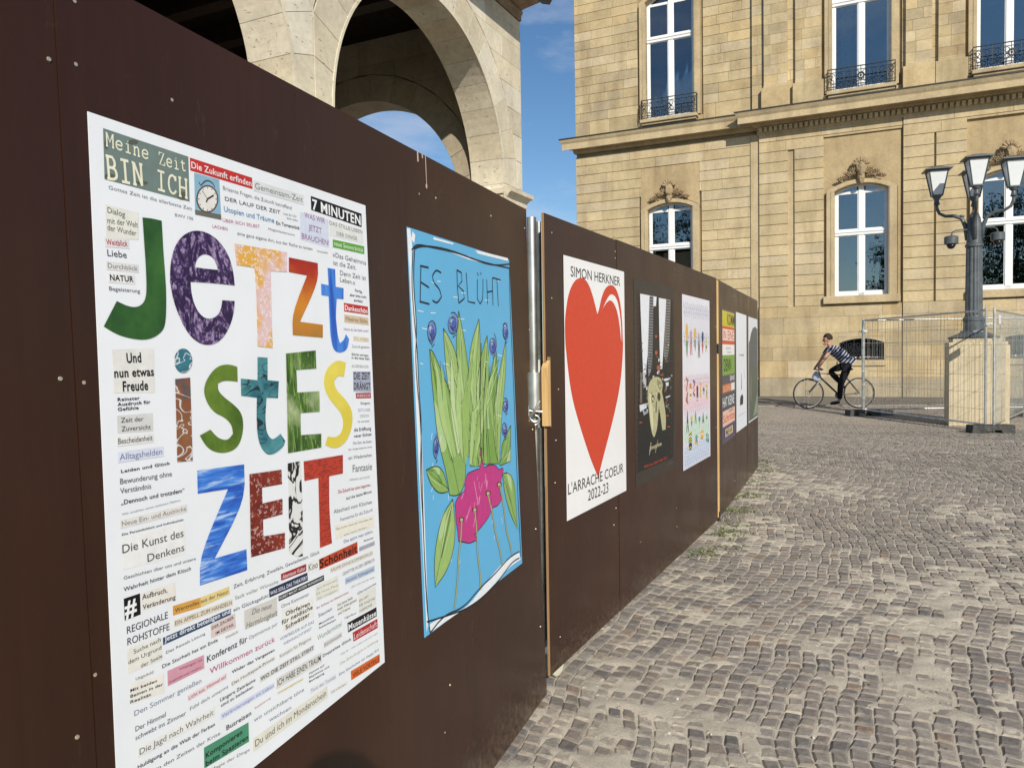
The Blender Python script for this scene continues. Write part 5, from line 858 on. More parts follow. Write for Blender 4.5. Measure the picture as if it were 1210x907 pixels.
HEAD_SHAPES=[
('19191a',1,((1.2516,1.7346),(1.9996,1.7365),(2.0109,1.2168),(1.2398,1.2454))),
('19191a',1,((1.2399,1.2497),(2.0111,1.2218),(1.9749,0.7239),(1.2026,0.7336))),
('e8e9ec',2,((1.2968,1.7326),(1.6256,1.7348),(1.6096,1.6779),(1.5582,1.6753),(1.5182,1.5029),(1.4134,1.3725),(1.3873,1.2399),(1.3442,1.2415),(1.3282,1.405),(1.3038,1.6252))),
('8b8b90',3,((1.4803,1.7332),(1.56,1.7335),(1.5535,1.6751),(1.5435,1.5033),(1.5142,1.3057),(1.4429,1.2619),(1.4244,1.3724),(1.451,1.5148))),
('e8e9ec',2,((1.671,1.7315),(1.8405,1.7324),(1.8111,1.6116),(1.7677,1.4379),(1.7333,1.3006),(1.689,1.3016),(1.6759,1.5054))),
('8f8a84',3,((1.8405,1.7324),(1.9374,1.733),(1.922,1.5801),(1.8953,1.4029),(1.8154,1.3405),(1.7781,1.3688),(1.7962,1.5419))),
('2a2220',3,((1.5651,1.6757),(1.6096,1.6779),(1.6711,1.5053),(1.6841,1.3017),(1.558,1.3046),(1.5527,1.5034))),
('b5583a',4,((1.6252,1.4979),(1.621,1.4921),(1.6102,1.4885),(1.5971,1.4883),(1.5866,1.4917),(1.5827,1.4973),(1.587,1.5029),(1.5976,1.5066),(1.6108,1.5068),(1.6213,1.5035))),
('b5583a',4,((1.6341,1.4005),(1.6284,1.393),(1.614,1.3884),(1.5964,1.3885),(1.5825,1.3932),(1.5773,1.4008),(1.5829,1.4083),(1.5972,1.4129),(1.6147,1.4128),(1.6289,1.4081))),
('b5583a',4,((1.6795,1.3086),(1.6727,1.2998),(1.6556,1.2947),(1.6348,1.2952),(1.6182,1.3011),(1.6122,1.3101),(1.6188,1.3188),(1.6357,1.3239),(1.6565,1.3235),(1.6732,1.3177))),
('b5583a',4,((1.8925,1.6496),(1.8893,1.6455),(1.8814,1.6427),(1.8717,1.6424),(1.864,1.6445),(1.8611,1.6483),(1.8642,1.6524),(1.8721,1.6552),(1.8818,1.6556),(1.8896,1.6535))),
('d8dade',4,((1.2637,1.1088),(1.4263,1.1108),(1.4016,1.0844),(1.2737,1.0692))),
('b9babf',3,((1.3264,1.2893),(1.4033,1.2872),(1.3936,1.2037),(1.3468,1.2058))),
('d8dade',4,((1.7576,1.2385),(1.9205,1.2406),(1.9086,1.2271),(1.7681,1.2231))),
('d8dade',4,((1.8035,1.212),(1.8795,1.2144),(1.8731,1.1901),(1.8168,1.191))),
('c9cace',4,((1.8008,1.1252),(1.9142,1.1297),(1.9053,1.1209),(1.8088,1.1156))),
('9fa0a6',4,((1.3305,1.0616),(1.437,1.0678),(1.4245,1.0546),(1.3415,1.0435))),
('70695c',3,((1.2809,1.2905),(1.3195,1.2895),(1.3139,1.1179),(1.2753,1.1203))),
('8d8780',3.4,((1.3633,1.3127),(1.3869,1.314),(1.3865,1.3031),(1.363,1.3028))),
('2a2624',3.404,((1.8902,1.2242),(1.9171,1.2241),(1.9166,1.2069),(1.8896,1.2066))),
('2a2624',3.408,((1.3037,1.1096),(1.3158,1.1097),(1.3156,1.1031),(1.3035,1.1018))),
('111112',3.412,((1.7744,1.37),(1.7951,1.3708),(1.7945,1.3524),(1.7738,1.3524))),
('3d3834',3.416,((1.8805,1.1785),(1.8925,1.1798),(1.8919,1.1612),(1.88,1.1617))),
('2a2624',3.42,((1.3582,1.1208),(1.376,1.1207),(1.3759,1.1152),(1.358,1.1146))),
('1c1c1e',3.424,((1.3111,1.4195),(1.3353,1.4214),(1.3348,1.4059),(1.3106,1.4059))),
('6a655f',3.428,((1.6085,1.1456),(1.6278,1.1465),(1.6275,1.1366),(1.6083,1.1368))),
('4a2a20',3.432,((1.4846,1.1772),(1.5028,1.1768),(1.5022,1.1578),(1.4839,1.157))),
('3d3834',3.436,((1.3594,1.3071),(1.3935,1.3073),(1.3934,1.3043),(1.3593,1.3037))),
('6a655f',3.44,((1.3955,1.1457),(1.4188,1.1458),(1.4184,1.1323),(1.3951,1.1323))),
('8d8780',3.444,((1.7962,1.1911),(1.8314,1.1898),(1.8308,1.1711),(1.7956,1.1726))),
('111112',3.448,((1.8033,1.2821),(1.8219,1.2835),(1.8214,1.2686),(1.8028,1.2671))),
('dcdad6',3.452,((1.5068,1.0511),(1.5454,1.0493),(1.545,1.0363),(1.5064,1.0384))),
('4a2a20',3.456,((1.4088,1.084),(1.419,1.085),(1.4189,1.0801),(1.4087,1.0798))),
('4a2a20',3.46,((1.8259,1.4535),(1.8404,1.4541),(1.8402,1.4469),(1.8257,1.446))),
('7a4632',3.464,((1.8198,1.1129),(1.8311,1.1124),(1.8309,1.1073),(1.8196,1.1077))),
('dcdad6',3.468,((1.6657,1.058),(1.6888,1.0582),(1.6881,1.038),(1.6651,1.0377))),
('b4b0ab',3.472,((1.6532,1.3667),(1.6777,1.3668),(1.6772,1.3512),(1.6526,1.3503))),
('2a2624',3.476,((1.3453,1.1234),(1.3624,1.1229),(1.3623,1.1182),(1.3452,1.1186))),
('6a655f',3.48,((1.4098,1.0658),(1.4286,1.0648),(1.4282,1.0513),(1.4093,1.0525))),
('3d3834',3.484,((1.3241,1.4565),(1.3416,1.4579),(1.3414,1.4527),(1.3239,1.4523))),
('6a655f',3.488,((1.5963,1.2017),(1.6192,1.2011),(1.619,1.1949),(1.596,1.194))),
('111112',3.492,((1.3823,1.1158),(1.4121,1.1158),(1.4117,1.1021),(1.3818,1.1024))),
('1c1c1e',3.496,((1.792,1.4638),(1.8136,1.4643),(1.8135,1.4609),(1.7918,1.4592))),
('4a2a20',3.5,((1.4136,1.1247),(1.4289,1.1241),(1.4288,1.121),(1.4134,1.1204))),
('1c1c1e',3.504,((1.9052,1.0648),(1.9436,1.0625),(1.9432,1.0512),(1.9048,1.0524))),
('1c1c1e',3.508,((1.5867,1.2975),(1.6235,1.2976),(1.6232,1.2898),(1.5864,1.2896))),
('dcdad6',3.512,((1.3004,1.1052),(1.3364,1.1042),(1.3361,1.0951),(1.3001,1.0966))),
('7a4632',3.516,((1.818,1.1115),(1.8482,1.1109),(1.8477,1.0933),(1.8174,1.093))),
('4a2a20',3.52,((1.7066,1.3013),(1.7278,1.3009),(1.7275,1.2906),(1.7063,1.2911))),
('4a2a20',3.524,((1.6798,1.2658),(1.6954,1.267),(1.695,1.2531),(1.6794,1.2526))),
('3d3834',3.528,((1.4059,1.196),(1.4269,1.1951),(1.4265,1.1827),(1.4055,1.1834))),
('1c1c1e',3.532,((1.4971,1.3286),(1.5086,1.3298),(1.5083,1.3197),(1.4968,1.3182))),
('4a2a20',3.536,((1.7004,1.1107),(1.7149,1.1106),(1.7143,1.092),(1.6998,1.0921))),
('8d8780',3.54,((1.584,1.111),(1.6218,1.1094),(1.6216,1.1038),(1.5838,1.1052))),
('4a2a20',3.544,((1.3521,1.3425),(1.3588,1.3438),(1.3586,1.336),(1.3519,1.3353))),
('dcdad6',3.548,((1.3253,1.0718),(1.3528,1.0706),(1.3526,1.0645),(1.3251,1.0653))),
('6a655f',3.552,((1.3794,1.2658),(1.3851,1.2675),(1.3847,1.2553),(1.379,1.2545))),
('4a2a20',3.556,((1.4095,1.312),(1.436,1.3123),(1.4359,1.3071),(1.4094,1.3069))),
('b4b0ab',3.56,((1.6483,1.2099),(1.6599,1.2096),(1.6596,1.2007),(1.6479,1.1991))),
('dcdad6',3.564,((1.3933,1.2045),(1.4189,1.2034),(1.4184,1.1872),(1.3927,1.1873))),
('2a2624',3.568,((1.2868,1.3319),(1.3115,1.3332),(1.3113,1.326),(1.2866,1.3263))),
('6a655f',3.572,((1.8971,1.2223),(1.9178,1.2218),(1.9177,1.2191),(1.897,1.2181))),
('4a2a20',3.576,((1.7867,1.1433),(1.7942,1.1449),(1.794,1.1374),(1.7865,1.1372))),
('2a2624',3.58,((1.6319,1.2759),(1.6564,1.2766),(1.656,1.2659),(1.6316,1.2665))),
('6a655f',3.584,((1.5262,1.0862),(1.566,1.0836),(1.5656,1.0704),(1.5258,1.0714))),
('dcdad6',3.588,((1.6387,1.1294),(1.6612,1.1284),(1.6607,1.1124),(1.6382,1.1134))),
('3d3834',3.592,((1.4416,1.3219),(1.4463,1.3222),(1.4458,1.3078),(1.4411,1.3077))),
('1c1c1e',3.596,((1.7922,1.1845),(1.8114,1.1847),(1.8112,1.1785),(1.792,1.1779))),
('111112',3.6,((1.6733,1.2382),(1.6825,1.2384),(1.6819,1.2199),(1.6728,1.2198))),
('8d8780',3.604,((1.3793,1.2547),(1.3966,1.2545),(1.3963,1.2474),(1.3791,1.2479))),
('dcdad6',3.608,((1.4759,1.1588),(1.5024,1.1585),(1.5022,1.1524),(1.4757,1.1535))),
('8d8780',3.612,((1.8047,1.0741),(1.8458,1.073),(1.8454,1.0572),(1.8043,1.0585))),
('8d8780',3.616,((1.6621,1.3258),(1.6708,1.3275),(1.6705,1.3188),(1.6618,1.317))),
('1c1c1e',3.62,((1.7708,1.2706),(1.7898,1.2701),(1.7894,1.2572),(1.7703,1.2569))),
('4a2a20',3.624,((1.738,1.2301),(1.7806,1.229),(1.7803,1.2176),(1.7376,1.217))),
('dcdad6',3.628,((1.6184,1.2873),(1.648,1.2884),(1.6474,1.2708),(1.6178,1.2712))),
('1c1c1e',3.632,((1.636,1.1934),(1.6658,1.1924),(1.6653,1.1752),(1.6354,1.1766))),
('8d8780',3.636,((1.5199,1.1454),(1.5259,1.1466),(1.5254,1.1319),(1.5195,1.1318))),
('6a655f',3.64,((1.6059,1.3799),(1.6438,1.3801),(1.6435,1.373),(1.6057,1.3725))),
('b4b0ab',3.644,((1.6605,1.0921),(1.6936,1.0904),(1.6931,1.0767),(1.66,1.077))),
('8d8780',3.648,((1.3966,1.1756),(1.4027,1.1753),(1.4022,1.1594),(1.3961,1.158))),
('6a655f',3.652,((1.64,1.2805),(1.6698,1.2805),(1.6693,1.2663),(1.6396,1.2664))),
('7a4632',3.656,((1.2669,1.1406),(1.2898,1.1397),(1.2894,1.1282),(1.2665,1.1291))),
('dcdad6',3.66,((1.7234,1.078),(1.7471,1.0785),(1.7469,1.0733),(1.7232,1.0745))),
('3d3834',3.664,((1.4732,1.3846),(1.4956,1.3861),(1.4952,1.3757),(1.4729,1.3745))),
('8d8780',3.668,((1.4921,1.2233),(1.5242,1.2233),(1.5236,1.2068),(1.4916,1.2075))),
('b4b0ab',3.672,((1.8036,1.0891),(1.8189,1.0884),(1.8187,1.0836),(1.8034,1.0832))),
('7a4632',3.676,((1.6839,1.3461),(1.6934,1.3464),(1.6929,1.3318),(1.6834,1.3306))),
('6a655f',3.68,((1.4644,1.1325),(1.4818,1.1321),(1.4817,1.1263),(1.4642,1.1267))),
('111112',3.684,((1.7921,1.2579),(1.827,1.2569),(1.8266,1.2441),(1.7917,1.2436))),
('dcdad6',3.688,((1.6484,1.3627),(1.6701,1.3634),(1.6696,1.3455),(1.6478,1.3457))),
('7a4632',3.692,((1.8816,1.2347),(1.9035,1.2356),(1.9031,1.2238),(1.8813,1.2232))),
('8d8780',3.696,((1.5328,1.2259),(1.5679,1.2262),(1.5673,1.2074),(1.5322,1.207))),
('b4b0ab',3.7,((1.7591,1.3846),(1.7696,1.3852),(1.7695,1.3823),(1.759,1.3817))),
('1c1c1e',3.704,((1.3956,1.273),(1.4065,1.273),(1.4064,1.2681),(1.3954,1.2681))),
('3d3834',3.708,((1.6054,1.2386),(1.6339,1.2392),(1.6334,1.2248),(1.605,1.2255))),
('1c1c1e',3.712,((1.7219,1.3398),(1.7299,1.3408),(1.7296,1.3338),(1.7217,1.3334))),
('2a2624',3.716,((1.524,1.0966),(1.5617,1.095),(1.5612,1.0804),(1.5235,1.0809))),
('1c1c1e',3.72,((1.7744,1.1054),(1.8141,1.1041),(1.8138,1.0934),(1.774,1.0939))),
('3d3834',3.724,((1.7735,1.3293),(1.7851,1.3307),(1.7845,1.3123),(1.773,1.312))),
('dcdad6',3.728,((1.5534,1.2182),(1.5878,1.2182),(1.5875,1.2098),(1.5532,1.2098))),
('3d3834',3.732,((1.4971,1.0954),(1.5039,1.096),(1.5036,1.0881),(1.4968,1.0868))),
('b4b0ab',3.736,((1.3463,1.3062),(1.36,1.3072),(1.3597,1.2983),(1.3461,1.2978))),
('3d3834',3.74,((1.403,1.1987),(1.4367,1.1985),(1.4364,1.1882),(1.4027,1.1888))),
('b4b0ab',3.744,((1.6076,1.1919),(1.6199,1.1926),(1.6196,1.1808),(1.6072,1.1805))),
('8d8780',3.748,((1.777,1.4611),(1.7999,1.4617),(1.7998,1.4566),(1.7768,1.4547))),
('7a4632',3.752,((1.4653,1.1284),(1.4781,1.1282),(1.4777,1.1149),(1.4649,1.1149))),
('6a655f',3.756,((1.8059,1.2257),(1.8389,1.2261),(1.8383,1.2065),(1.8053,1.2068))),
('3d3834',3.76,((1.466,1.2656),(1.4973,1.2664),(1.4971,1.2605),(1.4658,1.261))),
('6a655f',3.764,((1.9136,1.1872),(1.9348,1.188),(1.9342,1.1666),(1.913,1.1675))),
('8d8780',3.768,((1.6175,1.0602),(1.6305,1.0611),(1.6298,1.0406),(1.6169,1.0396))),
('111112',3.772,((1.8627,1.2695),(1.9039,1.2687),(1.9036,1.258),(1.8623,1.2589))),
('111112',3.776,((1.8445,1.177),(1.8871,1.176),(1.8866,1.1592),(1.844,1.161))),
('2a2624',3.78,((1.2711,1.267),(1.29,1.2665),(1.2895,1.2523),(1.2707,1.2523))),
('b4b0ab',3.784,((1.3713,1.3357),(1.3955,1.3361),(1.395,1.3205),(1.3708,1.3202))),
('b4b0ab',3.788,((1.7248,1.2466),(1.7434,1.247),(1.7429,1.2317),(1.7243,1.2304))),
('dcdad6',3.792,((1.8305,1.2062),(1.8499,1.2059),(1.8495,1.1939),(1.8302,1.1943))),
('2a2624',3.796,((1.3173,1.2912),(1.3263,1.2913),(1.3258,1.2749),(1.3168,1.2745))),
('1c1c1e',3.8,((1.3944,1.2782),(1.4259,1.2787),(1.4257,1.2724),(1.3942,1.2728))),
('8d8780',3.804,((1.3416,1.2131),(1.3696,1.2121),(1.3693,1.2001),(1.3412,1.1994))),
('b4b0ab',3.808,((1.4575,1.4072),(1.4688,1.4086),(1.4685,1.3993),(1.4572,1.3979))),
('8d8780',3.812,((1.411,1.2104),(1.426,1.2118),(1.4256,1.2006),(1.4107,1.2011))),
('6a655f',3.816,((1.8854,1.0409),(1.9097,1.0397),(1.9093,1.0246),(1.885,1.025))),
('111112',3.82,((1.9297,1.2538),(1.9695,1.2536),(1.9694,1.249),(1.9296,1.2483))),
('2a2624',3.824,((1.3629,1.1611),(1.3716,1.1627),(1.3711,1.1457),(1.3624,1.1451))),
('7a4632',3.828,((1.721,1.2743),(1.76,1.2734),(1.7595,1.2559),(1.7205,1.2563))),
('b4b0ab',3.832,((1.9314,1.2578),(1.9665,1.2571),(1.9662,1.2465),(1.9311,1.247))),
('6a655f',3.836,((1.7482,1.2193),(1.7563,1.2211),(1.7556,1.2011),(1.7476,1.2))),
('dcdad6',3.84,((1.6058,1.096),(1.6251,1.0959),(1.6246,1.08),(1.6053,1.0812))),
('b4b0ab',3.844,((1.3136,1.4185),(1.325,1.4195),(1.3247,1.4116),(1.3134,1.4112))),
('dcdad6',3.848,((1.6049,1.2119),(1.6171,1.2128),(1.6167,1.1997),(1.6044,1.1986))),
('b4b0ab',3.852,((1.5902,1.1009),(1.6181,1.0996),(1.6176,1.0814),(1.5897,1.0828))),
('6a655f',3.856,((1.6073,1.2456),(1.6176,1.2458),(1.6171,1.2287),(1.6068,1.2276))),
('1c1c1e',3.86,((1.5206,1.1559),(1.5343,1.1566),(1.5341,1.1488),(1.5204,1.1482))),
('111112',3.864,((1.3345,1.22),(1.3707,1.2188),(1.3705,1.2131),(1.3343,1.2146))),
('4a2a20',3.868,((1.7728,1.3466),(1.8062,1.3476),(1.8058,1.3338),(1.7723,1.3323))),
('8d8780',3.872,((1.8054,1.1749),(1.8351,1.1736),(1.8349,1.1681),(1.8052,1.1689))),
('4a2a20',3.876,((1.4937,1.2356),(1.5219,1.2356),(1.5213,1.2161),(1.4931,1.216))),
('dcdad6',3.88,((1.8685,1.452),(1.887,1.4532),(1.8867,1.4439),(1.8682,1.4428))),
('3d3834',3.884,((1.4241,1.2465),(1.4591,1.246),(1.4585,1.2291),(1.4235,1.2288))),
('1c1c1e',3.888,((1.397,1.1088),(1.4075,1.1083),(1.4071,1.0964),(1.3966,1.0951))),
('6a655f',3.892,((1.8309,1.3518),(1.8674,1.3533),(1.867,1.3395),(1.8305,1.3392))),
('1c1c1e',3.896,((1.4433,1.1025),(1.4816,1.1008),(1.4814,1.0955),(1.4431,1.0967))),
('8d8780',3.9,((1.3594,1.1041),(1.3767,1.1043),(1.3765,1.099),(1.3592,1.0984))),
('dcdad6',3.904,((1.3207,1.251),(1.3261,1.2519),(1.3256,1.2349),(1.3201,1.2336))),
('111112',3.908,((1.5583,1.2596),(1.5892,1.2599),(1.5889,1.2498),(1.558,1.2505))),
('4a2a20',3.912,((1.5835,1.2577),(1.619,1.258),(1.6186,1.2467),(1.5832,1.2462))),
('2a2624',3.916,((1.7642,1.258),(1.7977,1.2586),(1.7974,1.2483),(1.7639,1.2479))),
('111112',3.92,((1.6203,1.2204),(1.6351,1.2207),(1.6347,1.2079),(1.6199,1.2068))),
('8d8780',3.924,((1.857,1.0779),(1.8778,1.0773),(1.8776,1.0682),(1.8567,1.0677))),
('3d3834',3.928,((1.4378,1.2813),(1.4637,1.2825),(1.4636,1.2783),(1.4378,1.2789))),
('4a2a20',3.932,((1.334,1.174),(1.3599,1.1734),(1.3597,1.1656),(1.3338,1.1664))),
('3d3834',3.936,((1.417,1.1049),(1.4265,1.1047),(1.4261,1.0933),(1.4166,1.0926))),
('111112',3.94,((1.5998,1.2444),(1.6216,1.2451),(1.6213,1.234),(1.5995,1.2345))),
('7a4632',3.944,((1.7747,1.1757),(1.8177,1.1742),(1.8171,1.1547),(1.7741,1.1551))),
('8d8780',3.948,((1.3978,1.0981),(1.4032,1.0978),(1.4028,1.0852),(1.3974,1.0843))),
('b4b0ab',3.952,((1.6485,1.2957),(1.6726,1.2968),(1.672,1.2786),(1.6479,1.2776))),
('8d8780',3.956,((1.8505,1.0536),(1.8866,1.0532),(1.8864,1.0482),(1.8504,1.0488))),
('b4b0ab',3.96,((1.5238,1.266),(1.5633,1.2648),(1.5628,1.2503),(1.5233,1.2504))),
('dcdad6',3.964,((1.3384,1.2529),(1.3592,1.254),(1.3588,1.2416),(1.338,1.2415))),
('2a2624',3.968,((1.7439,1.2545),(1.7819,1.2539),(1.7813,1.2369),(1.7433,1.2376))),
('1c1c1e',3.972,((1.3769,1.275),(1.4133,1.274),(1.4128,1.2574),(1.3763,1.258))),
('3d3834',3.976,((1.8319,1.3737),(1.8561,1.374),(1.8556,1.3586),(1.8314,1.3574))),
('b4b0ab',3.98,((1.7564,1.0804),(1.7751,1.0793),(1.7748,1.0687),(1.756,1.0678))),
('2a2624',3.984,((1.7302,1.1921),(1.7558,1.1913),(1.7555,1.1829),(1.7299,1.183))),
('111112',3.988,((1.6843,1.3169),(1.7218,1.3162),(1.7216,1.3115),(1.684,1.3103))),
('6a655f',3.992,((1.8741,1.2526),(1.887,1.2537),(1.8864,1.2353),(1.8735,1.2342))),
('dcdad6',3.996,((1.3942,1.0747),(1.4202,1.0746),(1.4199,1.0675),(1.394,1.0687))),
('d8d4ae',5.35,((1.6784,1.1995),(1.6751,1.1936),(1.6681,1.1925),(1.6627,1.1968),(1.6629,1.2035),(1.6686,1.2074),(1.6755,1.2056))),
('d8d4ae',5.352,((1.518,1.1324),(1.5151,1.1258),(1.5091,1.1245),(1.5045,1.1295),(1.5048,1.1369),(1.5097,1.1413),(1.5155,1.1393))),
('d8d4ae',5.356,((1.5323,1.0701),(1.5294,1.067),(1.5231,1.0666),(1.5181,1.0692),(1.5183,1.0729),(1.5234,1.0748),(1.5296,1.0735))),
('c9c59c',5.358,((1.5868,0.9717),(1.5823,0.9684),(1.5724,0.9684),(1.5645,0.9716),(1.5647,0.9757),(1.5726,0.9775),(1.5825,0.9758))),
('9c9874',5.36,((1.4876,1.2465),(1.4855,1.2446),(1.481,1.2443),(1.4774,1.2458),(1.4775,1.2479),(1.4811,1.2491),(1.4857,1.2484))),
('8f8b66',5.362,((1.5666,1.0861),(1.5628,1.0814),(1.5546,1.0807),(1.5482,1.0845),(1.5484,1.09),(1.555,1.093),(1.5631,1.0913))),
('8f8b66',5.364,((1.6693,1.0708),(1.6645,1.068),(1.654,1.0679),(1.6457,1.0706),(1.6458,1.0742),(1.6542,1.0758),(1.6647,1.0743))),
('9c9874',5.366,((1.5759,0.9229),(1.5737,0.9184),(1.569,0.9177),(1.5653,0.9213),(1.5655,0.9265),(1.5693,0.9294),(1.574,0.9278))),
('a5a07a',5.37,((1.5582,1.1607),(1.5551,1.1591),(1.5484,1.159),(1.5431,1.1605),(1.5432,1.1625),(1.5486,1.1635),(1.5553,1.1627))),
('bdb88f',5.372,((1.5081,1.0973),(1.5054,1.0937),(1.4996,1.0932),(1.4951,1.096),(1.4952,1.1001),(1.4999,1.1024),(1.5056,1.1011))),
('8f8b66',5.374,((1.5627,1.0408),(1.56,1.0349),(1.5542,1.0339),(1.5497,1.0384),(1.5499,1.0452),(1.5546,1.0491),(1.5604,1.0471))),
('8f8b66',5.376,((1.5558,1.0212),(1.5529,1.0157),(1.5467,1.0148),(1.5419,1.0191),(1.5421,1.0255),(1.5472,1.0291),(1.5533,1.0272))),
('c9c59c',5.378,((1.4965,1.0554),(1.4918,1.0511),(1.4816,1.0507),(1.4736,1.0545),(1.4738,1.0596),(1.482,1.0623),(1.4921,1.0604))),
('a5a07a',5.38,((1.6067,1.1218),(1.6033,1.1193),(1.5959,1.1191),(1.5901,1.1213),(1.5901,1.1242),(1.5961,1.1257),(1.6035,1.1246))),
('d8d4ae',5.382,((1.5629,1.0626),(1.5586,1.055),(1.5496,1.0537),(1.5426,1.0596),(1.5429,1.0683),(1.5502,1.0733),(1.5591,1.0707))),
('a5a07a',5.384,((1.5624,0.9276),(1.5596,0.9242),(1.5536,0.9239),(1.5489,0.9269),(1.549,0.9309),(1.5539,0.9329),(1.5598,0.9314))),
('a5a07a',5.386,((1.6138,1.1714),(1.6087,1.1676),(1.5975,1.1672),(1.5886,1.1704),(1.5887,1.1749),(1.5978,1.1772),(1.609,1.1757))),
('9c9874',5.388,((1.6236,0.9824),(1.6191,0.98),(1.6091,0.9801),(1.6012,0.9827),(1.6013,0.9858),(1.6093,0.9871),(1.6192,0.9856))),
('8f8b66',5.39,((1.6443,1.1157),(1.6417,1.1093),(1.6362,1.108),(1.6321,1.1128),(1.6323,1.1201),(1.6368,1.1243),(1.6421,1.1224))),
('a5a07a',5.392,((1.4836,1.0191),(1.4816,1.0162),(1.4771,1.0158),(1.4737,1.0182),(1.4738,1.0217),(1.4774,1.0235),(1.4818,1.0224))),
('9c9874',5.394,((1.6271,1.1029),(1.6224,1.1005),(1.6121,1.1005),(1.6039,1.1028),(1.604,1.1058),(1.6123,1.1072),(1.6226,1.1059))),
('9c9874',5.396,((1.496,1.1068),(1.4936,1.0998),(1.4888,1.0984),(1.4851,1.1036),(1.4853,1.1115),(1.4893,1.1162),(1.4941,1.1141))),
('c9c59c',5.398,((1.5737,1.0468),(1.5698,1.0427),(1.5613,1.0422),(1.5547,1.0457),(1.5548,1.0506),(1.5617,1.0531),(1.57,1.0514))),
('bdb88f',5.4,((1.6091,1.2),(1.6037,1.1923),(1.5919,1.1909),(1.5828,1.1967),(1.583,1.2055),(1.5925,1.2106),(1.6042,1.2081))),
('d8d4ae',5.402,((1.5899,1.0349),(1.5873,1.0322),(1.5819,1.0319),(1.5776,1.0342),(1.5777,1.0375),(1.5821,1.0392),(1.5875,1.038))),
('8f8b66',5.408,((1.582,1.1491),(1.5786,1.1451),(1.5712,1.1445),(1.5654,1.1477),(1.5655,1.1523),(1.5715,1.1548),(1.5788,1.1534))),
('9c9874',5.41,((1.639,1.1585),(1.6348,1.1543),(1.6256,1.1537),(1.6184,1.1571),(1.6186,1.1619),(1.626,1.1646),(1.6351,1.1631))),
('c9c59c',5.412,((1.7079,1.2281),(1.7019,1.2257),(1.6886,1.2256),(1.678,1.2278),(1.6781,1.2306),(1.6888,1.232),(1.7021,1.2308))),
('bdb88f',5.416,((1.5732,1.221),(1.5684,1.2162),(1.5579,1.2154),(1.5497,1.2192),(1.5499,1.2247),(1.5583,1.2279),(1.5687,1.2262))),
('a5a07a',5.418,((1.5464,1.0428),(1.5422,1.0412),(1.5329,1.0415),(1.5255,1.0433),(1.5255,1.0455),(1.533,1.0462),(1.5423,1.0451))),
('8f8b66',5.42,((1.5115,1.1638),(1.5061,1.1571),(1.4946,1.156),(1.4856,1.1613),(1.4858,1.1689),(1.4951,1.1732),(1.5066,1.1709))),
('c9c59c',5.422,((1.5372,0.9733),(1.5338,0.966),(1.5267,0.9647),(1.5211,0.9705),(1.5214,0.979),(1.5273,0.9838),(1.5343,0.9813))),
('d8d4ae',5.426,((1.6319,1.1975),(1.6285,1.1931),(1.621,1.1923),(1.6152,1.1957),(1.6153,1.2007),(1.6214,1.2035),(1.6287,1.2021))),
('c9c59c',5.428,((1.4717,1.1379),(1.4692,1.1353),(1.4639,1.1349),(1.4597,1.1371),(1.4598,1.1402),(1.4641,1.1418),(1.4694,1.1409))),
('8f8b66',5.43,((1.5652,1.0385),(1.5612,1.0355),(1.5526,1.0354),(1.5457,1.0382),(1.5459,1.0418),(1.5528,1.0436),(1.5614,1.0421))),
('a5a07a',5.432,((1.6033,1.193),(1.5975,1.1893),(1.5847,1.1889),(1.5746,1.1921),(1.5747,1.1965),(1.585,1.1987),(1.5977,1.1972))),
('d8d4ae',5.434,((1.5638,1.154),(1.5592,1.147),(1.5494,1.1458),(1.5418,1.1512),(1.542,1.1592),(1.55,1.1638),(1.5597,1.1615))),
('c9c59c',5.436,((1.6615,1.1723),(1.657,1.1677),(1.6472,1.167),(1.6396,1.1707),(1.6397,1.176),(1.6476,1.1789),(1.6573,1.1772))),
('a5a07a',5.438,((1.5347,1.0912),(1.5295,1.0887),(1.5182,1.0888),(1.5092,1.0913),(1.5093,1.0944),(1.5184,1.0957),(1.5297,1.0943))),
('9c9874',5.44,((1.6843,1.1922),(1.6805,1.1865),(1.6723,1.1854),(1.6659,1.1898),(1.6661,1.1963),(1.6727,1.2001),(1.6809,1.1983))),
('c9c59c',5.442,((1.517,1.071),(1.5135,1.0672),(1.506,1.0667),(1.5001,1.07),(1.5003,1.0744),(1.5063,1.0768),(1.5138,1.0753))),
('bdb88f',5.444,((1.5675,1.195),(1.5623,1.1874),(1.5512,1.1859),(1.5426,1.1917),(1.5428,1.2004),(1.5518,1.2054),(1.5628,1.203))),
('8f8b66',5.448,((1.5604,1.1277),(1.5579,1.1227),(1.5525,1.1217),(1.5484,1.1256),(1.5485,1.1313),(1.5529,1.1347),(1.5582,1.1331))),
('c9c59c',5.452,((1.6141,1.1567),(1.6094,1.1509),(1.5992,1.1499),(1.5911,1.1546),(1.5914,1.1613),(1.5996,1.1651),(1.6098,1.1631))),
('9c9874',5.454,((1.4676,1.2489),(1.4645,1.2471),(1.4576,1.2468),(1.4521,1.2483),(1.4522,1.2505),(1.4577,1.2516),(1.4646,1.2509))),
('d8d4ae',5.456,((1.5728,1.2146),(1.5687,1.2092),(1.5598,1.2083),(1.5529,1.2123),(1.5531,1.2184),(1.5603,1.2219),(1.569,1.2202))),
('c9c59c',5.458,((1.696,1.2006),(1.6925,1.1929),(1.6853,1.1913),(1.6797,1.1969),(1.68,1.2055),(1.6859,1.2107),(1.693,1.2085))),
('bdb88f',5.46,((1.6646,1.242),(1.66,1.2344),(1.65,1.2329),(1.6422,1.2385),(1.6425,1.247),(1.6506,1.252),(1.6605,1.2498))),
('a5a07a',5.464,((1.7177,1.1973),(1.7114,1.19),(1.6979,1.1887),(1.6873,1.1944),(1.6876,1.2028),(1.6985,1.2077),(1.7119,1.2052))),
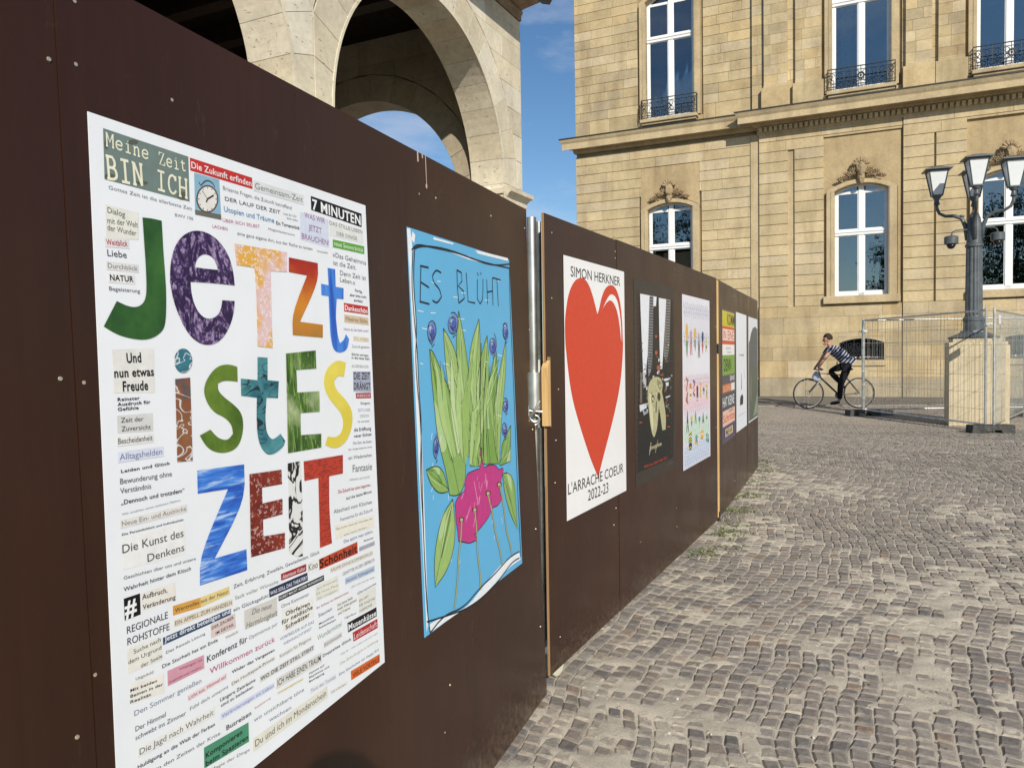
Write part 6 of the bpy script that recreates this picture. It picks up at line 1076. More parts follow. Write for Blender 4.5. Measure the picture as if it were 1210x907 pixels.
('c9c59c',5.466,((1.5773,0.9621),(1.5736,0.9599),(1.5655,0.96),(1.559,0.9623),(1.5591,0.9651),(1.5657,0.9663),(1.5737,0.9649))),
('a8482e',5,((1.8786,1.0018),(1.8709,0.9997),(1.851,0.9996),(1.8267,1.0015),(1.8072,1.0047),(1.7999,1.0079),(1.8074,1.01),(1.827,1.0102),(1.8513,1.0083),(1.8711,1.0051))),
('a8482e',5,((1.3149,1.0062),(1.3087,1.0043),(1.2927,1.0042),(1.2732,1.0059),(1.2575,1.0087),(1.2516,1.0117),(1.2577,1.0135),(1.2734,1.0137),(1.293,1.012),(1.3089,1.0092))),
('a8482e',5,((1.9051,0.9302),(1.8973,0.9282),(1.8772,0.9283),(1.8527,0.9306),(1.833,0.934),(1.8256,0.9374),(1.8332,0.9394),(1.853,0.9393),(1.8775,0.9371),(1.8975,0.9336))),
('a8482e',5,((1.7475,1.2628),(1.7402,1.2604),(1.7213,1.2593),(1.6982,1.2601),(1.6797,1.2622),(1.6727,1.265),(1.6799,1.2674),(1.6985,1.2685),(1.7216,1.2678),(1.7404,1.2656))),
('b9b48a',5,((1.5287,1.2536),(1.6306,1.2576),(1.7091,1.2402),(1.7402,1.2033),(1.72,1.1595),(1.7719,1.0816),(1.8104,0.9881),(1.7944,0.9212),(1.7207,0.9244),(1.6957,0.9826),(1.671,1.0438),(1.6455,1.0677),(1.6214,0.9668),(1.5838,0.9192),(1.5425,0.8979),(1.5057,0.9196),(1.4704,0.973),(1.4486,1.0528),(1.4218,1.1182),(1.4166,1.1817),(1.4542,1.2293))),
('d6d2a8',5.3,((1.4522,1.1658),(1.4959,1.1564),(1.5179,1.0692),(1.5326,0.9818),(1.5185,0.9327),(1.4831,0.9861),(1.4541,1.0737))),
('8f8b66',5.2,((1.6171,1.2376),(1.7087,1.2269),(1.7182,1.1893),(1.6803,1.1688),(1.6161,1.2084))),
('3a382c',5.5,((1.5574,1.1279),(1.5507,1.1139),(1.5341,1.106),(1.5141,1.1072),(1.4983,1.117),(1.4926,1.1316),(1.4992,1.1455),(1.5156,1.1535),(1.5356,1.1524),(1.5516,1.1426))),
('3a382c',5.5,((1.6897,1.1314),(1.6821,1.1153),(1.6633,1.1062),(1.6407,1.1076),(1.6228,1.1187),(1.6164,1.1354),(1.6238,1.1514),(1.6423,1.1605),(1.665,1.1594),(1.6831,1.1482))),
('c9c59c',5.7,((1.5447,1.125),(1.5416,1.1176),(1.5339,1.1133),(1.5247,1.1139),(1.5173,1.119),(1.5147,1.1268),(1.5178,1.1342),(1.5254,1.1384),(1.5347,1.1379),(1.5421,1.1328))),
('6a6750',5.5,((1.5874,1.1116),(1.6104,1.1102),(1.6031,1.0414),(1.5725,1.0437))),
]
HEAD_STROKES=[
('3a3a40',0.008,4,((1.4754,1.72),(1.555,1.7207))),
('3c3836',0.008,4,((1.8324,1.7201),(1.9264,1.7211))),
('3a3a40',0.008,4,((1.4738,1.7036),(1.5545,1.7042))),
('3c3836',0.008,4,((1.8306,1.7027),(1.9258,1.7034))),
('3a3a40',0.008,4,((1.4722,1.6873),(1.5539,1.6877))),
('3c3836',0.008,4,((1.8287,1.6852),(1.9253,1.6857))),
('3a3a40',0.008,4,((1.4705,1.671),(1.5534,1.6712))),
('3c3836',0.008,4,((1.8269,1.6677),(1.9247,1.6679))),
('3a3a40',0.008,4,((1.4689,1.6547),(1.5529,1.6546))),
('3c3836',0.008,4,((1.8251,1.6503),(1.9242,1.6502))),
('3a3a40',0.008,4,((1.4672,1.6385),(1.5524,1.6381))),
('3c3836',0.008,4,((1.8232,1.6328),(1.9236,1.6325))),
('3a3a40',0.008,4,((1.4656,1.6222),(1.5518,1.6216))),
('3c3836',0.008,4,((1.8214,1.6154),(1.9231,1.6148))),
('3a3a40',0.008,4,((1.464,1.6059),(1.5513,1.6051))),
('3c3836',0.008,4,((1.8196,1.598),(1.9225,1.5971))),
('3a3a40',0.008,4,((1.4623,1.5896),(1.5508,1.5886))),
('3c3836',0.008,4,((1.8178,1.5806),(1.922,1.5794))),
('3a3a40',0.008,4,((1.4607,1.5734),(1.5503,1.5721))),
('3c3836',0.008,4,((1.816,1.5631),(1.9214,1.5616))),
('3a3a40',0.008,4,((1.4591,1.5571),(1.5497,1.5556))),
('3c3836',0.008,4,((1.8141,1.5457),(1.9209,1.5439))),
('3a3a40',0.008,4,((1.4574,1.5409),(1.5492,1.539))),
('3c3836',0.008,4,((1.8123,1.5283),(1.9203,1.5262))),
('3a3a40',0.008,4,((1.4558,1.5246),(1.5487,1.5225))),
('3c3836',0.008,4,((1.8105,1.5109),(1.9198,1.5085))),
('3a3a40',0.008,4,((1.4542,1.5084),(1.5482,1.506))),
('3c3836',0.008,4,((1.8087,1.4936),(1.9192,1.4907))),
('3a3a40',0.008,4,((1.4525,1.4921),(1.5476,1.4895))),
('3c3836',0.008,4,((1.8068,1.4762),(1.9187,1.473))),
('3a3a40',0.008,4,((1.4509,1.4759),(1.5471,1.473))),
('3c3836',0.008,4,((1.805,1.4588),(1.9181,1.4553))),
('3a3a40',0.008,4,((1.4493,1.4597),(1.5466,1.4564))),
('3c3836',0.008,4,((1.8032,1.4414),(1.9176,1.4376))),
('3a3a40',0.008,4,((1.4476,1.4435),(1.546,1.4399))),
('3c3836',0.008,4,((1.8014,1.4241),(1.917,1.4198))),
('3a3a40',0.008,4,((1.446,1.4273),(1.5455,1.4234))),
('3c3836',0.008,4,((1.7996,1.4067),(1.9165,1.4021))),
('3a3a40',0.008,4,((1.4444,1.4111),(1.545,1.4069))),
('3c3836',0.008,4,((1.7978,1.3894),(1.9159,1.3844))),
('3a3a40',0.008,4,((1.4428,1.3949),(1.5445,1.3903))),
('3c3836',0.008,4,((1.7959,1.372),(1.9154,1.3666))),
('3a3a40',0.008,4,((1.4411,1.3787),(1.5439,1.3738))),
('3c3836',0.008,4,((1.7941,1.3547),(1.9148,1.3489))),
('3a3a40',0.008,4,((1.4395,1.3625),(1.5434,1.3573))),
('3a3a40',0.008,4,((1.4379,1.3463),(1.5429,1.3407))),
('3a3a40',0.008,4,((1.4363,1.3302),(1.5424,1.3242))),
('3a3a40',0.008,4,((1.4346,1.314),(1.5418,1.3077))),
('8d4a32',0.006,4,((1.2614,1.7229),(1.261,1.7092))),
('8d4a32',0.006,4,((1.2605,1.6949),(1.2601,1.6812))),
('7d4434',0.006,4,((1.9724,1.735),(1.9719,1.7193))),
('8d4a32',0.006,4,((1.2596,1.6669),(1.2592,1.6532))),
('7d4434',0.006,4,((1.9714,1.7028),(1.9709,1.6871))),
('8d4a32',0.006,4,((1.2587,1.6388),(1.2583,1.6252))),
('7d4434',0.006,4,((1.9704,1.6707),(1.9699,1.655))),
('8d4a32',0.006,4,((1.2578,1.6108),(1.2573,1.5971))),
('7d4434',0.006,4,((1.9694,1.6385),(1.9689,1.6228))),
('8d4a32',0.006,4,((1.2569,1.5828),(1.2564,1.5691))),
('7d4434',0.006,4,((1.9684,1.6064),(1.9679,1.5907))),
('8d4a32',0.006,4,((1.256,1.5548),(1.2555,1.5411))),
('7d4434',0.006,4,((1.9674,1.5742),(1.9669,1.5585))),
('8d4a32',0.006,4,((1.2551,1.5268),(1.2546,1.5131))),
('7d4434',0.006,4,((1.9664,1.5421),(1.9659,1.5263))),
('8d4a32',0.006,4,((1.2542,1.4988),(1.2537,1.4851))),
('7d4434',0.006,4,((1.9654,1.5099),(1.9649,1.4942))),
('8d4a32',0.006,4,((1.2532,1.4707),(1.2528,1.457))),
('7d4434',0.006,4,((1.9644,1.4777),(1.9639,1.462))),
('8d4a32',0.006,4,((1.2523,1.4427),(1.2519,1.429))),
('7d4434',0.006,4,((1.9634,1.4455),(1.9629,1.4298))),
('8d4a32',0.006,4,((1.2514,1.4147),(1.251,1.401))),
('7d4434',0.006,4,((1.9624,1.4134),(1.9619,1.3976))),
('8d4a32',0.006,4,((1.2505,1.3866),(1.2501,1.3729))),
('7d4434',0.006,4,((1.9614,1.3812),(1.9609,1.3655))),
('8d4a32',0.006,4,((1.2496,1.3586),(1.2492,1.3449))),
('7d4434',0.006,4,((1.9604,1.349),(1.9599,1.3333))),
('8d4a32',0.006,4,((1.2487,1.3305),(1.2483,1.3168))),
('7d4434',0.006,4,((1.9594,1.3168),(1.9589,1.3011))),
('8d4a32',0.006,4,((1.2478,1.3025),(1.2473,1.2888))),
('7d4434',0.006,4,((1.9584,1.2846),(1.9579,1.2689))),
('8d4a32',0.006,4,((1.2469,1.2744),(1.2464,1.2607))),
('7d4434',0.006,4,((1.9574,1.2524),(1.9569,1.2367))),
('8d4a32',0.006,4,((1.246,1.2464),(1.2455,1.2327))),
('7d4434',0.006,4,((1.9564,1.2202),(1.9559,1.2045))),
('8d4a32',0.006,4,((1.2335,1.2783),(1.2375,1.2634))),
('7d4434',0.006,4,((1.9472,1.2567),(1.9467,1.2397))),
('8d4a32',0.006,4,((1.2325,1.246),(1.2364,1.231))),
('7d4434',0.006,4,((1.946,1.2196),(1.9455,1.2025))),
('8d4a32',0.006,4,((1.2314,1.2136),(1.2354,1.1986))),
('7d4434',0.006,4,((1.9449,1.1824),(1.9444,1.1653))),
('8d4a32',0.006,4,((1.2304,1.1812),(1.2343,1.1662))),
('7d4434',0.006,4,((1.9437,1.1452),(1.9432,1.1281))),
('8d4a32',0.006,4,((1.2293,1.1489),(1.2333,1.1338))),
('7d4434',0.006,4,((1.9426,1.108),(1.9421,1.0909))),
('8d4a32',0.006,4,((1.2283,1.1165),(1.2322,1.1014))),
('7d4434',0.006,4,((1.9414,1.0708),(1.9409,1.0537))),
('8d4a32',0.006,4,((1.2272,1.0841),(1.2312,1.0689))),
('7d4434',0.006,4,((1.9403,1.0336),(1.9397,1.0165))),
('8d4a32',0.006,4,((1.2262,1.0517),(1.2301,1.0365))),
('7d4434',0.006,4,((1.9391,0.9963),(1.9386,0.9793))),
('8d4a32',0.006,4,((1.2251,1.0193),(1.2291,1.0041))),
('7d4434',0.006,4,((1.938,0.9591),(1.9374,0.942))),
('8d4a32',0.006,4,((1.2241,0.9869),(1.228,0.9717))),
('7d4434',0.006,4,((1.9368,0.9219),(1.9363,0.9048))),
('8d4a32',0.006,4,((1.223,0.9545),(1.227,0.9392))),
('7d4434',0.006,4,((1.9357,0.8846),(1.9351,0.8676))),
('8d4a32',0.006,4,((1.222,0.9221),(1.2259,0.9068))),
('7d4434',0.006,4,((1.9345,0.8474),(1.934,0.8303))),
('8d4a32',0.006,4,((1.2209,0.8897),(1.2249,0.8744))),
('7d4434',0.006,4,((1.9334,0.8102),(1.9328,0.7931))),
('8d4a32',0.006,4,((1.2199,0.8573),(1.2238,0.8419))),
('7d4434',0.006,4,((1.9322,0.7729),(1.9317,0.7558))),
('8d4a32',0.006,4,((1.2188,0.8249),(1.2228,0.8095))),
('8d4a32',0.006,4,((1.2178,0.7925),(1.2217,0.777))),
('8d4a32',0.006,4,((1.2167,0.76),(1.2207,0.7446))),
('ddd6a8',0.005,5,((1.4407,0.8056),(1.4658,0.831),(1.482,0.8756),(1.4621,0.8671))),
('ddd6a8',0.004,5,((1.5649,0.8048),(1.6237,0.8749))),
]
LETTERS=[
('J','green',(((-2.0005,1.6327),(-1.9817,1.6343),(-1.9601,1.6338),(-1.9599,1.6039),(-1.96,1.5824),(-1.9587,1.5467),(-1.9584,1.5116),(-1.9626,1.4648),(-1.9717,1.4484),(-1.9954,1.4363),(-2.0197,1.4342),(-2.0491,1.4382),(-2.069,1.4445),(-2.0873,1.4539),(-2.0604,1.494),(-2.0416,1.4874),(-2.0248,1.4859),(-2.0115,1.4907),(-2.0029,1.5016),(-1.9999,1.5192),(-1.9991,1.5569),(-2.0,1.595)),)),
('e','violet',(((-1.7875,1.5399),(-1.7887,1.5627),(-1.7963,1.5881),(-1.8078,1.6047),(-1.8293,1.6216),(-1.8561,1.6302),(-1.8853,1.6291),(-1.9116,1.6178),(-1.9328,1.5966),(-1.9443,1.5698),(-1.9488,1.5405),(-1.9476,1.5232),(-1.9422,1.4982),(-1.9295,1.4696),(-1.9114,1.4442),(-1.8867,1.4287),(-1.8547,1.4267),(-1.8258,1.4399),(-1.8036,1.4663),(-1.7929,1.4908),(-1.7897,1.5103),(-1.8234,1.5098),(-1.8275,1.4931),(-1.8398,1.4788),(-1.8622,1.4732),(-1.8804,1.479),(-1.8948,1.4972),(-1.9009,1.5193),(-1.9012,1.5372),(-1.8519,1.5394)),((-1.889,1.5638),(-1.8838,1.5784),(-1.8699,1.5887),(-1.8536,1.5906),(-1.8377,1.5835),(-1.8307,1.5647),(-1.861,1.5636)))),
('T','rosegold',(((-1.7824,1.6189),(-1.6205,1.6221),(-1.6237,1.5808),(-1.6778,1.5777),(-1.6797,1.5271),(-1.6826,1.4733),(-1.6827,1.4225),(-1.7301,1.4255),(-1.7256,1.5241),(-1.7275,1.5793),(-1.7796,1.5794)),)),
('z','fire',(((-1.615,1.612),(-1.5104,1.6111),(-1.5114,1.5701),(-1.5871,1.4787),(-1.5018,1.4748),(-1.5042,1.446),(-1.6146,1.4498),(-1.6131,1.495),(-1.553,1.58),(-1.6174,1.5814)),)),
('t','blue',(((-1.4723,1.6045),(-1.4414,1.6043),(-1.4423,1.5641),(-1.4095,1.5633),(-1.4117,1.5377),(-1.4403,1.5373),(-1.4481,1.4954),(-1.4465,1.4837),(-1.4447,1.4554),(-1.4362,1.4342),(-1.4181,1.4415),(-1.4081,1.4561),(-1.3957,1.4443),(-1.4016,1.4272),(-1.4114,1.4175),(-1.4381,1.4113),(-1.4631,1.4175),(-1.4733,1.4455),(-1.4743,1.4827),(-1.4735,1.5408),(-1.5019,1.5412),(-1.5014,1.5664),(-1.4715,1.5651)),)),
('i_dot','script',(((-1.9064,1.3994),(-1.9087,1.3911),(-1.9139,1.3842),(-1.9213,1.3797),(-1.9296,1.3783),(-1.9376,1.3801),(-1.9441,1.3849),(-1.9481,1.3918),(-1.9491,1.3999),(-1.9469,1.408),(-1.9419,1.4148),(-1.9348,1.4194),(-1.9266,1.421),(-1.9185,1.4194),(-1.9118,1.4147),(-1.9075,1.4077)),)),
('i','rust',(((-1.9489,1.369),(-1.9141,1.3704),(-1.9159,1.3026),(-1.9184,1.2262),(-1.954,1.2284),(-1.9509,1.3054)),)),
('s','leaf',(((-1.7927,1.3587),(-1.7918,1.3866),(-1.8149,1.3923),(-1.8464,1.3889),(-1.8725,1.3683),(-1.8836,1.3477),(-1.8782,1.3263),(-1.8608,1.3059),(-1.8309,1.2937),(-1.8147,1.2784),(-1.813,1.2622),(-1.8283,1.251),(-1.8532,1.2584),(-1.8712,1.2758),(-1.8983,1.2678),(-1.8841,1.2464),(-1.8633,1.2343),(-1.8357,1.2289),(-1.8063,1.2333),(-1.7901,1.2496),(-1.7821,1.2754),(-1.7863,1.3002),(-1.8088,1.318),(-1.8283,1.3292),(-1.8469,1.3439),(-1.8459,1.3576),(-1.8286,1.3628)),)),
('t','teal',(((-1.7317,1.4046),(-1.701,1.4031),(-1.7045,1.3582),(-1.6689,1.3548),(-1.6742,1.3208),(-1.7104,1.3237),(-1.7179,1.2834),(-1.7157,1.2547),(-1.7022,1.2397),(-1.6891,1.2404),(-1.6719,1.2482),(-1.6576,1.2319),(-1.664,1.22),(-1.6948,1.2091),(-1.7172,1.2107),(-1.7349,1.2263),(-1.7436,1.2494),(-1.7439,1.2856),(-1.7396,1.3254),(-1.785,1.3319),(-1.7837,1.3642),(-1.7352,1.3593)),)),
('E','grass',(((-1.6407,1.4111),(-1.5342,1.4175),(-1.5351,1.3778),(-1.6077,1.3763),(-1.6086,1.3287),(-1.5275,1.3277),(-1.5297,1.2824),(-1.6006,1.2846),(-1.6029,1.2381),(-1.5275,1.2335),(-1.53,1.2032),(-1.6501,1.2056)),)),
('S','yellow',(((-1.4139,1.3886),(-1.4255,1.3562),(-1.4511,1.3599),(-1.4674,1.3472),(-1.4623,1.3282),(-1.4213,1.3022),(-1.3967,1.2763),(-1.3965,1.247),(-1.4155,1.2148),(-1.4478,1.1968),(-1.482,1.1947),(-1.5153,1.207),(-1.5041,1.2251),(-1.4716,1.2184),(-1.4452,1.2275),(-1.4359,1.2553),(-1.4495,1.2778),(-1.4852,1.3037),(-1.5074,1.3304),(-1.5095,1.3534),(-1.4955,1.376),(-1.4653,1.3917),(-1.4395,1.3947)),)),
('Z','crayon',(((-1.9089,1.2076),(-1.7865,1.2014),(-1.789,1.1342),(-1.8777,1.0449),(-1.7921,1.0407),(-1.7926,1.0011),(-1.9169,1.0075),(-1.9131,1.0602),(-1.8334,1.1627),(-1.9105,1.1673)),)),
('E','darkred',(((-1.7728,1.1806),(-1.6745,1.1751),(-1.6745,1.1457),(-1.7379,1.1491),(-1.7387,1.1178),(-1.6757,1.1158),(-1.6782,1.0847),(-1.7396,1.0865),(-1.741,1.0536),(-1.6732,1.0454),(-1.6756,1.015),(-1.7802,1.0222)),)),
('I','inkbw',(((-1.6532,1.1847),(-1.6088,1.1838),(-1.609,1.0803),(-1.6169,0.9838),(-1.6372,0.9859),(-1.663,1.0027),(-1.6567,1.0895)),)),
('T','brick',(((-1.598,1.1815),(-1.4453,1.176),(-1.4489,1.1336),(-1.5051,1.1355),(-1.5115,1.0612),(-1.5066,0.9849),(-1.5536,0.9854),(-1.5501,1.0687),(-1.5471,1.1384),(-1.5985,1.1398)),)),
]
# ================================================================ GROUND
gnd = MB(); gnd.add([(-150, -150, -.02), (150, -150, -.02), (150, 150, -.02), (-150, 150, -.02)], [(0, 1, 2, 3)])
M_ASPH = Mat('asphalt', .9, .3); t = M_ASPH.tex(scale=60, detail=4); t2 = M_ASPH.tex(scale=.7, detail=6)
M_ASPH.col(M_ASPH.mix(M_ASPH.ramp(t.outputs['Fac'], [(.3, (.10, .093, .083)), (.7, (.17, .158, .14))]), M_ASPH.ramp(t2.outputs['Fac'], [(.3, g3(.8)), (.7, g3(1.15))]), .8, 'MULTIPLY')); M_ASPH.bump(t.outputs['Fac'], .006); M_ASPH = M_ASPH.m
gnd.build('ground', M_ASPH, None, kind='structure')
M_SANDY = Mat('pale_joint_sand', .95, .15); t = M_SANDY.tex(scale=140, detail=5, rough=.8); t2 = M_SANDY.tex(scale=5, detail=6); t3 = M_SANDY.tex('Voronoi', scale=170)
c = M_SANDY.ramp(t.outputs['Fac'], [(.3, (.46, .405, .31)), (.7, (.80, .73, .60))])
c = M_SANDY.mix(c, M_SANDY.ramp(t2.outputs['Fac'], [(.3, (.72, .72, .70)), (.7, (1.1, 1.08, 1.05))]), .9, 'MULTIPLY')
c = M_SANDY.mix(c, M_SANDY.ramp(t3.outputs['Distance'], [(.12, (.55, .52, .48)), (.3, g3(1))]), .6, 'MULTIPLY')
M_SANDY.col(c); M_SANDY.bump(t.outputs['Fac'], .006, .8); M_SANDY = M_SANDY.m
M_SETT = Mat('porphyry_sett', .62, .45); t = M_SETT.tex(scale=45, detail=8, rough=.7); t2 = M_SETT.tex(scale=1.1, detail=6); t3 = M_SETT.tex(scale=9, detail=8, rough=.72)
c = M_SETT.mix(M_SETT.attr(), M_SETT.ramp(t.outputs['Fac'], [(.3, g3(.62)), (.7, g3(1.35))]), .9, 'MULTIPLY')
dust = M_SETT.ramp(t3.outputs['Fac'], [(.50, g3(0)), (.72, g3(.75))]); dust2 = M_SETT.ramp(t2.outputs['Fac'], [(.40, g3(.25)), (.66, g3(1))])
fac = M_SETT.mix(dust, dust2, 1, 'MULTIPLY')
c = M_SETT.mix(c, (.46, .40, .31), fac)
M_SETT.col(c); M_SETT.bump(t.outputs['Fac'], .004, .7); M_SETT.bump(t3.outputs['Fac'], .006, .4); M_SETT = M_SETT.m
HD = R(25); e1 = np.array([math.sin(HD), math.cos(HD)]); e2 = np.array([math.cos(HD), -math.sin(HD)])
SPOT = [  # ground places where sand lies over the setts: x, y, radius
 (2.05, 3.85, .42), (1.65, 3.25, .30), (1.72, 3.05, .22), (2.45, 4.35, .5), (2.9, 4.6, .4), (.55, 3.05, .35), (.42, 2.75, .38), (.25, 2.55, .3), (.75, 2.85, .2), (2.2, 2.9, .18),
 (1.75, 5.7, .35), (2.0, 6.2, .3), (1.1, 4.6, .2), (2.6, 8.6, .7), (3.2, 7.6, .4), (3.9, 6.4, .35), (2.3, 7.3, .3), (1.4, 3.6, .16), (.95, 4.05, .22), (3.4, 5.4, .3)]
def sandh(x, y):
    m = 0
    for (sx, sy, sr) in SPOT:
        d = math.hypot(x-sx, (y-sy)*.8)/sr
        if d < 1.6: m = max(m, 1-d/1.6)
    n = noise.fractal(Vector((x*8, y*8, 3)), .7, 2.1, 6)
    n2 = noise.noise(Vector((x*1.1, y*1.1, 8)))
    return -.0065 + max(0, min(.0105, (m*1.05+n*1.0+.1*n2-.52)*.014)) + .0022*n
gx = np.arange(-.6, 6.6, .024); gy = np.arange(2.1, 11, .024)
sb = MB(); vv = []
for y in gy:
    for x in gx: vv.append((x, y, sandh(x, y)))
nx = len(gx); ff = [(j*nx+i, j*nx+i+1, (j+1)*nx+i+1, (j+1)*nx+i) for j in range(len(gy)-1) for i in range(nx-1)]
me = bpy.data.meshes.new('sand'); me.from_pydata(vv, [], ff); me.materials.append(M_SANDY); me.polygons.foreach_set('use_smooth', [True]*len(ff))
o = bpy.data.objects.new('sand_bed', me); COL.objects.link(o); o['kind'] = 'structure'
xl, xr, ya, yb = gx[0], gx[-1], gy[0], gy[-1]
sb = MB()
for (a0, a1, b0, b1) in ((-6, 16, yb, 24), (-6, xl, -2, yb), (xr, 16, -2, yb), (xl, xr, -2, ya)):
    sb.add([(a0, b0, -.0075), (a1, b0, -.0075), (a1, b1, -.0075), (a0, b1, -.0075)], [(0, 1, 2, 3)])
sb.build('sand_joint_bed', M_SANDY, None, kind='structure')
square = empty('paved_square', (0, 0, 0)); square['kind'] = 'structure'
rng = np.random.default_rng(5)
def kerb_y(x): return 19.7-.125*(x-6)
def warp(s, c):
    lat = .016*np.sin(2*np.pi*s/1.15+c*1.3+1.9*np.sin(c*.9+s*.6))+.008*np.sin(2*np.pi*s/.43+c*3.1+2*np.sin(s*.8))+.10*np.sin(2*np.pi*s/4.3+c*.35)
    lon = .03*np.sin(2*np.pi*c/1.5+s*.4)
    p = (s+lon)[..., None]*e1+(c+lat)[..., None]*e2
    return p
def hoard_x(y):                                  # foot of the hoarding, left limit of what can be seen
    if y < 3.12: return .1244+(y-3.1236)*math.tan(R(19.91))
    if y < 6.33: return .1407+(y-3.1771)*math.tan(R(26.77))
    if y < 9.6: return 1.688+(y-6.3356)*math.tan(R(23.65))
    return 3.0-(y-9.6)*.9
setts = []
cs = []; 
c = -9.0
while c < 9.0:
    w = rng.uniform(.060, .073); cs.append((c, c+w)); c += w
for (c0, c1) in cs:
    s = .5+rng.uniform(0, .1)
    while s < 24:
        ln = rng.uniform(.058, .088)
        s0, s1 = s, s+ln; s = s1
        ctr = ((s0+s1)/2)*e1+((c0+c1)/2)*e2
        if ctr[1] < 2.0 or ctr[1] > kerb_y(ctr[0])-.12 or ctr[0] > ctr[1]*.74+3.6 or ctr[0] < hoard_x(ctr[1])-.22: continue
        setts.append((s0, s1, c0, c1))
S_ = np.array(setts); n = len(S_); J = .0043
s0, s1, c0, c1 = S_[:, 0]+J, S_[:, 1]-J, S_[:, 2]+J*.8, S_[:, 3]-J*.8
def ring(ins, z, jit):
    out = []
    for (a, b) in ((0, 0), (1, 0), (1, 1), (0, 1)):
        ss = np.where(a, s1-ins, s0+ins); cc = np.where(b, c1-ins, c0+ins)
        p = warp(ss, cc)+jit[:, (a*2+b), :]
        out.append(np.concatenate([p, z[:, (a*2+b)][:, None]], axis=1))
    return np.stack(out, axis=1)                 # n,4,3
jit = rng.normal(0, .0030, (n, 4, 2)); zz0 = rng.normal(0, .0010, (n, 1))+rng.normal(0, .0008, (n, 4))
r0_, r1_, r2_ = ring(0, np.full((n, 4), -.05), jit), ring(.0005, zz0-.0045, jit), ring(.0075, zz0+.0010, jit)
V = np.concatenate([r0_, r1_, r2_], axis=1)      # n,12,3
base = np.array([[0, 1, 5, 4], [1, 2, 6, 5], [2, 3, 7, 6], [3, 0, 4, 7], [4, 5, 9, 8], [5, 6, 10, 9], [6, 7, 11, 10], [7, 4, 8, 11], [8, 9, 10, 11]])
pal = np.array([(.190, .168, .145), (.165, .147, .130), (.210, .182, .152), (.140, .130, .120), (.19, .158, .130), (.235, .21, .18), (.20, .148, .112)])
sc_ = pal[rng.choice(len(pal), n, p=[.28, .22, .18, .12, .1, .06, .04])]*rng.uniform(.82, 1.22, (n, 1))*1.15
ctr = V[:, 8:12].mean(axis=1)
dst = np.array([min(.8, max(0., (sandh(x, y)+.0075)/.0085)) if y < 13 else .25 for x, y in ctr[:, :2]])[:, None]
sc_ = sc_*(1-dst)+np.array([(.50, .44, .345)])*dst      # dust trodden into the setts round the sandy patches
def screen(P):                                   # share of the picture a ground point has, for picking the largest setts
    d = P-np.array([0, 0, EYE]); z = d@np.array(f_[:]); return 909*(d@np.array(cr[:]))/z, -909*(d@np.array(cu[:]))/z, z
px_, py_, pz_ = screen(ctr)
vis = (abs(px_) < 600) & (py_ < 450) & (ctr[:, 0] > [hoard_x(y) for y in ctr[:, 1]])
order = np.argsort(np.where(vis, pz_, 1e9)); near = set(order[:300].tolist())
far = np.array([i for i in range(n) if i not in near])
def sett_mesh(idx, name):
    m = len(idx); me = bpy.data.meshes.new(name)
    vtx = V[idx].reshape(-1, 3); fcs = (base[None]+np.arange(m)[:, None, None]*12).reshape(-1, 4)
    me.vertices.add(m*12); me.vertices.foreach_set('co', vtx.ravel()); me.loops.add(m*36); me.loops.foreach_set('vertex_index', fcs.ravel().astype(np.int32))
    me.polygons.add(m*9); me.polygons.foreach_set('loop_start', np.arange(0, m*36, 4, dtype=np.int32)); me.polygons.foreach_set('use_smooth', [False]*(m*9)); me.update(calc_edges=True)
    a = me.color_attributes.new('col', 'FLOAT_COLOR', 'POINT'); a.data.foreach_set('color', np.concatenate([np.repeat(sc_[idx], 12, axis=0), np.ones((m*12, 1))], axis=1).astype(np.float32).ravel())
    me.materials.append(M_SETT); o = bpy.data.objects.new(name, me); COL.objects.link(o); o.parent = square; return o
for i in sorted(near): sett_mesh(np.array([i]), 'cobblestone')
sett_mesh(far, 'cobblestones')['kind'] = 'stuff'
# flush kerb and the paler pavement in front of the palace
pv = MB(); pv.add([(-4, kerb_y(-4)+.06, -.004), (20, kerb_y(20)+.06, -.004), (24, 40, -.004), (-10, 40, -.004)], [(0, 1, 2, 3)])
M_PAVE = Mat('pavement', .9, .25); t = M_PAVE.tex(scale=30, detail=6); t2 = M_PAVE.tex('Brick', scale=1); t2.inputs['Scale'].default_value = 1.6; t3 = M_PAVE.tex(scale=.8, detail=7)
M_PAVE.col(M_PAVE.mix(M_PAVE.ramp(t.outputs['Fac'], [(.3, (.15, .135, .115)), (.7, (.23, .21, .18))]), M_PAVE.ramp(t3.outputs['Fac'], [(.3, g3(.75)), (.7, g3(1.15))]), .8, 'MULTIPLY')); M_PAVE.bump(t.outputs['Fac'], .006)
pv.build('pavement', M_PAVE.m, None, kind='structure')
kroot = empty('kerb', (0, 0, 0)); kroot['kind'] = 'structure'
M_KERB = simple('granite_kerb', (.27, .25, .22), .8, .3, 0, .3, 22, .004)
x = -3.0
while x < 16:
    ln = random.Random(int(x*10)).uniform(.8, 1.1); k = MB(); y = kerb_y(x)
    k.box(0, ln-.012, 0, .13, -.1, .006, ch=.006); ob = k.build('kerbstone', M_KERB, kroot); ob.location = (x, y, 0); ob.rotation_euler = (0, 0, math.atan(-.125)); x += ln*math.cos(math.atan(.125))
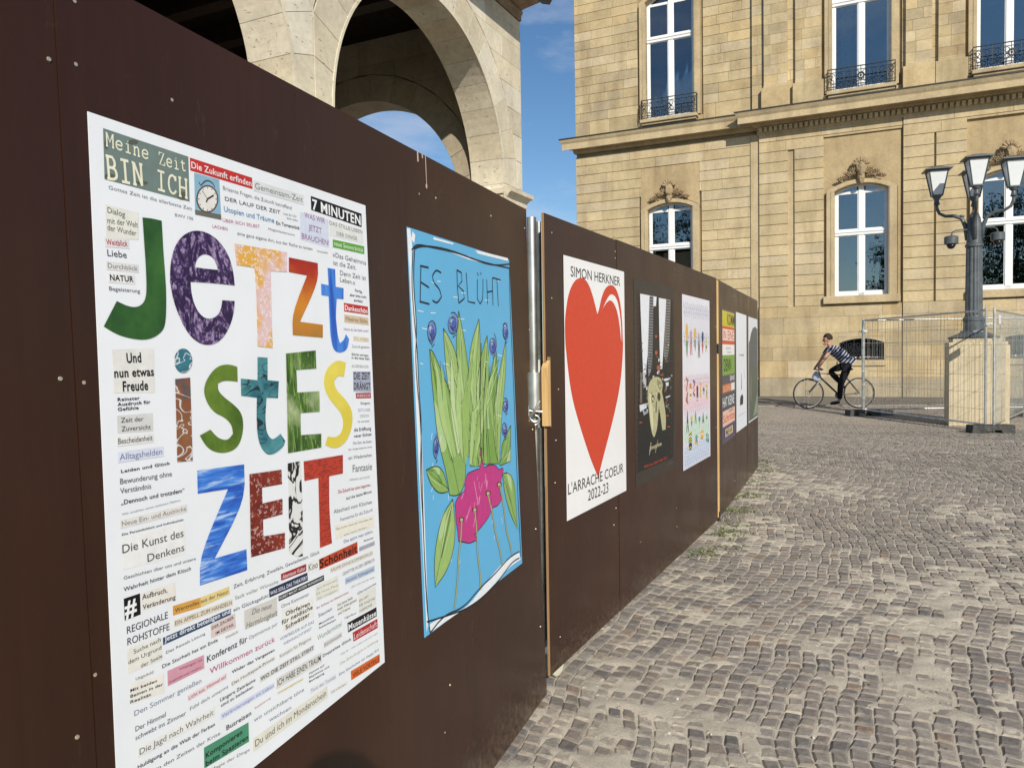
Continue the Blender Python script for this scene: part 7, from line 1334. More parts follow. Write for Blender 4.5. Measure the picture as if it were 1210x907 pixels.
# weeds along the foot of the hoarding
wd = MB(); rw = random.Random(3)
for k in range(1500):
    y = rw.choice([rw.uniform(6.0, 9.9), rw.uniform(6.0, 9.9), rw.uniform(6.6, 7.8), rw.uniform(5.2, 6)]); x = hoard_x(min(y, 9.5))+abs(rw.gauss(0, .16))+.015
    if noise.noise(Vector((x*2.2, y*2.2, 0))) < -.02: continue
    a = rw.uniform(0, 6.28); h = rw.uniform(.006, .020); w = rw.uniform(.002, .005); lx, ly = math.cos(a), math.sin(a)
    wd.add([(x-ly*w, y+lx*w, -.004), (x+ly*w, y-lx*w, -.004), (x+lx*h*.8+ly*w, y+ly*h*.8-lx*w, h*.8), (x+lx*h*1.6, y+ly*h*1.6, h*.55)], [(0, 1, 2), (0, 2, 3)])
props(wd.build('weeds', M_WEED, None, kind='stuff'), 'sparse low weeds growing between cobbles along the hoarding foot', 'weeds')
lt = MB()
for k in range(260):
    y = rw.uniform(2.4, 12); x = rw.uniform(hoard_x(min(y, 9.5))+.02, y*.66); s = rw.uniform(.003, .007)
    lt.blob((x, y, .003), (s, s*1.3, s*.5), lin(rw.choice(['e8e4da', '8a7a60', 'cfc6b0', '6a5a40'])), 5, 3)
props(lt.build('grit', M_PAPER, None, kind='stuff'), 'scattered grit and small pale pebbles on the cobbles', 'grit')
# ================================================================ HOARDINGS
H1 = frame((.1244, 3.1236, 0), 19.911, 1.5); H2 = frame((.1407, 3.1771, 0), 26.773); H3 = frame((1.6882, 6.3356, 0), 23.654)
def hoarding(fr, label, x0, seams, x1, z0, z1, screws, seed):
    root = empty('hoarding', fr[0], fr[1], label, 'hoarding', 'brown plywood hoarding panels')
    rr = random.Random(seed); xs = [x0]+seams+[x1]
    for a, b in zip(xs[:-1], xs[1:]):
        m = MB(); dy = rr.uniform(-.001, .0012)
        m.box(a+.0005, b-.0005, dy, dy+.011, z0+rr.uniform(0, .004), z1+rr.uniform(-.004, .002))
        if b == 0:                                       # the last sheet of the first panel is notched round the fence clamp
            m = MB(); m.prism([(a+.0005, z0), (0, z0), (-.016, 1.125), (-.092, 1.135), (-.093, 1.325), (-.055, 1.335), (-.019, z1), (a+.0005, z1)], dy, dy+.011)
        o = m.build('plywood_sheet', None, root, mats=[M_PLY, M_PLYEDGE]); me = o.data
        for p in me.polygons: p.material_index = 0 if abs(p.normal.y) > .5 or (abs(p.normal.x) > .5 and x0+.01 < p.center.x < x1-.01) else 1
    b = MB()
    for z in (.35, 1.0, 1.65): b.box(x0+.25, x1-.25, .02, .065, z-.04, z+.04)
    b.build('timber_rail', M_PINE, root)
    sm = MB(); sm.lathe([(.0001, -.0016), (.0030, -.0014), (.0036, 0), (.0036, .002)], 8, axis='y')
    proto = sm.build('screw', simple_screw, root)
    for i, (u, v) in enumerate(screws):
        o = proto if i == 0 else proto.copy()
        if i: COL.objects.link(o)
        o.parent = root; o.location = (u, 0, v)
    return root
simple_screw = simple('zinc_screw', (.55, .48, .36), .4, .5, .6, .4, 60)
sc1 = [(-2.153, 1.833), (-2.109, 1.841), (-1.92, 1.846), (-2.105, 1.935), (-2.126, 1.37), (-2.164, 1.377), (-2.135, .937), (-2.17, .86), (-.985, 1.864), (-.873, 1.873), (-.42, 1.894), (-.05, 1.905), (-.04, 1.5), (-.05, 1.1), (-.06, .7), (-.05, .3), (-.92, .42), (-.97, .3), (-.93, .12)]
sc2 = [(.081, 1.91), (.071, 1.636), (.13, 1.25), (.095, 1.035), (.08, .856), (.111, .183), (.888, 1.922), (.887, 1.888), (.857, .603), (.822, .523), (2.051, 1.939), (2.05, 1.9), (2.046, .383), (2.063, .256), (1.27, .334), (3.28, 1.6), (3.28, .8)]
sc3 = [(1.041, .169), (1.818, .1), (1.955, 1.86), (.99, 1.917), (1.0, 1.1), (2.1, 1.1), (2.95, 1.9), (3.15, .3)]
hoarding(H1, 'nearest brown plywood hoarding panel carrying the white word collage and the blue plant drawing', -6.0, [-4.6, -3.35, -2.14, -.945], 0, .004, 1.985, sc1, 1)
hoarding(H2, 'middle brown plywood hoarding panel carrying the red heart poster and standing on a castor', .003, [.905, 2.07], 3.33, .048, 1.985, sc2, 2)
hoarding(H3, 'farthest brown plywood hoarding panel with three narrow posters, glossy at its top', .03, [.93, 2.07], 3.11, .004, 2.0, sc3, 3)
# paint drip on the first panel
dr = MB()
for (u, v0, v1, w) in ((-.985, 1.984, 1.955, .006), (-.955, 1.984, 1.972, .005), (-.935, 1.984, 1.90, .0022)): dr.box(u-w/2, u+w/2, -.0022, -.0012, v1, v0)
dr.blob((-.935, -.001, 1.895), (.005, .002, .008)); dd = dr.build('paint_drip', simple('dried_pale_paint', (.55, .42, .36), .6), [o for o in bpy.data.objects if o.name == 'hoarding'][0])
# timber batten between the second and the third panel, with a black strap
bt = empty('timber_batten', H3[0], H3[1], 'upright pine batten closing the joint beside the third hoarding panel', 'batten')
m = MB(); m.box(-.012, .045, -.012, .028, .03, 1.985, ch=.003); m.build('post', M_PINE, bt)
m = MB(); m.box(-.016, .049, -.017, .032, 1.385, 1.465, ch=.002); m.build('strap', M_BLACK, bt)
m = MB(); m.box(-.012, .045, -.016, -.012, .005, .075); m.build('strap', M_BLACK, bt)
# wooden block and castor at the joint of the first two panels
wbk = empty('wooden_block', H2[0], H2[1], 'short pine block screwed to the leading edge of the heart panel', 'wood block')
m = MB(); m.prism([(-.014, 1.105), (.012, 1.105), (.012, 1.375), (-.014, 1.345)], -.014, .014); m.build('board', M_PINE, wbk)
m = MB(); m.box(.0125, .024, -.011, -.0005, 1.10, 1.39); m.build('splintered_edge', M_PLYEDGE, wbk)
cw = empty('castor_wheel', H2[0], H2[1], 'cream plastic castor wheel under the near corner of the heart panel', 'castor wheel')
m = MB(); m.lathe([(.028, -.010), (.056, -.009), (.060, -.005), (.060, .006), (.056, .010), (.028, .011)], 28, (.135, .026, .0600), axis='y'); m.build('tyre', simple('cream_plastic', (.72, .68, .52), .4, .5, 0, .1, 9), cw, smooth='auto')
m = MB(); m.lathe([(.001, -.0118), (.012, -.0118), (.012, -.0105), (.027, -.0085), (.027, .009), (.001, .012)], 20, (.135, .026, .0600), axis='y'); m.build('hub', simple('yellowed_hub', (.55, .50, .28), .5, .4, 0, .2, 20), cw, smooth='auto')
m = MB(); m.box(.06, .17, .02, .075, .115, .122); m.box(.105, .125, .063, .068, .04, .115); m.build('fork', M_GALV, cw)
# ================================================================ site fence standing behind the joint
def px_pt(x, y, depth):
    d = f_ + cr*((x-605)/909) - cu*((y-453.5)/909); return Vector((0, 0, EYE))+d*depth
g = empty('galvanised_pole', (0, 0, 0), (0, 0, 0), 'galvanised site-fence post and clamp standing in the gap between two panels', 'fence post')
def vpost(x, y, r, z0, z1, name='post'):
    m = MB(); m.tube([(x, y, z) for z in (z0, (z0+z1)/2, z1)], r, 18); return m.build(name, M_GALV, g, smooth='auto')
pa = px_pt(628, 257, 3.22); pb = px_pt(636.6, 262, 3.30)
vpost(pa.x, pa.y, .0205, .02, pa.z); vpost(pb.x, pb.y, .010, .16, pb.z)
m = MB(); zc = px_pt(628, 463, 3.24).z; m.tube([px_pt(631.0, 440, 3.20), px_pt(631.6, 483, 3.20)], .030, 20); m.tube([px_pt(636.5, 425, 3.25), px_pt(637.5, 505, 3.25)], .0145, 14)
m.build('clamp_sleeve', M_GALV, g, smooth='auto')
m = MB(); q = px_pt(632, 486, 3.185)
m.tube([(q.x+.028*math.cos(a*.55+1.2), q.y, q.z+.044*math.sin(a*.55+1.2)) for a in range(9)], .0048, 8)
m.tube([(q.x-.03, q.y+.005, q.z-.03), (q.x-.005, q.y-.012, q.z), (q.x+.02, q.y-.01, q.z+.045)], .0058, 8); m.tube([(q.x-.035, q.y+.004, q.z+.004), (q.x+.04, q.y-.004, q.z-.002)], .0062, 8)
m.tube([(q.x+.018*math.cos(a), q.y-.006, q.z-.035+.02*math.sin(a)) for a in [k*.5-2 for k in range(8)]], .004, 8)
m.build('wire_twist', M_GALV, g, smooth='auto')
# ================================================================ POSTERS
FONTO = bpy.data.curves.new('lettering_source', 'FONT')
_fo = bpy.data.objects.new('lettering_source', FONTO); COL.objects.link(_fo)
DG = bpy.context.evaluated_depsgraph_get()
_cache = {}
def glyphs(text, bold):
    k = (text, bold)
    if k in _cache: return _cache[k]
    FONTO.body = text; FONTO.size = 1; FONTO.offset = .0125*bold; FONTO.resolution_u = 3; FONTO.space_character = 1+.05*min(bold, 1.5)
    DG.update(); ev = _fo.evaluated_get(DG); me = ev.to_mesh()
    v = np.empty(len(me.vertices)*3); me.vertices.foreach_get('co', v); v = v.reshape(-1, 3)[:, :2].copy()
    f = [tuple(p.vertices) for p in me.polygons]; ev.to_mesh_clear(); _cache[k] = (v, f); return _cache[k]
CAP = glyphs('H', 0)[0][:, 1].max()
LAY = .00022
def soften(pts, closed=True, k=2):                 # round gentle bends, keep true corners
    pts = [Vector(p) for p in pts]
    for _ in range(k):
        out = []; n = len(pts)
        for i, p in enumerate(pts):
            if not closed and i in (0, n-1): out.append(p); continue
            a, b = pts[i-1], pts[(i+1) % n]; u, v = p-a, b-p
            if u.length < 1e-6 or v.length < 1e-6: continue
            if u.normalized().dot(v.normalized()) > .55: out += [p-u*.25, p+v*.25]
            else: out.append(p)
        pts = out
    return pts
SLAB = {'M': ['0,0 .25,0', '.12,0 .12,1', '0,1 .14,1 .5,.35 .86,1 1,1', '.88,1 .88,0', '.75,0 1,0'], 'e': ['.12,.36 .88,.36 .86,.55 .7,.67 .45,.69 .2,.58 .1,.33 .2,.1 .45,0 .7,.02 .88,.14'], 'i': ['.25,.66 .52,.66 .52,0', '.2,0 .84,0', '.46,.88 .56,.88'],
 'n': ['.05,.66 .22,.66 .22,0', '.05,0 .38,0', '.22,.5 .4,.66 .62,.68 .76,.55 .76,0', '.62,0 .94,0'], 'Z': ['.12,.78 .12,1 .86,1 .12,0 .9,0 .9,.24'], 't': ['.4,.9 .4,.15 .52,.02 .72,.02 .86,.1', '.14,.66 .8,.66'],
 'B': ['.05,0 .6,0 .85,.12 .88,.28 .78,.46 .58,.52 .22,.52', '.58,.52 .76,.62 .78,.82 .6,1 .05,1', '.2,0 .2,1'], 'I': ['.15,1 .85,1', '.5,1 .5,0', '.15,0 .85,0'], 'N': ['0,1 .2,1 .8,0', '.15,1 .15,0', '0,0 .32,0', '.8,0 .8,1', '.66,1 .96,1'],
 'C': ['.84,1 .84,.72', '.84,.8 .68,.97 .45,1 .2,.85 .1,.5 .2,.15 .45,0 .7,.04 .88,.22'], 'H': ['.02,1 .32,1', '.16,1 .16,0', '.02,0 .32,0', '.16,.5 .84,.5', '.68,1 .98,1', '.84,1 .84,0', '.68,0 .98,0']}
class Print:
    """flat print on a poster: x along, z up, y towards the paper"""
    def __init__(s): s.text = MB(); s.shape = MB(); s.k = 0
    def y(s, layer): s.k += 1; return -.0021-LAY*layer-2e-6*(s.k % 100)
    def poly(s, pts, col, layer=1):
        if len(pts) > 6: pts = soften(pts)
        tri = tessellate_polygon([[Vector((p[0], p[1], 0)) for p in pts]]); y = s.y(layer)
        s.shape.add([(p[0], y, p[1]) for p in pts], [tuple(t) for t in tri], lin(col))
    def rect(s, x0, x1, z0, z1, col, layer=1): s.poly([(x0, z0), (x1, z0), (x1, z1), (x0, z1)], col, layer)
    def stroke(s, pts, w, col, layer=3, taper=True):
        if len(pts) > 4: pts = soften(pts, False)
        n = len(pts); P = [Vector(p) for p in pts]; vs = []; y = s.y(layer); dense = []
        for i, p in enumerate(P):
            d = (P[min(i+1, n-1)]-P[max(i-1, 0)]); d = d.normalized() if d.length > 1e-6 else Vector((1, 0)); q = Vector((-d.y, d.x))*w/2
            vs += [(p.x+q.x, y, p.y+q.y), (p.x-q.x, y, p.y-q.y)]
        s.shape.add(vs, [(2*i, 2*i+1, 2*i+3, 2*i+2) for i in range(n-1)], lin(col))
    def word(s, text, x, z, ang, L, cap, col, bold=0, bg='', slant=0, pad=1, layer=2.6):
        if col == 'f0ecd0':                              # typewriter letters
            n_ = len(text); pw = L/n_; ca, sa = math.cos(ang), math.sin(ang)
            for i, ch in enumerate(text):
                for st in SLAB[ch]:
                    q = [tuple(float(t) for t in p.split(',')) for p in st.split()]; q = [(pw*(i+.06+a*.88), b*cap) for a, b in q]
                    s.stroke([(x+a*ca-b*sa, z+a*sa+b*ca) for a, b in q], cap*.13, col, layer+.02*i)
            return
        v, f = glyphs(text, bold)
        if not len(v): return
        x0, x1 = v[:, 0].min(), v[:, 0].max(); kx = L/(x1-x0); ky = cap/CAP; ca, sa = math.cos(ang), math.sin(ang); y = s.y(layer)
        X = (v[:, 0]-x0)*kx + v[:, 1]*ky*slant; Z = v[:, 1]*ky
        s.text.add(list(zip(x+X*ca-Z*sa, [y]*len(v), z+X*sa+Z*ca)), f, lin(col))
        if bg:
            p = cap*.35*pad; q = [(-p, -p*1.1), (L+p, -p*1.1), (L+p, cap+p), (-p, cap+p)]
            s.poly([(x+a*ca-b*sa, z+a*sa+b*ca) for a, b in q], bg, 1.5)
    def build(s, root, names=('printed_lettering', 'printed_shapes')):
        if s.text.v: s.text.build(names[0], M_INK, root)
        if s.shape.v: s.shape.build(names[1], M_INK, root)
def sheet(root, x0, x1, z0, z1, col, corners=None):
    m = MB(); p = corners or [(x0, z0), (x1, z0), (x1, z1), (x0, z1)]
    m.prism(p, -.0020, -.0011, lin(col)); return m.build('paper', M_PAPER, root)
def poster(name, fr, label, cat='poster'): return empty(name, fr[0], fr[1], label, cat)
def letter_mat(kind):
    m = Mat('cutout_'+kind, .45, .35)
    T = lambda **k: m.tex(**k).outputs['Fac']
    if kind in ('green', 'leaf'):
        a, b = (((.012, .06, .015), (.05, .16, .03)) if kind == 'green' else ((.05, .12, .012), (.17, .27, .03)))
        c = m.ramp(T(scale=9, detail=8), [(.35, a), (.65, b)]); c = m.mix(c, m.ramp(T(scale=60, stretch=(1, 1, .2)), [(.3, g3(.8)), (.7, g3(1.2))]), .6, 'MULTIPLY')
    elif kind == 'violet':
        c = m.ramp(T(scale=130, detail=3), [(.42, (.06, .025, .11)), (.6, (.38, .28, .46))]); c = m.mix(c, (.03, .012, .06), m.ramp(T(scale=13, detail=3, Distortion=2.0, stretch=(1.6, 1, .8)), [(.42, g3(0)), (.47, g3(1)), (.53, g3(1)), (.58, g3(0))]))
    elif kind == 'rosegold':
        c = m.ramp(T(scale=11, detail=2), [(.42, (.80, .55, .55)), (.55, (.80, .42, .06))]); c = m.mix(c, (.85, .78, .76), m.ramp(T(scale=170, detail=2), [(.52, g3(0)), (.62, g3(.8))]))
    elif kind == 'fire':
        s = m.n('SeparateXYZ'); m.l(m.tc.outputs['Object'], s.inputs[0]); r = m.n('MapRange'); r.inputs['From Min'].default_value = 1.36; r.inputs['From Max'].default_value = 1.64; m.l(s.outputs['Z'], r.inputs['Value'])
        ad = m.n('Math', operation='ADD'); m.l(r.outputs[0], ad.inputs[0]); q = m.n('Math', operation='MULTIPLY_ADD'); q.inputs[1].default_value = .5; q.inputs[2].default_value = -.25; m.l(T(scale=9, detail=6), q.inputs[0]); m.l(q.outputs[0], ad.inputs[1])
        c = m.ramp(ad.outputs[0], [(0, (.30, .11, .02)), (.3, (.45, .20, .03)), (.55, (.68, .25, .02)), (.8, (.45, .03, .01)), (1, (.16, .006, .01))])
    elif kind in ('blue', 'crayon'):
        c = m.ramp(T(scale=26 if kind == 'crayon' else 14, detail=5, stretch=(.35, 1, 2.4) if kind == 'crayon' else (3, 1, .3), Distortion=.5), [(.36, (.02, .10, .50)), (.52, (.06, .24, .74)), (.66, (.50, .66, .88) if kind == 'crayon' else (.10, .28, .78))])
        if kind == 'crayon': c = m.mix(c, (.015, .06, .42), m.ramp(T(scale=20, detail=2, stretch=(.2, 1, 2.6)), [(.47, g3(0)), (.5, g3(.8)), (.53, g3(0))]))
    elif kind in ('script', 'rust', 'teal'):
        a = {'script': [(.35, (.02, .10, .15)), (.6, (.05, .22, .28))], 'rust': [(.4, (.02, .09, .13)), (.5, (.24, .09, .04)), (.7, (.30, .12, .05))], 'teal': [(.35, (.02, .13, .17)), (.65, (.12, .38, .40))]}[kind]
        c = m.ramp(T(scale=10, detail=5), a); c = m.mix(c, (.75, .76, .74) if kind != 'teal' else (.01, .012, .015), m.ramp(T(scale=16, detail=1.5, Distortion=1.2, stretch=(1, 1, 2.2)), [(.475, g3(0)), (.49, g3(.9)), (.51, g3(.9)), (.525, g3(0))]))
    elif kind == 'grass':
        c = m.ramp(T(scale=8, detail=6), [(.35, (.012, .04, .01)), (.5, (.06, .14, .02)), (.68, (.50, .58, .32))]); c = m.mix(c, (.30, .48, .10), m.ramp(T(scale=24, detail=2, stretch=(2.2, 1, .3), Distortion=.8), [(.47, g3(0)), (.5, g3(.85)), (.53, g3(0))]))
    elif kind == 'yellow': c = m.ramp(T(scale=7), [(.3, (.70, .56, .05)), (.7, (.85, .72, .12))])
    elif kind == 'darkred': c = m.mix(m.ramp(T(scale=8), [(.35, (.10, .008, .008)), (.65, (.28, .035, .015))]), (.65, .40, .36), m.ramp(T(scale=150, detail=2), [(.56, g3(0)), (.64, g3(.7))]))
    elif kind == 'brick':
        c = m.mix((.52, .05, .025), (.30, .03, .02), m.ramp(T(scale=60, detail=2, stretch=(1, 1, 3.5)), [(.5, g3(0)), (.56, g3(.9))]))
    else: c = m.ramp(T(scale=13, detail=2, Distortion=1.8), [(.44, (.78, .78, .75)), (.47, (.01, .01, .01)), (.54, (.01, .01, .01)), (.57, (.78, .78, .75))])
    m.col(c); return m.m
# ---- word collage
r = poster('collage_poster', H1, 'big white collage poster of cut-out coloured letters and many printed word clippings', 'poster')
sheet(r, 0, 0, 0, 0, 'f3f5f8', [(-2.111, .62), (-1.298, .634), (-1.290, 1.777), (-2.094, 1.776)])
P = Print()
for (c, ly, pts) in WORDS_SHAPES: P.poly(pts, c, ly)
for (c, w, ly, pts) in WORDS_STROKES: P.stroke(pts, w, c, ly)
for (tx, x, z, an, Ln, cap, c, bo, bgc, sl, pad) in WORDS_TEXT: P.word(tx, x, z, an, Ln, cap, c, bo, bgc, sl, pad)
P.build(r, ('word_clippings', 'coloured_strips'))
for (ch, kind, loops) in LETTERS:
    m = MB(); lp = [[Vector((p[0], p[1], 0)) for p in soften(l)] for l in loops]; flat = [p for l in lp for p in l]
    m.add([(p.x, -.0029, p.y) for p in flat], [tuple(t) for t in tessellate_polygon(lp)]); m.build('cutout_letter', letter_mat(kind), r)
# ---- plant drawing
r = poster('plant_poster', H1, 'sky-blue hand-drawn poster of a spiky green plant with blue flowers, lettered ES BLÜHT', 'poster')
sheet(r, 0, 0, 0, 0, '66b8e4', [(-1.0749, .617), (-.2446, .6094), (-.2538, 1.7572), (-1.0724, 1.7573)])
P = Print()
for (c, ly, pts) in PLANT_SHAPES: P.poly(pts, c, ly)
for (c, w, ly, pts) in PLANT_STROKES: P.stroke(pts, w, c, ly)
P.word('Landeshauptstadt  Kunst im Freien', -.262, .70, R(90), .40, .005, '5a6a78')
P.build(r, ('fine_print', 'drawing'))
# ---- heart
r = poster('heart_poster', H2, 'white poster with one tall red heart and black lettering above and below', 'poster')
sheet(r, .2, 1.02, .668, 1.830, 'f4f2f0')
P = Print()
for (c, ly, pts) in HEART_SHAPES: P.poly(pts, c, ly)
for (tx, x, z, an, Ln, cap, c, bo, bgc, sl, pad) in HEART_TEXT: P.word(tx, x, z, an, Ln, cap, c, .1, bgc, sl, pad)
P.build(r, ('lettering', 'heart'))
# ---- dark photo poster
r = poster('photo_poster', H2, 'dark photo poster of a pale carved stone head before two tower blocks', 'poster')
sheet(r, 1.185, 2.03, .655, 1.812, '3a332c')
P = Print()
for (c, ly, pts) in HEAD_SHAPES: P.poly(pts, c, ly)
for (c, w, ly, pts) in HEAD_STROKES: P.stroke(pts, w, c, ly)
for (tx, x, z, an, Ln, cap, c, bo, bgc, sl, pad) in HEAD_TEXT: P.word(tx, x, z, an, Ln, cap, c, bo, bgc, sl, pad, 6)
P.build(r, ('lettering', 'photograph'))
# ---- pastel poster of small patterned letters
r = poster('pastel_poster', H2, 'pale pastel poster of small patterned letters between wavy handwriting lines', 'poster')
X0, X1, Z0, Z1 = 2.235, 3.06, .60, 1.79
sheet(r, X0, X1, Z0, Z1, 'e9e7ee')
P = Print(); rr = random.Random(11)
for band, (za, zb, col) in enumerate([(1.66, 1.72, '8b8fae'), (1.46, 1.52, '7b84a8'), (1.16, 1.22, 'c88a98'), (.97, 1.03, 'cf9fb4'), (.80, .86, '9fbfa8'), (.70, .76, '9bb0c8'), (.62, .67, '8fa0c0')]):
    for k in range(3):
        z = za+(zb-za)*k/2; P.stroke([(X0+.03+i*.0125, z+.022*math.sin(i*1.3+k)+rr.uniform(-.006, .006)) for i in range(62)], .0035, col, 2)
for col, za, zb in (('f0d6dc', 1.0, 1.18), ('d5e6d8', .78, .93), ('d5dcec', .61, .74)): P.rect(X0+.02, X1-.02, za, zb, col, 1)
for za, zb in ((1.53, 1.64), (1.03, 1.14), (.88, .95)):
    for k in range(22): x = X0+.05+k*.034; P.stroke([(x, za), (x+.004, zb)], .0025, 'b0b3c8', 1.6)
cols = ['c96a30', '2d3f6a', '2f9aa0', 'c9c43a', 'c44a3c', '3a2f3a', '5a8f4a', 'e8b04a', '7a3f7a']
for row, (zt, zb, N) in enumerate([(1.60, 1.36, 6), (1.22, 1.05, 7), (1.00, .85, 6), (.84, .72, 4)]):
    for k in range(N):
        w = (X1-X0-.12)/N; xc = X0+.06+w*(k+.5)+(0.05 if row == 3 else 0); hw = w*.27; zt_, zb_ = zt-.03*(k % 2)-.012*k, zb+.02*(k % 3)
        kind = (row*3+k*2) % 4; ca, cb, cc = rr.sample(cols, 3); zm = (zt_+zb_)/2
        if kind == 0:
            P.poly([(xc+hw*math.cos(a), zt_-(zt_-zm)*.5+(zt_-zm)*.5*math.sin(a)) for a in [i*.52 for i in range(12)]], ca, 3); P.poly([(xc-hw*.8, zm), (xc+hw*.8, zm), (xc+hw*.4, zb_+.03), (xc, zb_), (xc-hw*.5, zb_+.04)], cb, 3)
        elif kind == 1:
            P.rect(xc-hw, xc+hw*.9, zb_, zt_, ca, 3)
            for i in range(6): z = zb_+(zt_-zb_)*(i+.5)/6; P.stroke([(xc-hw, z), (xc, z+.01), (xc+hw*.9, z-.006)], .012, rr.choice([cb, cc, 'f0ece0']), 4)
        elif kind == 2:
            P.poly([(xc-hw, zb_), (xc-.15*hw, zt_), (xc+.15*hw, zt_), (xc+hw, zb_), (xc+hw*.5, zb_), (xc, zm), (xc-hw*.5, zb_)], cb, 3); P.stroke([(xc-hw*.5, zm-.02), (xc+hw*.5, zm-.02)], .012, cc, 4)
        else:
            P.stroke([(xc-hw, zt_), (xc+hw, zt_-.01), (xc-hw*.6, zm), (xc+hw*.8, zm-.01), (xc-hw, zb_+.02), (xc+hw, zb_)], .026, ca, 3); P.poly([(xc+hw*.5*math.cos(a), zb_+.04+.03*math.sin(a)) for a in [i*.62 for i in range(10)]], cc, 4)
P.build(r, ('lettering', 'drawing'))
# ---- stacked word bands
r = poster('word_band_poster', H3, 'narrow poster of stacked yellow, orange, green and purple word bands', 'poster')
X0, X1, Z0, Z1 = .27, 1.09, .60, 1.775
sheet(r, X0, X1, Z0, Z1, '5b5560')
P = Print(); Hh = Z1-Z0
def band(a, b, col, x0=0, x1=1, ly=1): P.rect(X0+.03+(x1-x0 and 0)+x0*.76, X0+.03+x1*.76, Z1-b*Hh, Z1-a*Hh, col, ly)
def bw(text, a, b, col, x0=.06, x1=.94, bold=1.4): P.word(text, X0+.03+x0*.76, Z1-b*Hh, 0, (x1-x0)*.76, (b-a)*Hh, col, bold)
band(.015, .13, 'cfc23a'); bw('KOMM', .03, .115, '3a3626', .4, 1)
band(.13, .265, 'd8562c'); band(.15, .235, 'f4e6dc', .02, .98, 2); bw('IN EINE', .16, .225, 'd8562c')
band(.265, .345, 'f4f1ee'); bw('Stadt der', .285, .30, '777777', .3, .7, 0); bw('Träume', .315, .33, '777777', .35, .7, 0)
band(.345, .495, '7fa844'); bw('DENN', .375, .465, '27331a', .1, .7); 
band(.495, .555, '55505a'); bw('EINE', .508, .545, 'e8e6e2', .6, .98)
band(.565, .625, 'd77a4a', 0, .7); band(.565, .625, 'e9e6e2', .7, 1); bw('KLEINE', .575, .615, 'e8b08c', .05, .65, .8)
band(.64, .745, '4a4a4e'); bw('HAT KEINE', .66, .73, 'e6e8e8', 0, .95)
band(.76, .875, 'eec3ac'); bw('Schritte', .79, .85, 'd8562c', .03, .97, .8); bw('mir', .765, .785, '7a3a2a', .5, .9, 1)
band(.875, .985, '5a4a72'); band(.895, .965, '3a3058', .1, .9, 2); band(.90, .96, 'd9c486', .18, .82, 2.3); bw('MEHR', .908, .952, '3a3058', .24, .76)
P.build(r, ('lettering', 'coloured_bands'))
# ---- white icon poster
r = poster('white_poster', H3, 'plain white poster with a thin black stroke over a small black icon', 'poster')
X0, X1, Z0, Z1 = 1.19, 2.01, .615, 1.78
sheet(r, X0, X1, Z0, Z1, 'eef0f4')
P = Print(); P.word('wer schweigt', X0+.22, Z0+.74, 0, .36, .022, '666a70', .5)
P.poly([(X0+.36, Z0+.40), (X0+.40, Z0+.40), (X0+.39, Z0+.56), (X0+.37, Z0+.56)], '2a2c30', 2); P.stroke([(X0+.62, Z0+.50), (X0+.60, Z0+.60)], .014, '8a8d94', 2)
P.poly([(X0+.26, Z0+.245), (X0+.50, Z0+.245), (X0+.52, Z0+.32), (X0+.45, Z0+.35), (X0+.32, Z0+.34), (X0+.27, Z0+.31)], '26282c', 2); P.stroke([(X0+.10, Z0+.15), (X0+.7, Z0+.15)], .004, '9a9da2', 2)
P.build(r, ('lettering', 'icon'))
# ---- last poster, with a tree-like reflection painted into its print
r = poster('reflection_poster', H3, 'last poster of the row, a grey tree-like reflection painted on white', 'poster')
X0, X1, Z0, Z1 = 2.19, 3.07, .62, 1.775
sheet(r, X0, X1, Z0, Z1, 'e6e8ec')
P = Print(); rr = random.Random(2)
top = [(X0+.02+i*.042, Z1-.30+.20*math.sin(min(1, i/14)*math.pi*.55)+rr.uniform(-.012, .012)) for i in range(21)]
P.poly([(X0+.02, Z0+.02)]+top+[(X1-.02, Z0+.02)][::-1]*1 if False else [(X0+.015, Z0+.015)]+top+[(X1-.015, Z0+.015)], '5c6266', 1)
P.poly([(X0+.015, Z0+.015), (X0+.015, Z0+.62), (X0+.2, Z0+.66), (X0+.5, Z0+.58), (X1-.015, Z0+.60), (X1-.015, Z0+.015)], '5a6356', 2)
P.poly([(X0+.10, Z0+.30), (X0+.2, Z0+.56), (X0+.26, Z0+.5), (X0+.3, Z0+.2)], '6d7a66', 3); P.poly([(X0+.4, Z0+.04), (X1-.03, Z0+.30), (X1-.03, Z0+.05)], '8a9a80', 3)
P.build(r, ('lettering', 'painted_reflection'))
bpy.data.objects.remove(_fo)
# ================================================================ masonry helpers
cnv = np.array
def screen_area(root, pts):
    mw = Matrix.Translation(root.location) @ root.rotation_euler.to_matrix().to_4x4()
    P_ = []
    for p in pts:
        q = mw @ Vector(p); d = q-Vector((0, 0, EYE)); z = d.dot(f_)
        if z < .5: return 0
        P_.append((605+909*d.dot(cr)/z, 453.5-909*d.dot(cu)/z))
    cx = sum(p[0] for p in P_)/len(P_); cy = sum(p[1] for p in P_)/len(P_)
    if not (-10 < cx < 1220 and -10 < cy < 917): return 0
    # behind the hoarding?
    lim = 830 if cx < 0 else (0 if cx < 155 else .531*(cx-155) if cx < 622 else 249+(cx-641)*.391 if cx < 850 else 331+(cx-850)*.565 if cx < 897 else 9999)
    if cy > lim+5: return 0
    a = 0
    for i in range(len(P_)): x0, y0 = P_[i]; x1, y1 = P_[(i+1) % len(P_)]; a += x0*y1-x1*y0
    return abs(a)/2
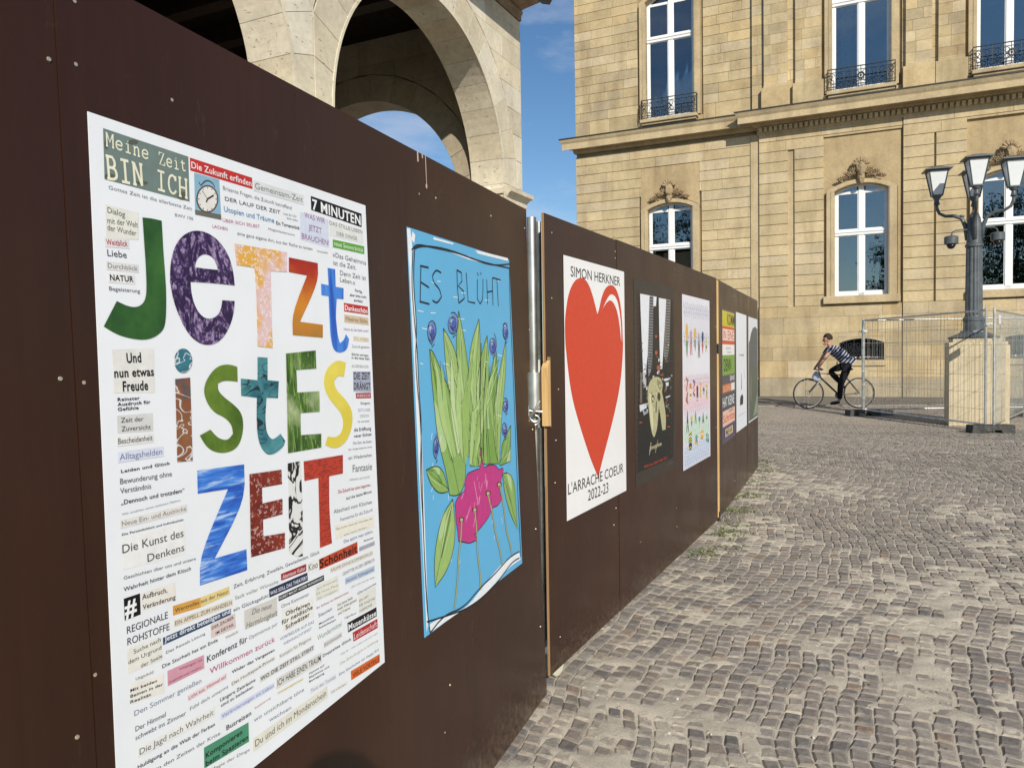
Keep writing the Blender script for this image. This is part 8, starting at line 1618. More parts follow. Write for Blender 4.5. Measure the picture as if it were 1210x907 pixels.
class Masonry:
    def __init__(s): s.items = []
    def block(s, x0, x1, z0, z1, y, dep, gx, gz, ch, col):
        x0 += gx/2; x1 -= gx/2; z0 += gz/2; z1 -= gz/2
        if x1-x0 < .02 or z1-z0 < .02: return
        f = lambda i, yy: [(x0+i, yy, z0+i), (x1-i, yy, z0+i), (x1-i, yy, z1-i), (x0+i, yy, z1-i)]
        v = f(ch, y)+f(0, y+ch)+f(0, y+dep)
        fs = [(0, 1, 2, 3)]+[(a+4*k, (a+1) % 4+4*k, (a+1) % 4+4*k+4, a+4*k+4) for k in (0, 1) for a in range(4)]
        s.items.append((v, fs, col, v[:4]))
    def poly(s, pts, y, dep, col, ch=.006, shrink=.003):
        c = Vector((sum(p[0] for p in pts)/len(pts), sum(p[1] for p in pts)/len(pts)))
        def sh(d): return [tuple(Vector(p)+(c-Vector(p)).normalized()*d) for p in pts]
        a, b = sh(shrink+ch), sh(shrink); n = len(pts)
        v = [(p[0], y, p[1]) for p in a]+[(p[0], y+ch, p[1]) for p in b]+[(p[0], y+dep, p[1]) for p in b]
        tri = tessellate_polygon([[Vector((p[0], p[1], 0)) for p in a]])
        fs = [tuple(t) for t in tri]+[(i+n*k, (i+1) % n+n*k, (i+1) % n+n*k+n, i+n*k+n) for k in (0, 1) for i in range(n)]
        fs += [tuple(2*n+i for i in reversed(t)) for t in tri]
        s.items.append((v, fs, col, v[:n]))
    def courses(s, x0, x1, zs, y, colf, openings=(), ln=(.7, 1.5), gx=.004, gz=.014, ch=.005, dep=.085, seed=0):
        rr = random.Random(seed)
        for z0, z1 in zip(zs[:-1], zs[1:]):
            ops = [o for o in openings if o[2] < z1-.01 and o[3] > z0+.01 and o[0] < x1 and o[1] > x0]
            xs = sorted({x0, x1} | {min(max(v, x0), x1) for o in ops for v in o[:2]})
            cells = []
            for a, b in zip(xs[:-1], xs[1:]):
                lo, hi = z0, z1; m = (a+b)/2; ok = True
                for o in ops:
                    if o[0] < m < o[1]:
                        if o[2] <= z0+.01 and o[3] >= z1-.01: ok = False
                        elif o[2] > z0+.01: hi = min(hi, o[2])
                        else: lo = max(lo, o[3])
                if ok and hi-lo > .03:
                    if cells and abs(cells[-1][1]-a) < 1e-6 and cells[-1][2:] == (lo, hi): cells[-1] = (cells[-1][0], b, lo, hi)
                    else: cells.append((a, b, lo, hi))
            for a, b, lo, hi in cells:
                x = a; first = True
                while x < b-.001:
                    l = rr.uniform(*ln)*(rr.uniform(.4, 1) if first else 1); first = False
                    if b-x-l < ln[0]*.5: l = b-x
                    s.block(x, x+l, lo, hi, y, dep, gx, gz, ch, colf(rr)); x += l
    def build(s, root, name, mat, parent=None, cap=300):
        ar = [(screen_area(root, it[3]), i) for i, it in enumerate(s.items)]; ar.sort(reverse=True)
        rest = MB(); k = 0
        for a, i in ar:
            v, fs, c, _ = s.items[i]
            if k < cap and a > 40: MB().add(v, fs, c).build(name, mat, parent or root); k += 1
            else: rest.add(v, fs, c)
        if rest.v: rest.build(name+'s', mat, parent or root, kind='stuff')
def arc_pts(xa, xb, zs, rise, n=12):         # segmental arch line from (xa,zs) to (xb,zs)
    if rise < .005: return [(xa, zs), (xb, zs)]
    h = (xb-xa)/2; rad = (h*h+rise*rise)/(2*rise); cx = (xa+xb)/2; cz = zs+rise-rad; a0 = math.asin(h/rad)
    return [(cx+rad*math.sin(a0*(2*i/n-1)), cz+rad*math.cos(a0*(2*i/n-1))) for i in range(n+1)]
def ringm(m, inner, outer, y0, y1, col=(1, 1, 1, 1), closed=True):
    n = len(inner); assert n == len(outer)
    v = [(p[0], y0, p[1]) for p in inner]+[(p[0], y0, p[1]) for p in outer]+[(p[0], y1, p[1]) for p in inner]+[(p[0], y1, p[1]) for p in outer]
    fs = []
    for i in range(n if closed else n-1):
        j = (i+1) % n; fs += [(i, j, j+n, i+n), (i, i+2*n, j+2*n, j), (i+n, j+n, j+3*n, i+3*n)]
    if not closed: fs += [(0, n, 3*n, 2*n), (n-1, 3*n-1+0, 4*n-1, 2*n-1)]
    return m.add(v, fs, col)
def profile(name, prof, x0, x1, mat, root, mitreL=True, mitreR=False, col=(1, 1, 1, 1), kind=None):
    """prof: list of (projection, z); runs from x0 to x1 on a wall face at y = 0"""
    m = MB(); n = len(prof)
    v = [(x0-(p if mitreL else 0), -p, z) for p, z in prof]+[(x1+(p if mitreR else 0), -p, z) for p, z in prof]
    m.add(v, [(i, (i+1) % n, (i+1) % n+n, i+n) for i in range(n)]+[tuple(range(n)), tuple(range(2*n-1, n-1, -1))], col)
    return m.build(name, mat, root)
# ================================================================ ARCADE (left, behind the hoarding)
AR = empty('arcade_building', (.21, 12, 0), (0, 0, R(90-26)), 'pale limestone arcade with tall round arches rising behind the nearest hoarding', 'building')
TR = [(.66, .60, .46), (.70, .645, .51), (.62, .56, .43), (.68, .61, .46), (.73, .68, .56)]
def one(c, f): return tuple(x*f for x in c)+(1,)
trc = lambda rr: one(rr.choice(TR), rr.uniform(.94, 1.05))
tre = lambda rr: one((.40, .35, .26), rr.uniform(.9, 1.08))  # end-wall stone, darker than the front: porch shade put into the colour
trd = lambda rr: one((.13, .105, .075), rr.uniform(.8, 1.15))  # rear-wall stone, darkened further to paint in the deep porch shade
rr = random.Random(8); ms = Masonry(); AT = .55; AZ, ARR = 3.93, 1.94; CEN = [-2.57, -7.03, -11.49]; HALF = 2.23
def arch_wall(ms, xl, xr, arches, Rr, Az, ring, zs, dep, colf, NV=17, half=None, tf=None):
    """wall of coursed stones with round arches; arches: (centre, left limit, right limit) of each ring of arch stones"""
    start = len(ms.items); Ro = Rr+ring
    for (c, la, ra) in arches:
        for k in range(NV):
            a0, a1 = math.pi*k/NV, math.pi*(k+1)/NV; oo = []
            for a in (a1, a0): oo.append((min(max(c+Ro*math.cos(a), la), ra), Az+Ro*math.sin(a)))
            ms.poly([(c+Rr*math.cos(a0+(a1-a0)*t/3), Az+Rr*math.sin(a0+(a1-a0)*t/3)) for t in range(4)]+oo, 0, dep, colf(rr), .004, .0028)
    NS = 10
    for z0, z1 in zip(zs[:-1], zs[1:]):
        zm = [z0+(z1-z0)*t/NS for t in range(NS+1)]
        w = [math.sqrt(max(0, Ro*Ro-(z-Az)**2)) if z > Az else Ro for z in zm]
        cs_ = sorted(arches); lf = [[xl]*(NS+1)]+[[min(c+q, ra) for q in w] for c, la, ra in cs_]; rt = [[max(c-q, la) for q in w] for c, la, ra in cs_]+[[xr]*(NS+1)]
        for l_, r_ in zip(lf, rt):
            if max(b-a for a, b in zip(l_, r_)) < .03: continue
            L0, R0 = min(l_), max(r_); cuts = [L0]
            while R0-cuts[-1] > 1.1: cuts.append(cuts[-1]+rr.uniform(.55, .95))
            cuts.append(R0)
            for a, b in zip(cuts[:-1], cuts[1:]):
                ok = [i for i in range(NS+1) if min(b, r_[i])-max(a, l_[i]) > .003]
                if len(ok) < 2: continue
                pts = [(max(a, l_[i]), zm[i]) for i in ok][::-1]+[(min(b, r_[i]), zm[i]) for i in ok]; q = []
                for p in pts:
                    if len(q) >= 2 and abs((q[-1][0]-q[-2][0])*(p[1]-q[-2][1])-(q[-1][1]-q[-2][1])*(p[0]-q[-2][0])) < 1e-6: q[-1] = p
                    else: q.append(p)
                if len(q) >= 3: ms.poly(q, 0, dep, colf(rr), .004, .0028)
    if tf: ms.items[start:] = [([tf(p) for p in v], f, c, [tf(p) for p in o]) for v, f, c, o in ms.items[start:]]
zs = [AZ, AZ+.42, AZ+.80, AZ+1.16, AZ+1.50, AZ+1.83, AZ+2.14, AZ+2.42, AZ+2.56]
arch_wall(ms, -14, 0, [(c, c-HALF+.004, 0 if c == CEN[0] else c+HALF-.004) for c in CEN], ARR, AZ, .46, zs, AT, trc)
piers = [(-.63, 0), (CEN[0]-HALF-.29, CEN[0]-ARR), (CEN[1]-HALF-.29, CEN[1]-ARR)]
for (a, b) in piers:
    z = 0
    while z < 3.55:
        z1 = min(z+.44, 3.60); ms.block(a, b, z, z1, 0, AT, .002, .004, .004, trc(rr)); z = z1
    ms.block(a, b, 3.60, AZ, 0, AT, .002, .004, .004, trc(rr))
# end wall with one open arch, seen through the front arch
EC, EZ, ER = -2.64, 3.69, 1.84
turn = lambda p: (-.55+p[1], -p[0], p[2])
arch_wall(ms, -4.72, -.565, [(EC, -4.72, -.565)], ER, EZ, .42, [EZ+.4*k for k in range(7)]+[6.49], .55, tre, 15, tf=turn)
k0 = len(ms.items)
for (a, b) in ((-4.72, EC-ER), (EC+ER, -.565)):
    z = 0
    while z < EZ-.01: z1 = min(z+.44, EZ) if EZ-z > .6 else EZ; ms.block(a, b, z, z1, 0, .55, .002, .004, .004, trc(rr)); z = z1
ms.items[k0:] = [([turn(p) for p in v], f, c, [turn(p) for p in o]) for v, f, c, o in ms.items[k0:]]
z = 0.0; k0 = len(ms.items)                            # closed rear wall
while z < 6.45:
    z1 = min(6.49, z+.43); x = -14
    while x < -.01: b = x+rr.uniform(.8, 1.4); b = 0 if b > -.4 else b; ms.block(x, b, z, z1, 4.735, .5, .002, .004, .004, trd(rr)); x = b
    z = z1
ms.build(AR, 'stone_block', M_TRAV)
m = MB()                                               # light arris running round the arches and up the piers
for c in CEN:
    for (s_, e_) in ((0, 40),):
        ring_i = [(c+(ARR-.001)*math.cos(math.pi*k/40), AZ+(ARR-.001)*math.sin(math.pi*k/40)) for k in range(41)]
        ring_o = [(c+(ARR+.032)*math.cos(math.pi*k/40), AZ+(ARR+.032)*math.sin(math.pi*k/40)) for k in range(41)]
        ringm(m, ring_i, ring_o, -.006, .012, (.72, .66, .52, 1), closed=False)
m.build('arch_arris', M_TRAV, AR)
imp = [(0, 3.60), (.03, 3.62), (.05, 3.66), (.045, 3.72), (.09, 3.78), (.13, 3.80), (.13, 3.86), (.02, 3.885), (0, 3.885)]
o = profile('impost_moulding', imp, -.66, 0.0, M_TRAV, AR, False, True, (.66, .60, .47, 1))
m = MB(); m.box(-.66, .10, .002, .56, 3.785, 3.865, (.66, .60, .47, 1)); m.build('impost_moulding', M_TRAV, AR)
profile('impost_moulding', imp, CEN[0]-HALF-.33, CEN[0]-ARR+.03, M_TRAV, AR, False, False, (.66, .60, .47, 1))
m = MB(); m.box(-14, -.01, .56, 4.73, -.018, .03); m.build('floor', simple('shade_dark_floor', (.06, .052, .045), .8, .3), AR)  # slab added in a dark colour to dim the porch interior
# ceiling, roof, eaves and gutter
m = MB(); v = [(-14, .0), (0, .0), (0, 5.235), (-14, 5.235)]
n = len(v); m.add([(p[0], p[1], 6.50) for p in v]+[(p[0], p[1], 6.86) for p in v], [tuple(range(n)), tuple(range(n, 2*n))]+[(i, (i+1) % n, (i+1) % n+n, i+n) for i in range(n)]); m.build('ceiling', simple('dark_ceiling', (.022, .016, .012), .9, .1), AR)  # near-black colour paints in the shade under the roof
for k in range(12):
    x = -13.4+k*1.03; m = MB(); m.box(x, x+.22, AT+.01, 4.73, 6.22, 6.495); m.build('ceiling_beam', M_BEAM, AR)
o = profile('wall_band', [(0, 6.50), (.025, 6.50), (.025, 6.58), (.05, 6.60), (.05, 6.64), (0, 6.64)], -14, 0, M_SOFFIT, AR, False, False)
o = profile('soffit', [(0, 6.65), (.10, 6.68), (.34, 6.72), (.36, 6.80), (0, 6.88)], -14, 0.0, M_SOFFIT, AR, False, False)
o = profile('gutter', [(.365, 6.70), (.49, 6.66), (.53, 6.72), (.53, 6.79), (.365, 6.80)], -14, .02, M_GUTTER, AR, False, False)
o = profile('copper_fascia', [(.365, 6.805), (.545, 6.795), (.57, 6.87), (.57, 6.93), (0, 7.10), (0, 6.885)], -14, .04, M_COPPER, AR, False, False)
# ================================================================ PALACE (right)
PA = empty('palace', (7.69, 23.85, 0), (0, 0, R(-25)), 'ochre sandstone palace wing with white casement windows behind the square', 'building')
SN = [(.51, .415, .25), (.47, .38, .225), (.555, .455, .285), (.49, .385, .22), (.45, .375, .245), (.54, .455, .31), (.52, .395, .215)]
snc = lambda rr: one(rr.choice(SN), rr.uniform(.86, 1.10))
snl = lambda rr: one(rr.choice(SN[:1]+SN[2:3]+SN[:1]+SN[5:6]), rr.uniform(.95, 1.05))
mean_ = (.508, .415, .252); SN = [tuple(a*.68+b*.32 for a, b in zip(c_, mean_)) for c_ in SN]
SP = (.50, .408, .255, 1)
XE = 12.6; YL = .10
win_g = [(-2.785, 1.46, .10), (2.86, 1.44, 0), (6.54, 1.44, 0), (10.22, 1.44, 0)]     # centre, width, face
win_u = [(-2.76, 1.56, .10), (2.85, 1.56, 0), (6.52, 1.56, 0), (10.19, 1.56, 0)]
GB, GS, GR = 2.99, 6.06, .18            # bottom, springing, rise of the ground windows
UB, US, UR = 8.95, 12.72, .30
cut = []                                # openings in the wall body
for cx, w, _ in win_g: cut.append((cx-w/2, cx+w/2, GB, GS+GR))
for cx, w, _ in win_u: cut.append((cx-w/2, cx+w/2, UB, US+UR))
base_w = [(2.87, 1.2), (6.87, 1.2), (10.2, 1.2)]
for cx, w in base_w: cut.append((cx-w/2, cx+w/2, 1.11, 1.73))
def wall_cells(x0, x1, z0, z1, y0, y1, cuts, col):
    m = MB(); cu = [c for c in cuts if c[0] < x1 and c[1] > x0]
    xs = sorted({x0, x1} | {min(max(v, x0), x1) for c in cu for v in c[:2]})
    for a, b in zip(xs[:-1], xs[1:]):
        mid = (a+b)/2; z = z0
        for c in sorted([c for c in cu if c[0] < mid < c[1]], key=lambda c: c[2]): m.box(a, b, y0, y1, z, c[2], col); z = c[3]
        m.box(a, b, y0, y1, z, z1, col)
    return m
DK = (.34, .26, .15, 1)
for (a, b, y) in ((-6.0+.01, 0, YL+.075), (0, XE, .075)):
    wall_cells(a, b, 0, 15.2, y, y+.45, cut, DK).build('wall', M_SAND, PA)
m = MB(); m.box(-5.99, XE, 11.8, 12.3, 0, 15.2, SP); m.box(-5.99, -5.5, .58, 11.8, 0, 15.2, SP); m.box(XE-.5, XE, .5, 11.8, 0, 15.2, SP); m.build('wall', M_SAND, PA)
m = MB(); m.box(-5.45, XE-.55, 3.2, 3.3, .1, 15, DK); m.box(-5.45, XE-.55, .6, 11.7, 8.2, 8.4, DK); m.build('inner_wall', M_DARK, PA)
ms = Masonry()
zg = [2.73+.3145*k for k in range(17)]+[8.06]
def around(c, w, zb, zt, s): return (c-w/2-s, c+w/2+s, zb, zt)
opL = [around(-2.785, 1.46, 2.6, 6.52, .28), (-3.74, -1.84, 6.5, 7.44)]
ms.courses(-6.0, -.26, zg, YL, snl, opL, (.9, 1.6), seed=1)
ms.block(-.262, 0, 2.73, 8.06, YL-.035, .12, .003, .006, .004, SP)
opA = [(.84, 1.02, 2.71, 7.44), (1.84, 3.92, 2.6, 7.69), (4.725, 4.775, 2.71, 7.44), (5.52, 7.58, 2.6, 7.69), (8.4, 8.45, 2.71, 7.44), (9.2, 11.26, 2.6, 7.69)]
ms.courses(0, 3.93, zg, 0, snl, opA, (.8, 1.5), seed=2)
ms.courses(3.95, XE, zg, -.03, snl, opA, (.8, 1.5), seed=3)
zb = [.58, 1.09, 1.50, 1.91, 2.40, 2.73]
opB = [(cx-w/2-.02, cx+w/2+.02, 1.09, 1.76) for cx, w in base_w]
ms.courses(-6.0, 0, zb, YL-.012, snc, [], (.7, 1.4), .004, .005, .002, seed=4)
ms.courses(0, 3.93, zb, -.012, snc, opB, (.6, 1.2), .004, .005, .002, seed=5); ms.courses(3.95, XE, zb, -.042, snc, opB, (.6, 1.2), .004, .005, .002, seed=6)
gy = lambda rr: one((.43, .37, .26), rr.uniform(.9, 1.05))
ms.courses(-6.0, 0, [0, .58], YL-.05, gy, [], (1.2, 1.9), .004, .005, .004, .09, 7); ms.courses(0, 3.93, [0, .58], -.05, gy, [], (1.2, 1.9), .004, .005, .004, .09, 8); ms.courses(3.95, XE, [0, .58], -.08, gy, [], (1.2, 1.9), .004, .005, .004, .12, 9)
zu = [8.62, 9.22]+[9.22+.3*k for k in range(1, 20)]
opU = [around(c, w, UB-.03, US+UR+.3, .28) for c, w, _ in win_u]
ms.courses(-6.0, -.21, zu, YL, snc, opU, (.45, 1.0), .005, .010, .005, seed=10)
ms.courses(-.20, .16, zu, -.0, snc, [], (.3, .4), .004, .005, .003, seed=11)
ms.courses(.16, XE, zu, 0, snc, opU, (.45, 1.0), .005, .006, .003, seed=12)
PIL = [(.16, .84), (1.06, 1.78), (4.00, 4.66), (4.81, 5.46), (7.62, 8.27), (8.45, 9.1), (11.3, 12)]
for i, (a, b) in enumerate(PIL):
    ms.courses(a, b, [9.43+.3*k for k in range(19)], -.11, snc, [], (.3, .5), .003, .005, .003, .11, 20+i)
    ms.block(a-.07, b+.07, 8.62, 9.36, -.17, .17, .002, .004, .006, snc(random.Random(i)))
ms.build(PA, 'stone_block', M_SAND)
for a, b in PIL: profile('pilaster_base', [(.10, 9.36), (.155, 9.36), (.155, 9.385), (.13, 9.41), (.135, 9.43), (.111, 9.46), (.10, 9.46)], a, b, M_SAND, PA, False, False, SP)
# plain recessed panels round the ground windows, groove backs
for (cx, w, yf) in win_g:
    y = .055 if yf == 0 else YL+.004; x0, x1 = (cx-1.03, cx+1.03) if yf == 0 else (-3.735, -1.845)
    zt = 7.69 if yf == 0 else 7.435; m = MB(); sw = .24
    il = [(cx-w/2-sw, 2.74)]+[(cx-w/2-sw, GS+.02)]+arc_pts(cx-w/2-sw, cx+w/2+sw, GS+.02, .32, 12)[1:-1]+[(cx+w/2+sw, GS+.02), (cx+w/2+sw, 2.74)]
    ol = [(x0, 2.74), (x0, zt)]+[(x0+(x1-x0)*i/12, zt) for i in range(1, 12)]+[(x1, zt), (x1, 2.74)]
    if yf != 0: ol[0] = (x0, 6.5); ol[-1] = (x1, 6.5); il[0] = (cx-w/2-sw, 6.0); il[-1] = (cx+w/2+sw, 6.0)
    ringm(m, il, ol, y, y+.04, (.45, .35, .205, 1), closed=False); m.build('panel', M_SAND, PA)
def lump_ornament(cx, z, y, w, h, parent, seed):
    """carved keystone head with acanthus scrolls to both sides"""
    m = MB(); rr = random.Random(seed); c = (.36, .28, .17, 1)
    m.blob((cx, y-.10, z+h*.42), (.13, .12, .20), c, 12, 9, None, .25)              # mask
    m.blob((cx, y-.17, z+h*.40), (.03, .05, .05), c, 6, 5)
    for sx in (-1, 1): m.blob((cx+sx*.05, y-.18, z+h*.47), (.022, .02, .018), (.2, .15, .1, 1), 6, 4)
    m.blob((cx, y-.06, z+h*.05), (.10, .10, .22), c, 10, 7, None, .3)
    for k in range(7):
        a = math.pi*(k+.5)/7; m.blob((cx+.17*math.cos(a), y-.08, z+h*.66+.15*math.sin(a)), (.055, .06, .085), c, 7, 5, Matrix.Rotation(math.pi/2-a, 3, 'Y'), .3)
    for sx in (-1, 1):
        for k in range(8):
            t = k/7; x = cx+sx*(.15+t*(w/2-.18)); zz_ = z+.09-.17*t*t+.04*math.sin(k*2.1)+h*.12*(1-t); R_ = .085-.025*t
            for q in range(5):                          # a fan of pointed leaves
                a = math.pi*(.12+.19*q)+sx*.35; d = Vector((math.cos(a), 0, math.sin(a))); p0 = Vector((x, y-.05, zz_)); tip = p0+d*R_*1.9+Vector((0, -.03, 0)); sd_ = Vector((-d.z, 0, d.x))*R_*.34; top_ = p0+d*R_*.9+Vector((0, -.055, 0))
                m.add([p0, p0+d*R_*.8+sd_, tip, p0+d*R_*.8-sd_, top_, p0+Vector((0, .06, 0))], [(0, 1, 4), (1, 2, 4), (2, 3, 4), (3, 0, 4), (0, 5, 1), (1, 5, 2), (2, 5, 3), (3, 5, 0)], c)
            if k % 2 == 0: m.tube([(x+sx*.02+R_*.9*math.cos(q*.7)*(1-q*.09), y-.07-q*.004, zz_-.01+R_*.9*math.sin(q*.7)*(1-q*.09)) for q in range(10)], .013, 5, c)
    return m.build('keystone_carving', M_SAND, parent)
def window(cx, w, zb, zs, rise, yf, surround=.22, transom=None, tw=.13, stw=.10, kind='g', seed=0):
    root = empty('window', (0, 0, 0)); root.parent = PA
    n = 12; xa, xb = cx-w/2, cx+w/2
    top = arc_pts(xa, xb, zs, rise, n)
    inner = [(xa, zb)]+top+[(xb, zb)]; s2 = surround
    outer = [(xa-s2, zb)]+arc_pts(xa-s2, xb+s2, zs+.02, rise+.11, n)+[(xb+s2, zb)]
    m = MB(); ringm(m, inner, outer, yf-.055, yf+.34, SP, closed=False)
    in2 = [(p[0]+(.02 if p[0] < cx else -.02)*-1, p[1]+(.02 if i not in (0, len(inner)-1) else 0)) for i, p in enumerate(inner)]
    s3 = s2*.45
    o3 = [(xa-s3, zb)]+arc_pts(xa-s3, xb+s3, zs+.01, rise+.05, n)+[(xb+s3, zb)]
    i3 = [(xa-s2*.1, zb)]+arc_pts(xa-s2*.1, xb+s2*.1, zs, rise+.01, n)+[(xb+s2*.1, zb)]
    ringm(m, i3, o3, yf-.030-.04, yf-.054, SP, closed=False)
    m.build('surround', M_SAND, root)
    yw = yf+.17; m = MB(); fi_ = [(xa+stw*.8, zb+stw)]+arc_pts(xa+stw*.8, xb-stw*.8, zs-.03, rise-.015, n)+[(xb-stw*.8, zb+stw)]
    ringm(m, fi_, [(xa, zb)]+top+[(xb, zb)], yw, yw+.07, closed=False)
    m.box(xa+.001, xb-.001, yw-.012, yw+.068, zb-.0, zb+stw); m.box(cx-.075, cx+.075, yw-.012, yw+.066, zb+.01, zs+rise-.015)
    if transom: m.box(xa+.003, xb-.003, yw-.03, yw+.064, transom, transom+tw); m.box(xa+.003, xb-.003, yw-.05, yw-.031, transom+tw*.55, transom+tw*.85)
    m.build('frame', M_WHITE, root)
    m = MB(); zt_ = transom or (zb+1)
    for (a, b) in ((xa+.05, cx-.05), (cx+.05, xb-.05)):      # thin casement bars round each pane
        for (c, d) in ((zb+stw, zt_), (zt_+tw, zs-.04)):
            ringm(m, [(a+.055, c+.045), (a+.055, d-.03), (b-.055, d-.03), (b-.055, c+.045)], [(a+.02, c), (a+.02, d+.05 if d > zt_+.2 else d), (b-.02, d+.05 if d > zt_+.2 else d), (b-.02, c)], yw+.012, yw+.05)
    m.build('casement', M_WHITE, root)
    for (a, b, q) in ((xa+.03, cx-.01, 0), (cx+.01, xb-.03, 1)):
        for (c, d) in ((zb+.04, zt_+.05), (zt_+.05, None)):
            m = MB()
            if d: pts = [(a, c), (b, c), (b, d), (a, d)]
            else:
                full = arc_pts(xa+.03, xb-.03, zs-.01, rise-.02, 12); half = [p for p in full if a-1e-4 <= p[0] <= b+1e-4] or full
                pts = [(a, c), (b, c)]+sorted(half, key=lambda p: -p[0])
            m.prism(pts, yw+.030, yw+.036); m.build('pane', M_GLASS, root)
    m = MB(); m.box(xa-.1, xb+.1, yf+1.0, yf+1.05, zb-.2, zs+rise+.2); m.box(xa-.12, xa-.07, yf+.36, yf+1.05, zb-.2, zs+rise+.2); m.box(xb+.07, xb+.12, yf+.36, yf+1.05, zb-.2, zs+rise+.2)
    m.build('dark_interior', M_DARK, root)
    return root
for i, (cx, w, yf) in enumerate(win_g):
    r = window(cx, w, GB, GS, GR, yf, .22, 4.78, .14)
    lump_ornament(cx, 6.40, yf-.04, 1.25, .55, r, i)
    m = MB(); m.box(cx-w/2-.31, cx+w/2+.31, yf-.13, yf+.2, 2.76, 2.985, SP, ch=.02); m.build('sill', M_SAND, r)
def grille(r, cx, w, yf, zb, h):
    """bulging wrought iron scroll railing in front of a window"""
    m = MB(); yo = yf-.24; xa, xb = cx-w/2, cx+w/2; t = .011
    for z in (zb+.03, zb+.10, zb+h-.10, zb+h): m.tube([(xa, yf-.03, z), (xa, yo, z), (xb, yo, z), (xb, yf-.03, z)], t if z < zb+h else .017, 5)
    N = 8
    for k in range(N+1):
        x = xa+(xb-xa)*k/N; m.tube([(x, yo, zb+.03), (x, yo-.03, zb+h*.35), (x, yo, zb+h)], t*.9, 5)
    for k in range(N):
        x = xa+(xb-xa)*(k+.5)/N; s = 1 if k % 2 else -1; rr_ = (xb-xa)/N*.40
        for zc, sg in ((zb+h*.36, 1), (zb+h*.66, -1)):
            m.tube([(x+s*sg*rr_*(1-q*.055)*math.cos(q*.62), yo-.012, zc+rr_*1.05*(1-q*.055)*math.sin(q*.62)) for q in range(13)], t*.85, 4)
        m.blob((x, yo-.02, zb+h*.51), (.022, .018, .03), seg=6, rings=4)
    for yy in (yf-.10, yf-.18):
        for x in (xa, xb): m.tube([(x, yy, zb+.03), (x, yy, zb+h)], t*.8, 4)
    # rosette
    for k in range(9):
        a = k*2*math.pi/9; m.blob((cx+.075*math.cos(a), yo-.03, zb+h*.52+.085*math.sin(a)), (.03, .014, .035), seg=6, rings=4)
    m.blob((cx, yo-.045, zb+h*.52), (.035, .02, .04), seg=8, rings=5)
    m.build('balcony_grille', M_IRON, r)
for i, (cx, w, yf) in enumerate(win_u):
    r = window(cx, w, UB, US, UR, yf, .20, 11.50, .15)
    m = MB(); m.box(cx-w/2-.14, cx+w/2+.14, yf-.32, yf+.15, 8.82, 8.93, SP, ch=.02); m.box(cx-w/2-.10, cx+w/2+.10, yf-.26, yf+.0, 8.75, 8.818, SP, ch=.02); m.build('sill', M_SAND, r)
    grille(r, cx, w+.22, yf, 8.95, .60)
# curtain in the second upper window, pale arrow and rectangle in a lower one, plant in another
W_ = [o for o in bpy.data.objects if o.name.startswith('window') and o.type == 'EMPTY']
m = MB(); v = []; fs = []; n = 30
for k in range(n+1):
    x = 2.30+.30*k/n; y = .42+.025*math.sin(k*1.6); v += [(x, y, 9.0), (x+.03*math.sin(k), y, 11.45)]
m.add(v, [(2*k, 2*k+2, 2*k+3, 2*k+1) for k in range(n)]); m.build('curtain', M_CURTAIN, W_[5], smooth=True)
M_PALE = simple('pale_greenish', (.62, .78, .72), .8, .2, 0, .08, 9)
m = MB(); m.prism([(-3.40, 5.08), (-3.08, 5.08), (-3.08, 5.36), (-3.40, 5.36)], YL+.25, YL+.256); m.prism([(-2.98, 5.12), (-2.55, 5.42), (-2.98, 5.62)], YL+.252, YL+.258); m.prism([(-3.06, 5.2), (-2.98, 5.2), (-2.98, 5.55), (-3.06, 5.55)], YL+.252, YL+.258); m.build('pale_shapes', M_PALE, W_[0])
m = MB(); rp = random.Random(9)
for k in range(46):
    a = rp.uniform(0, 6.28); el = rp.uniform(.1, 1.4); ln = rp.uniform(.16, .34); b = Vector((6.16+rp.uniform(-.08, .08), .46, 3.25+rp.uniform(0, .30))); d = Vector((math.cos(a)*math.cos(el), math.sin(a)*math.cos(el)*.35, math.sin(el)))
    s_ = d.cross(Vector((0, 1, .2))).normalized()*ln*.22; m.add([b, b+d*ln*.5+s_, b+d*ln, b+d*ln*.5-s_], [(0, 1, 2, 3)])
m.build('plant_leaves', M_LEAF, W_[2]); m = MB(); m.lathe([(.09, 3.06), (.12, 3.28), (.13, 3.28), (.13, 3.30)], 14, (6.16, .46, 0)); m.build('plant_pot', simple('clay_pot', (.3, .14, .08)), W_[2])
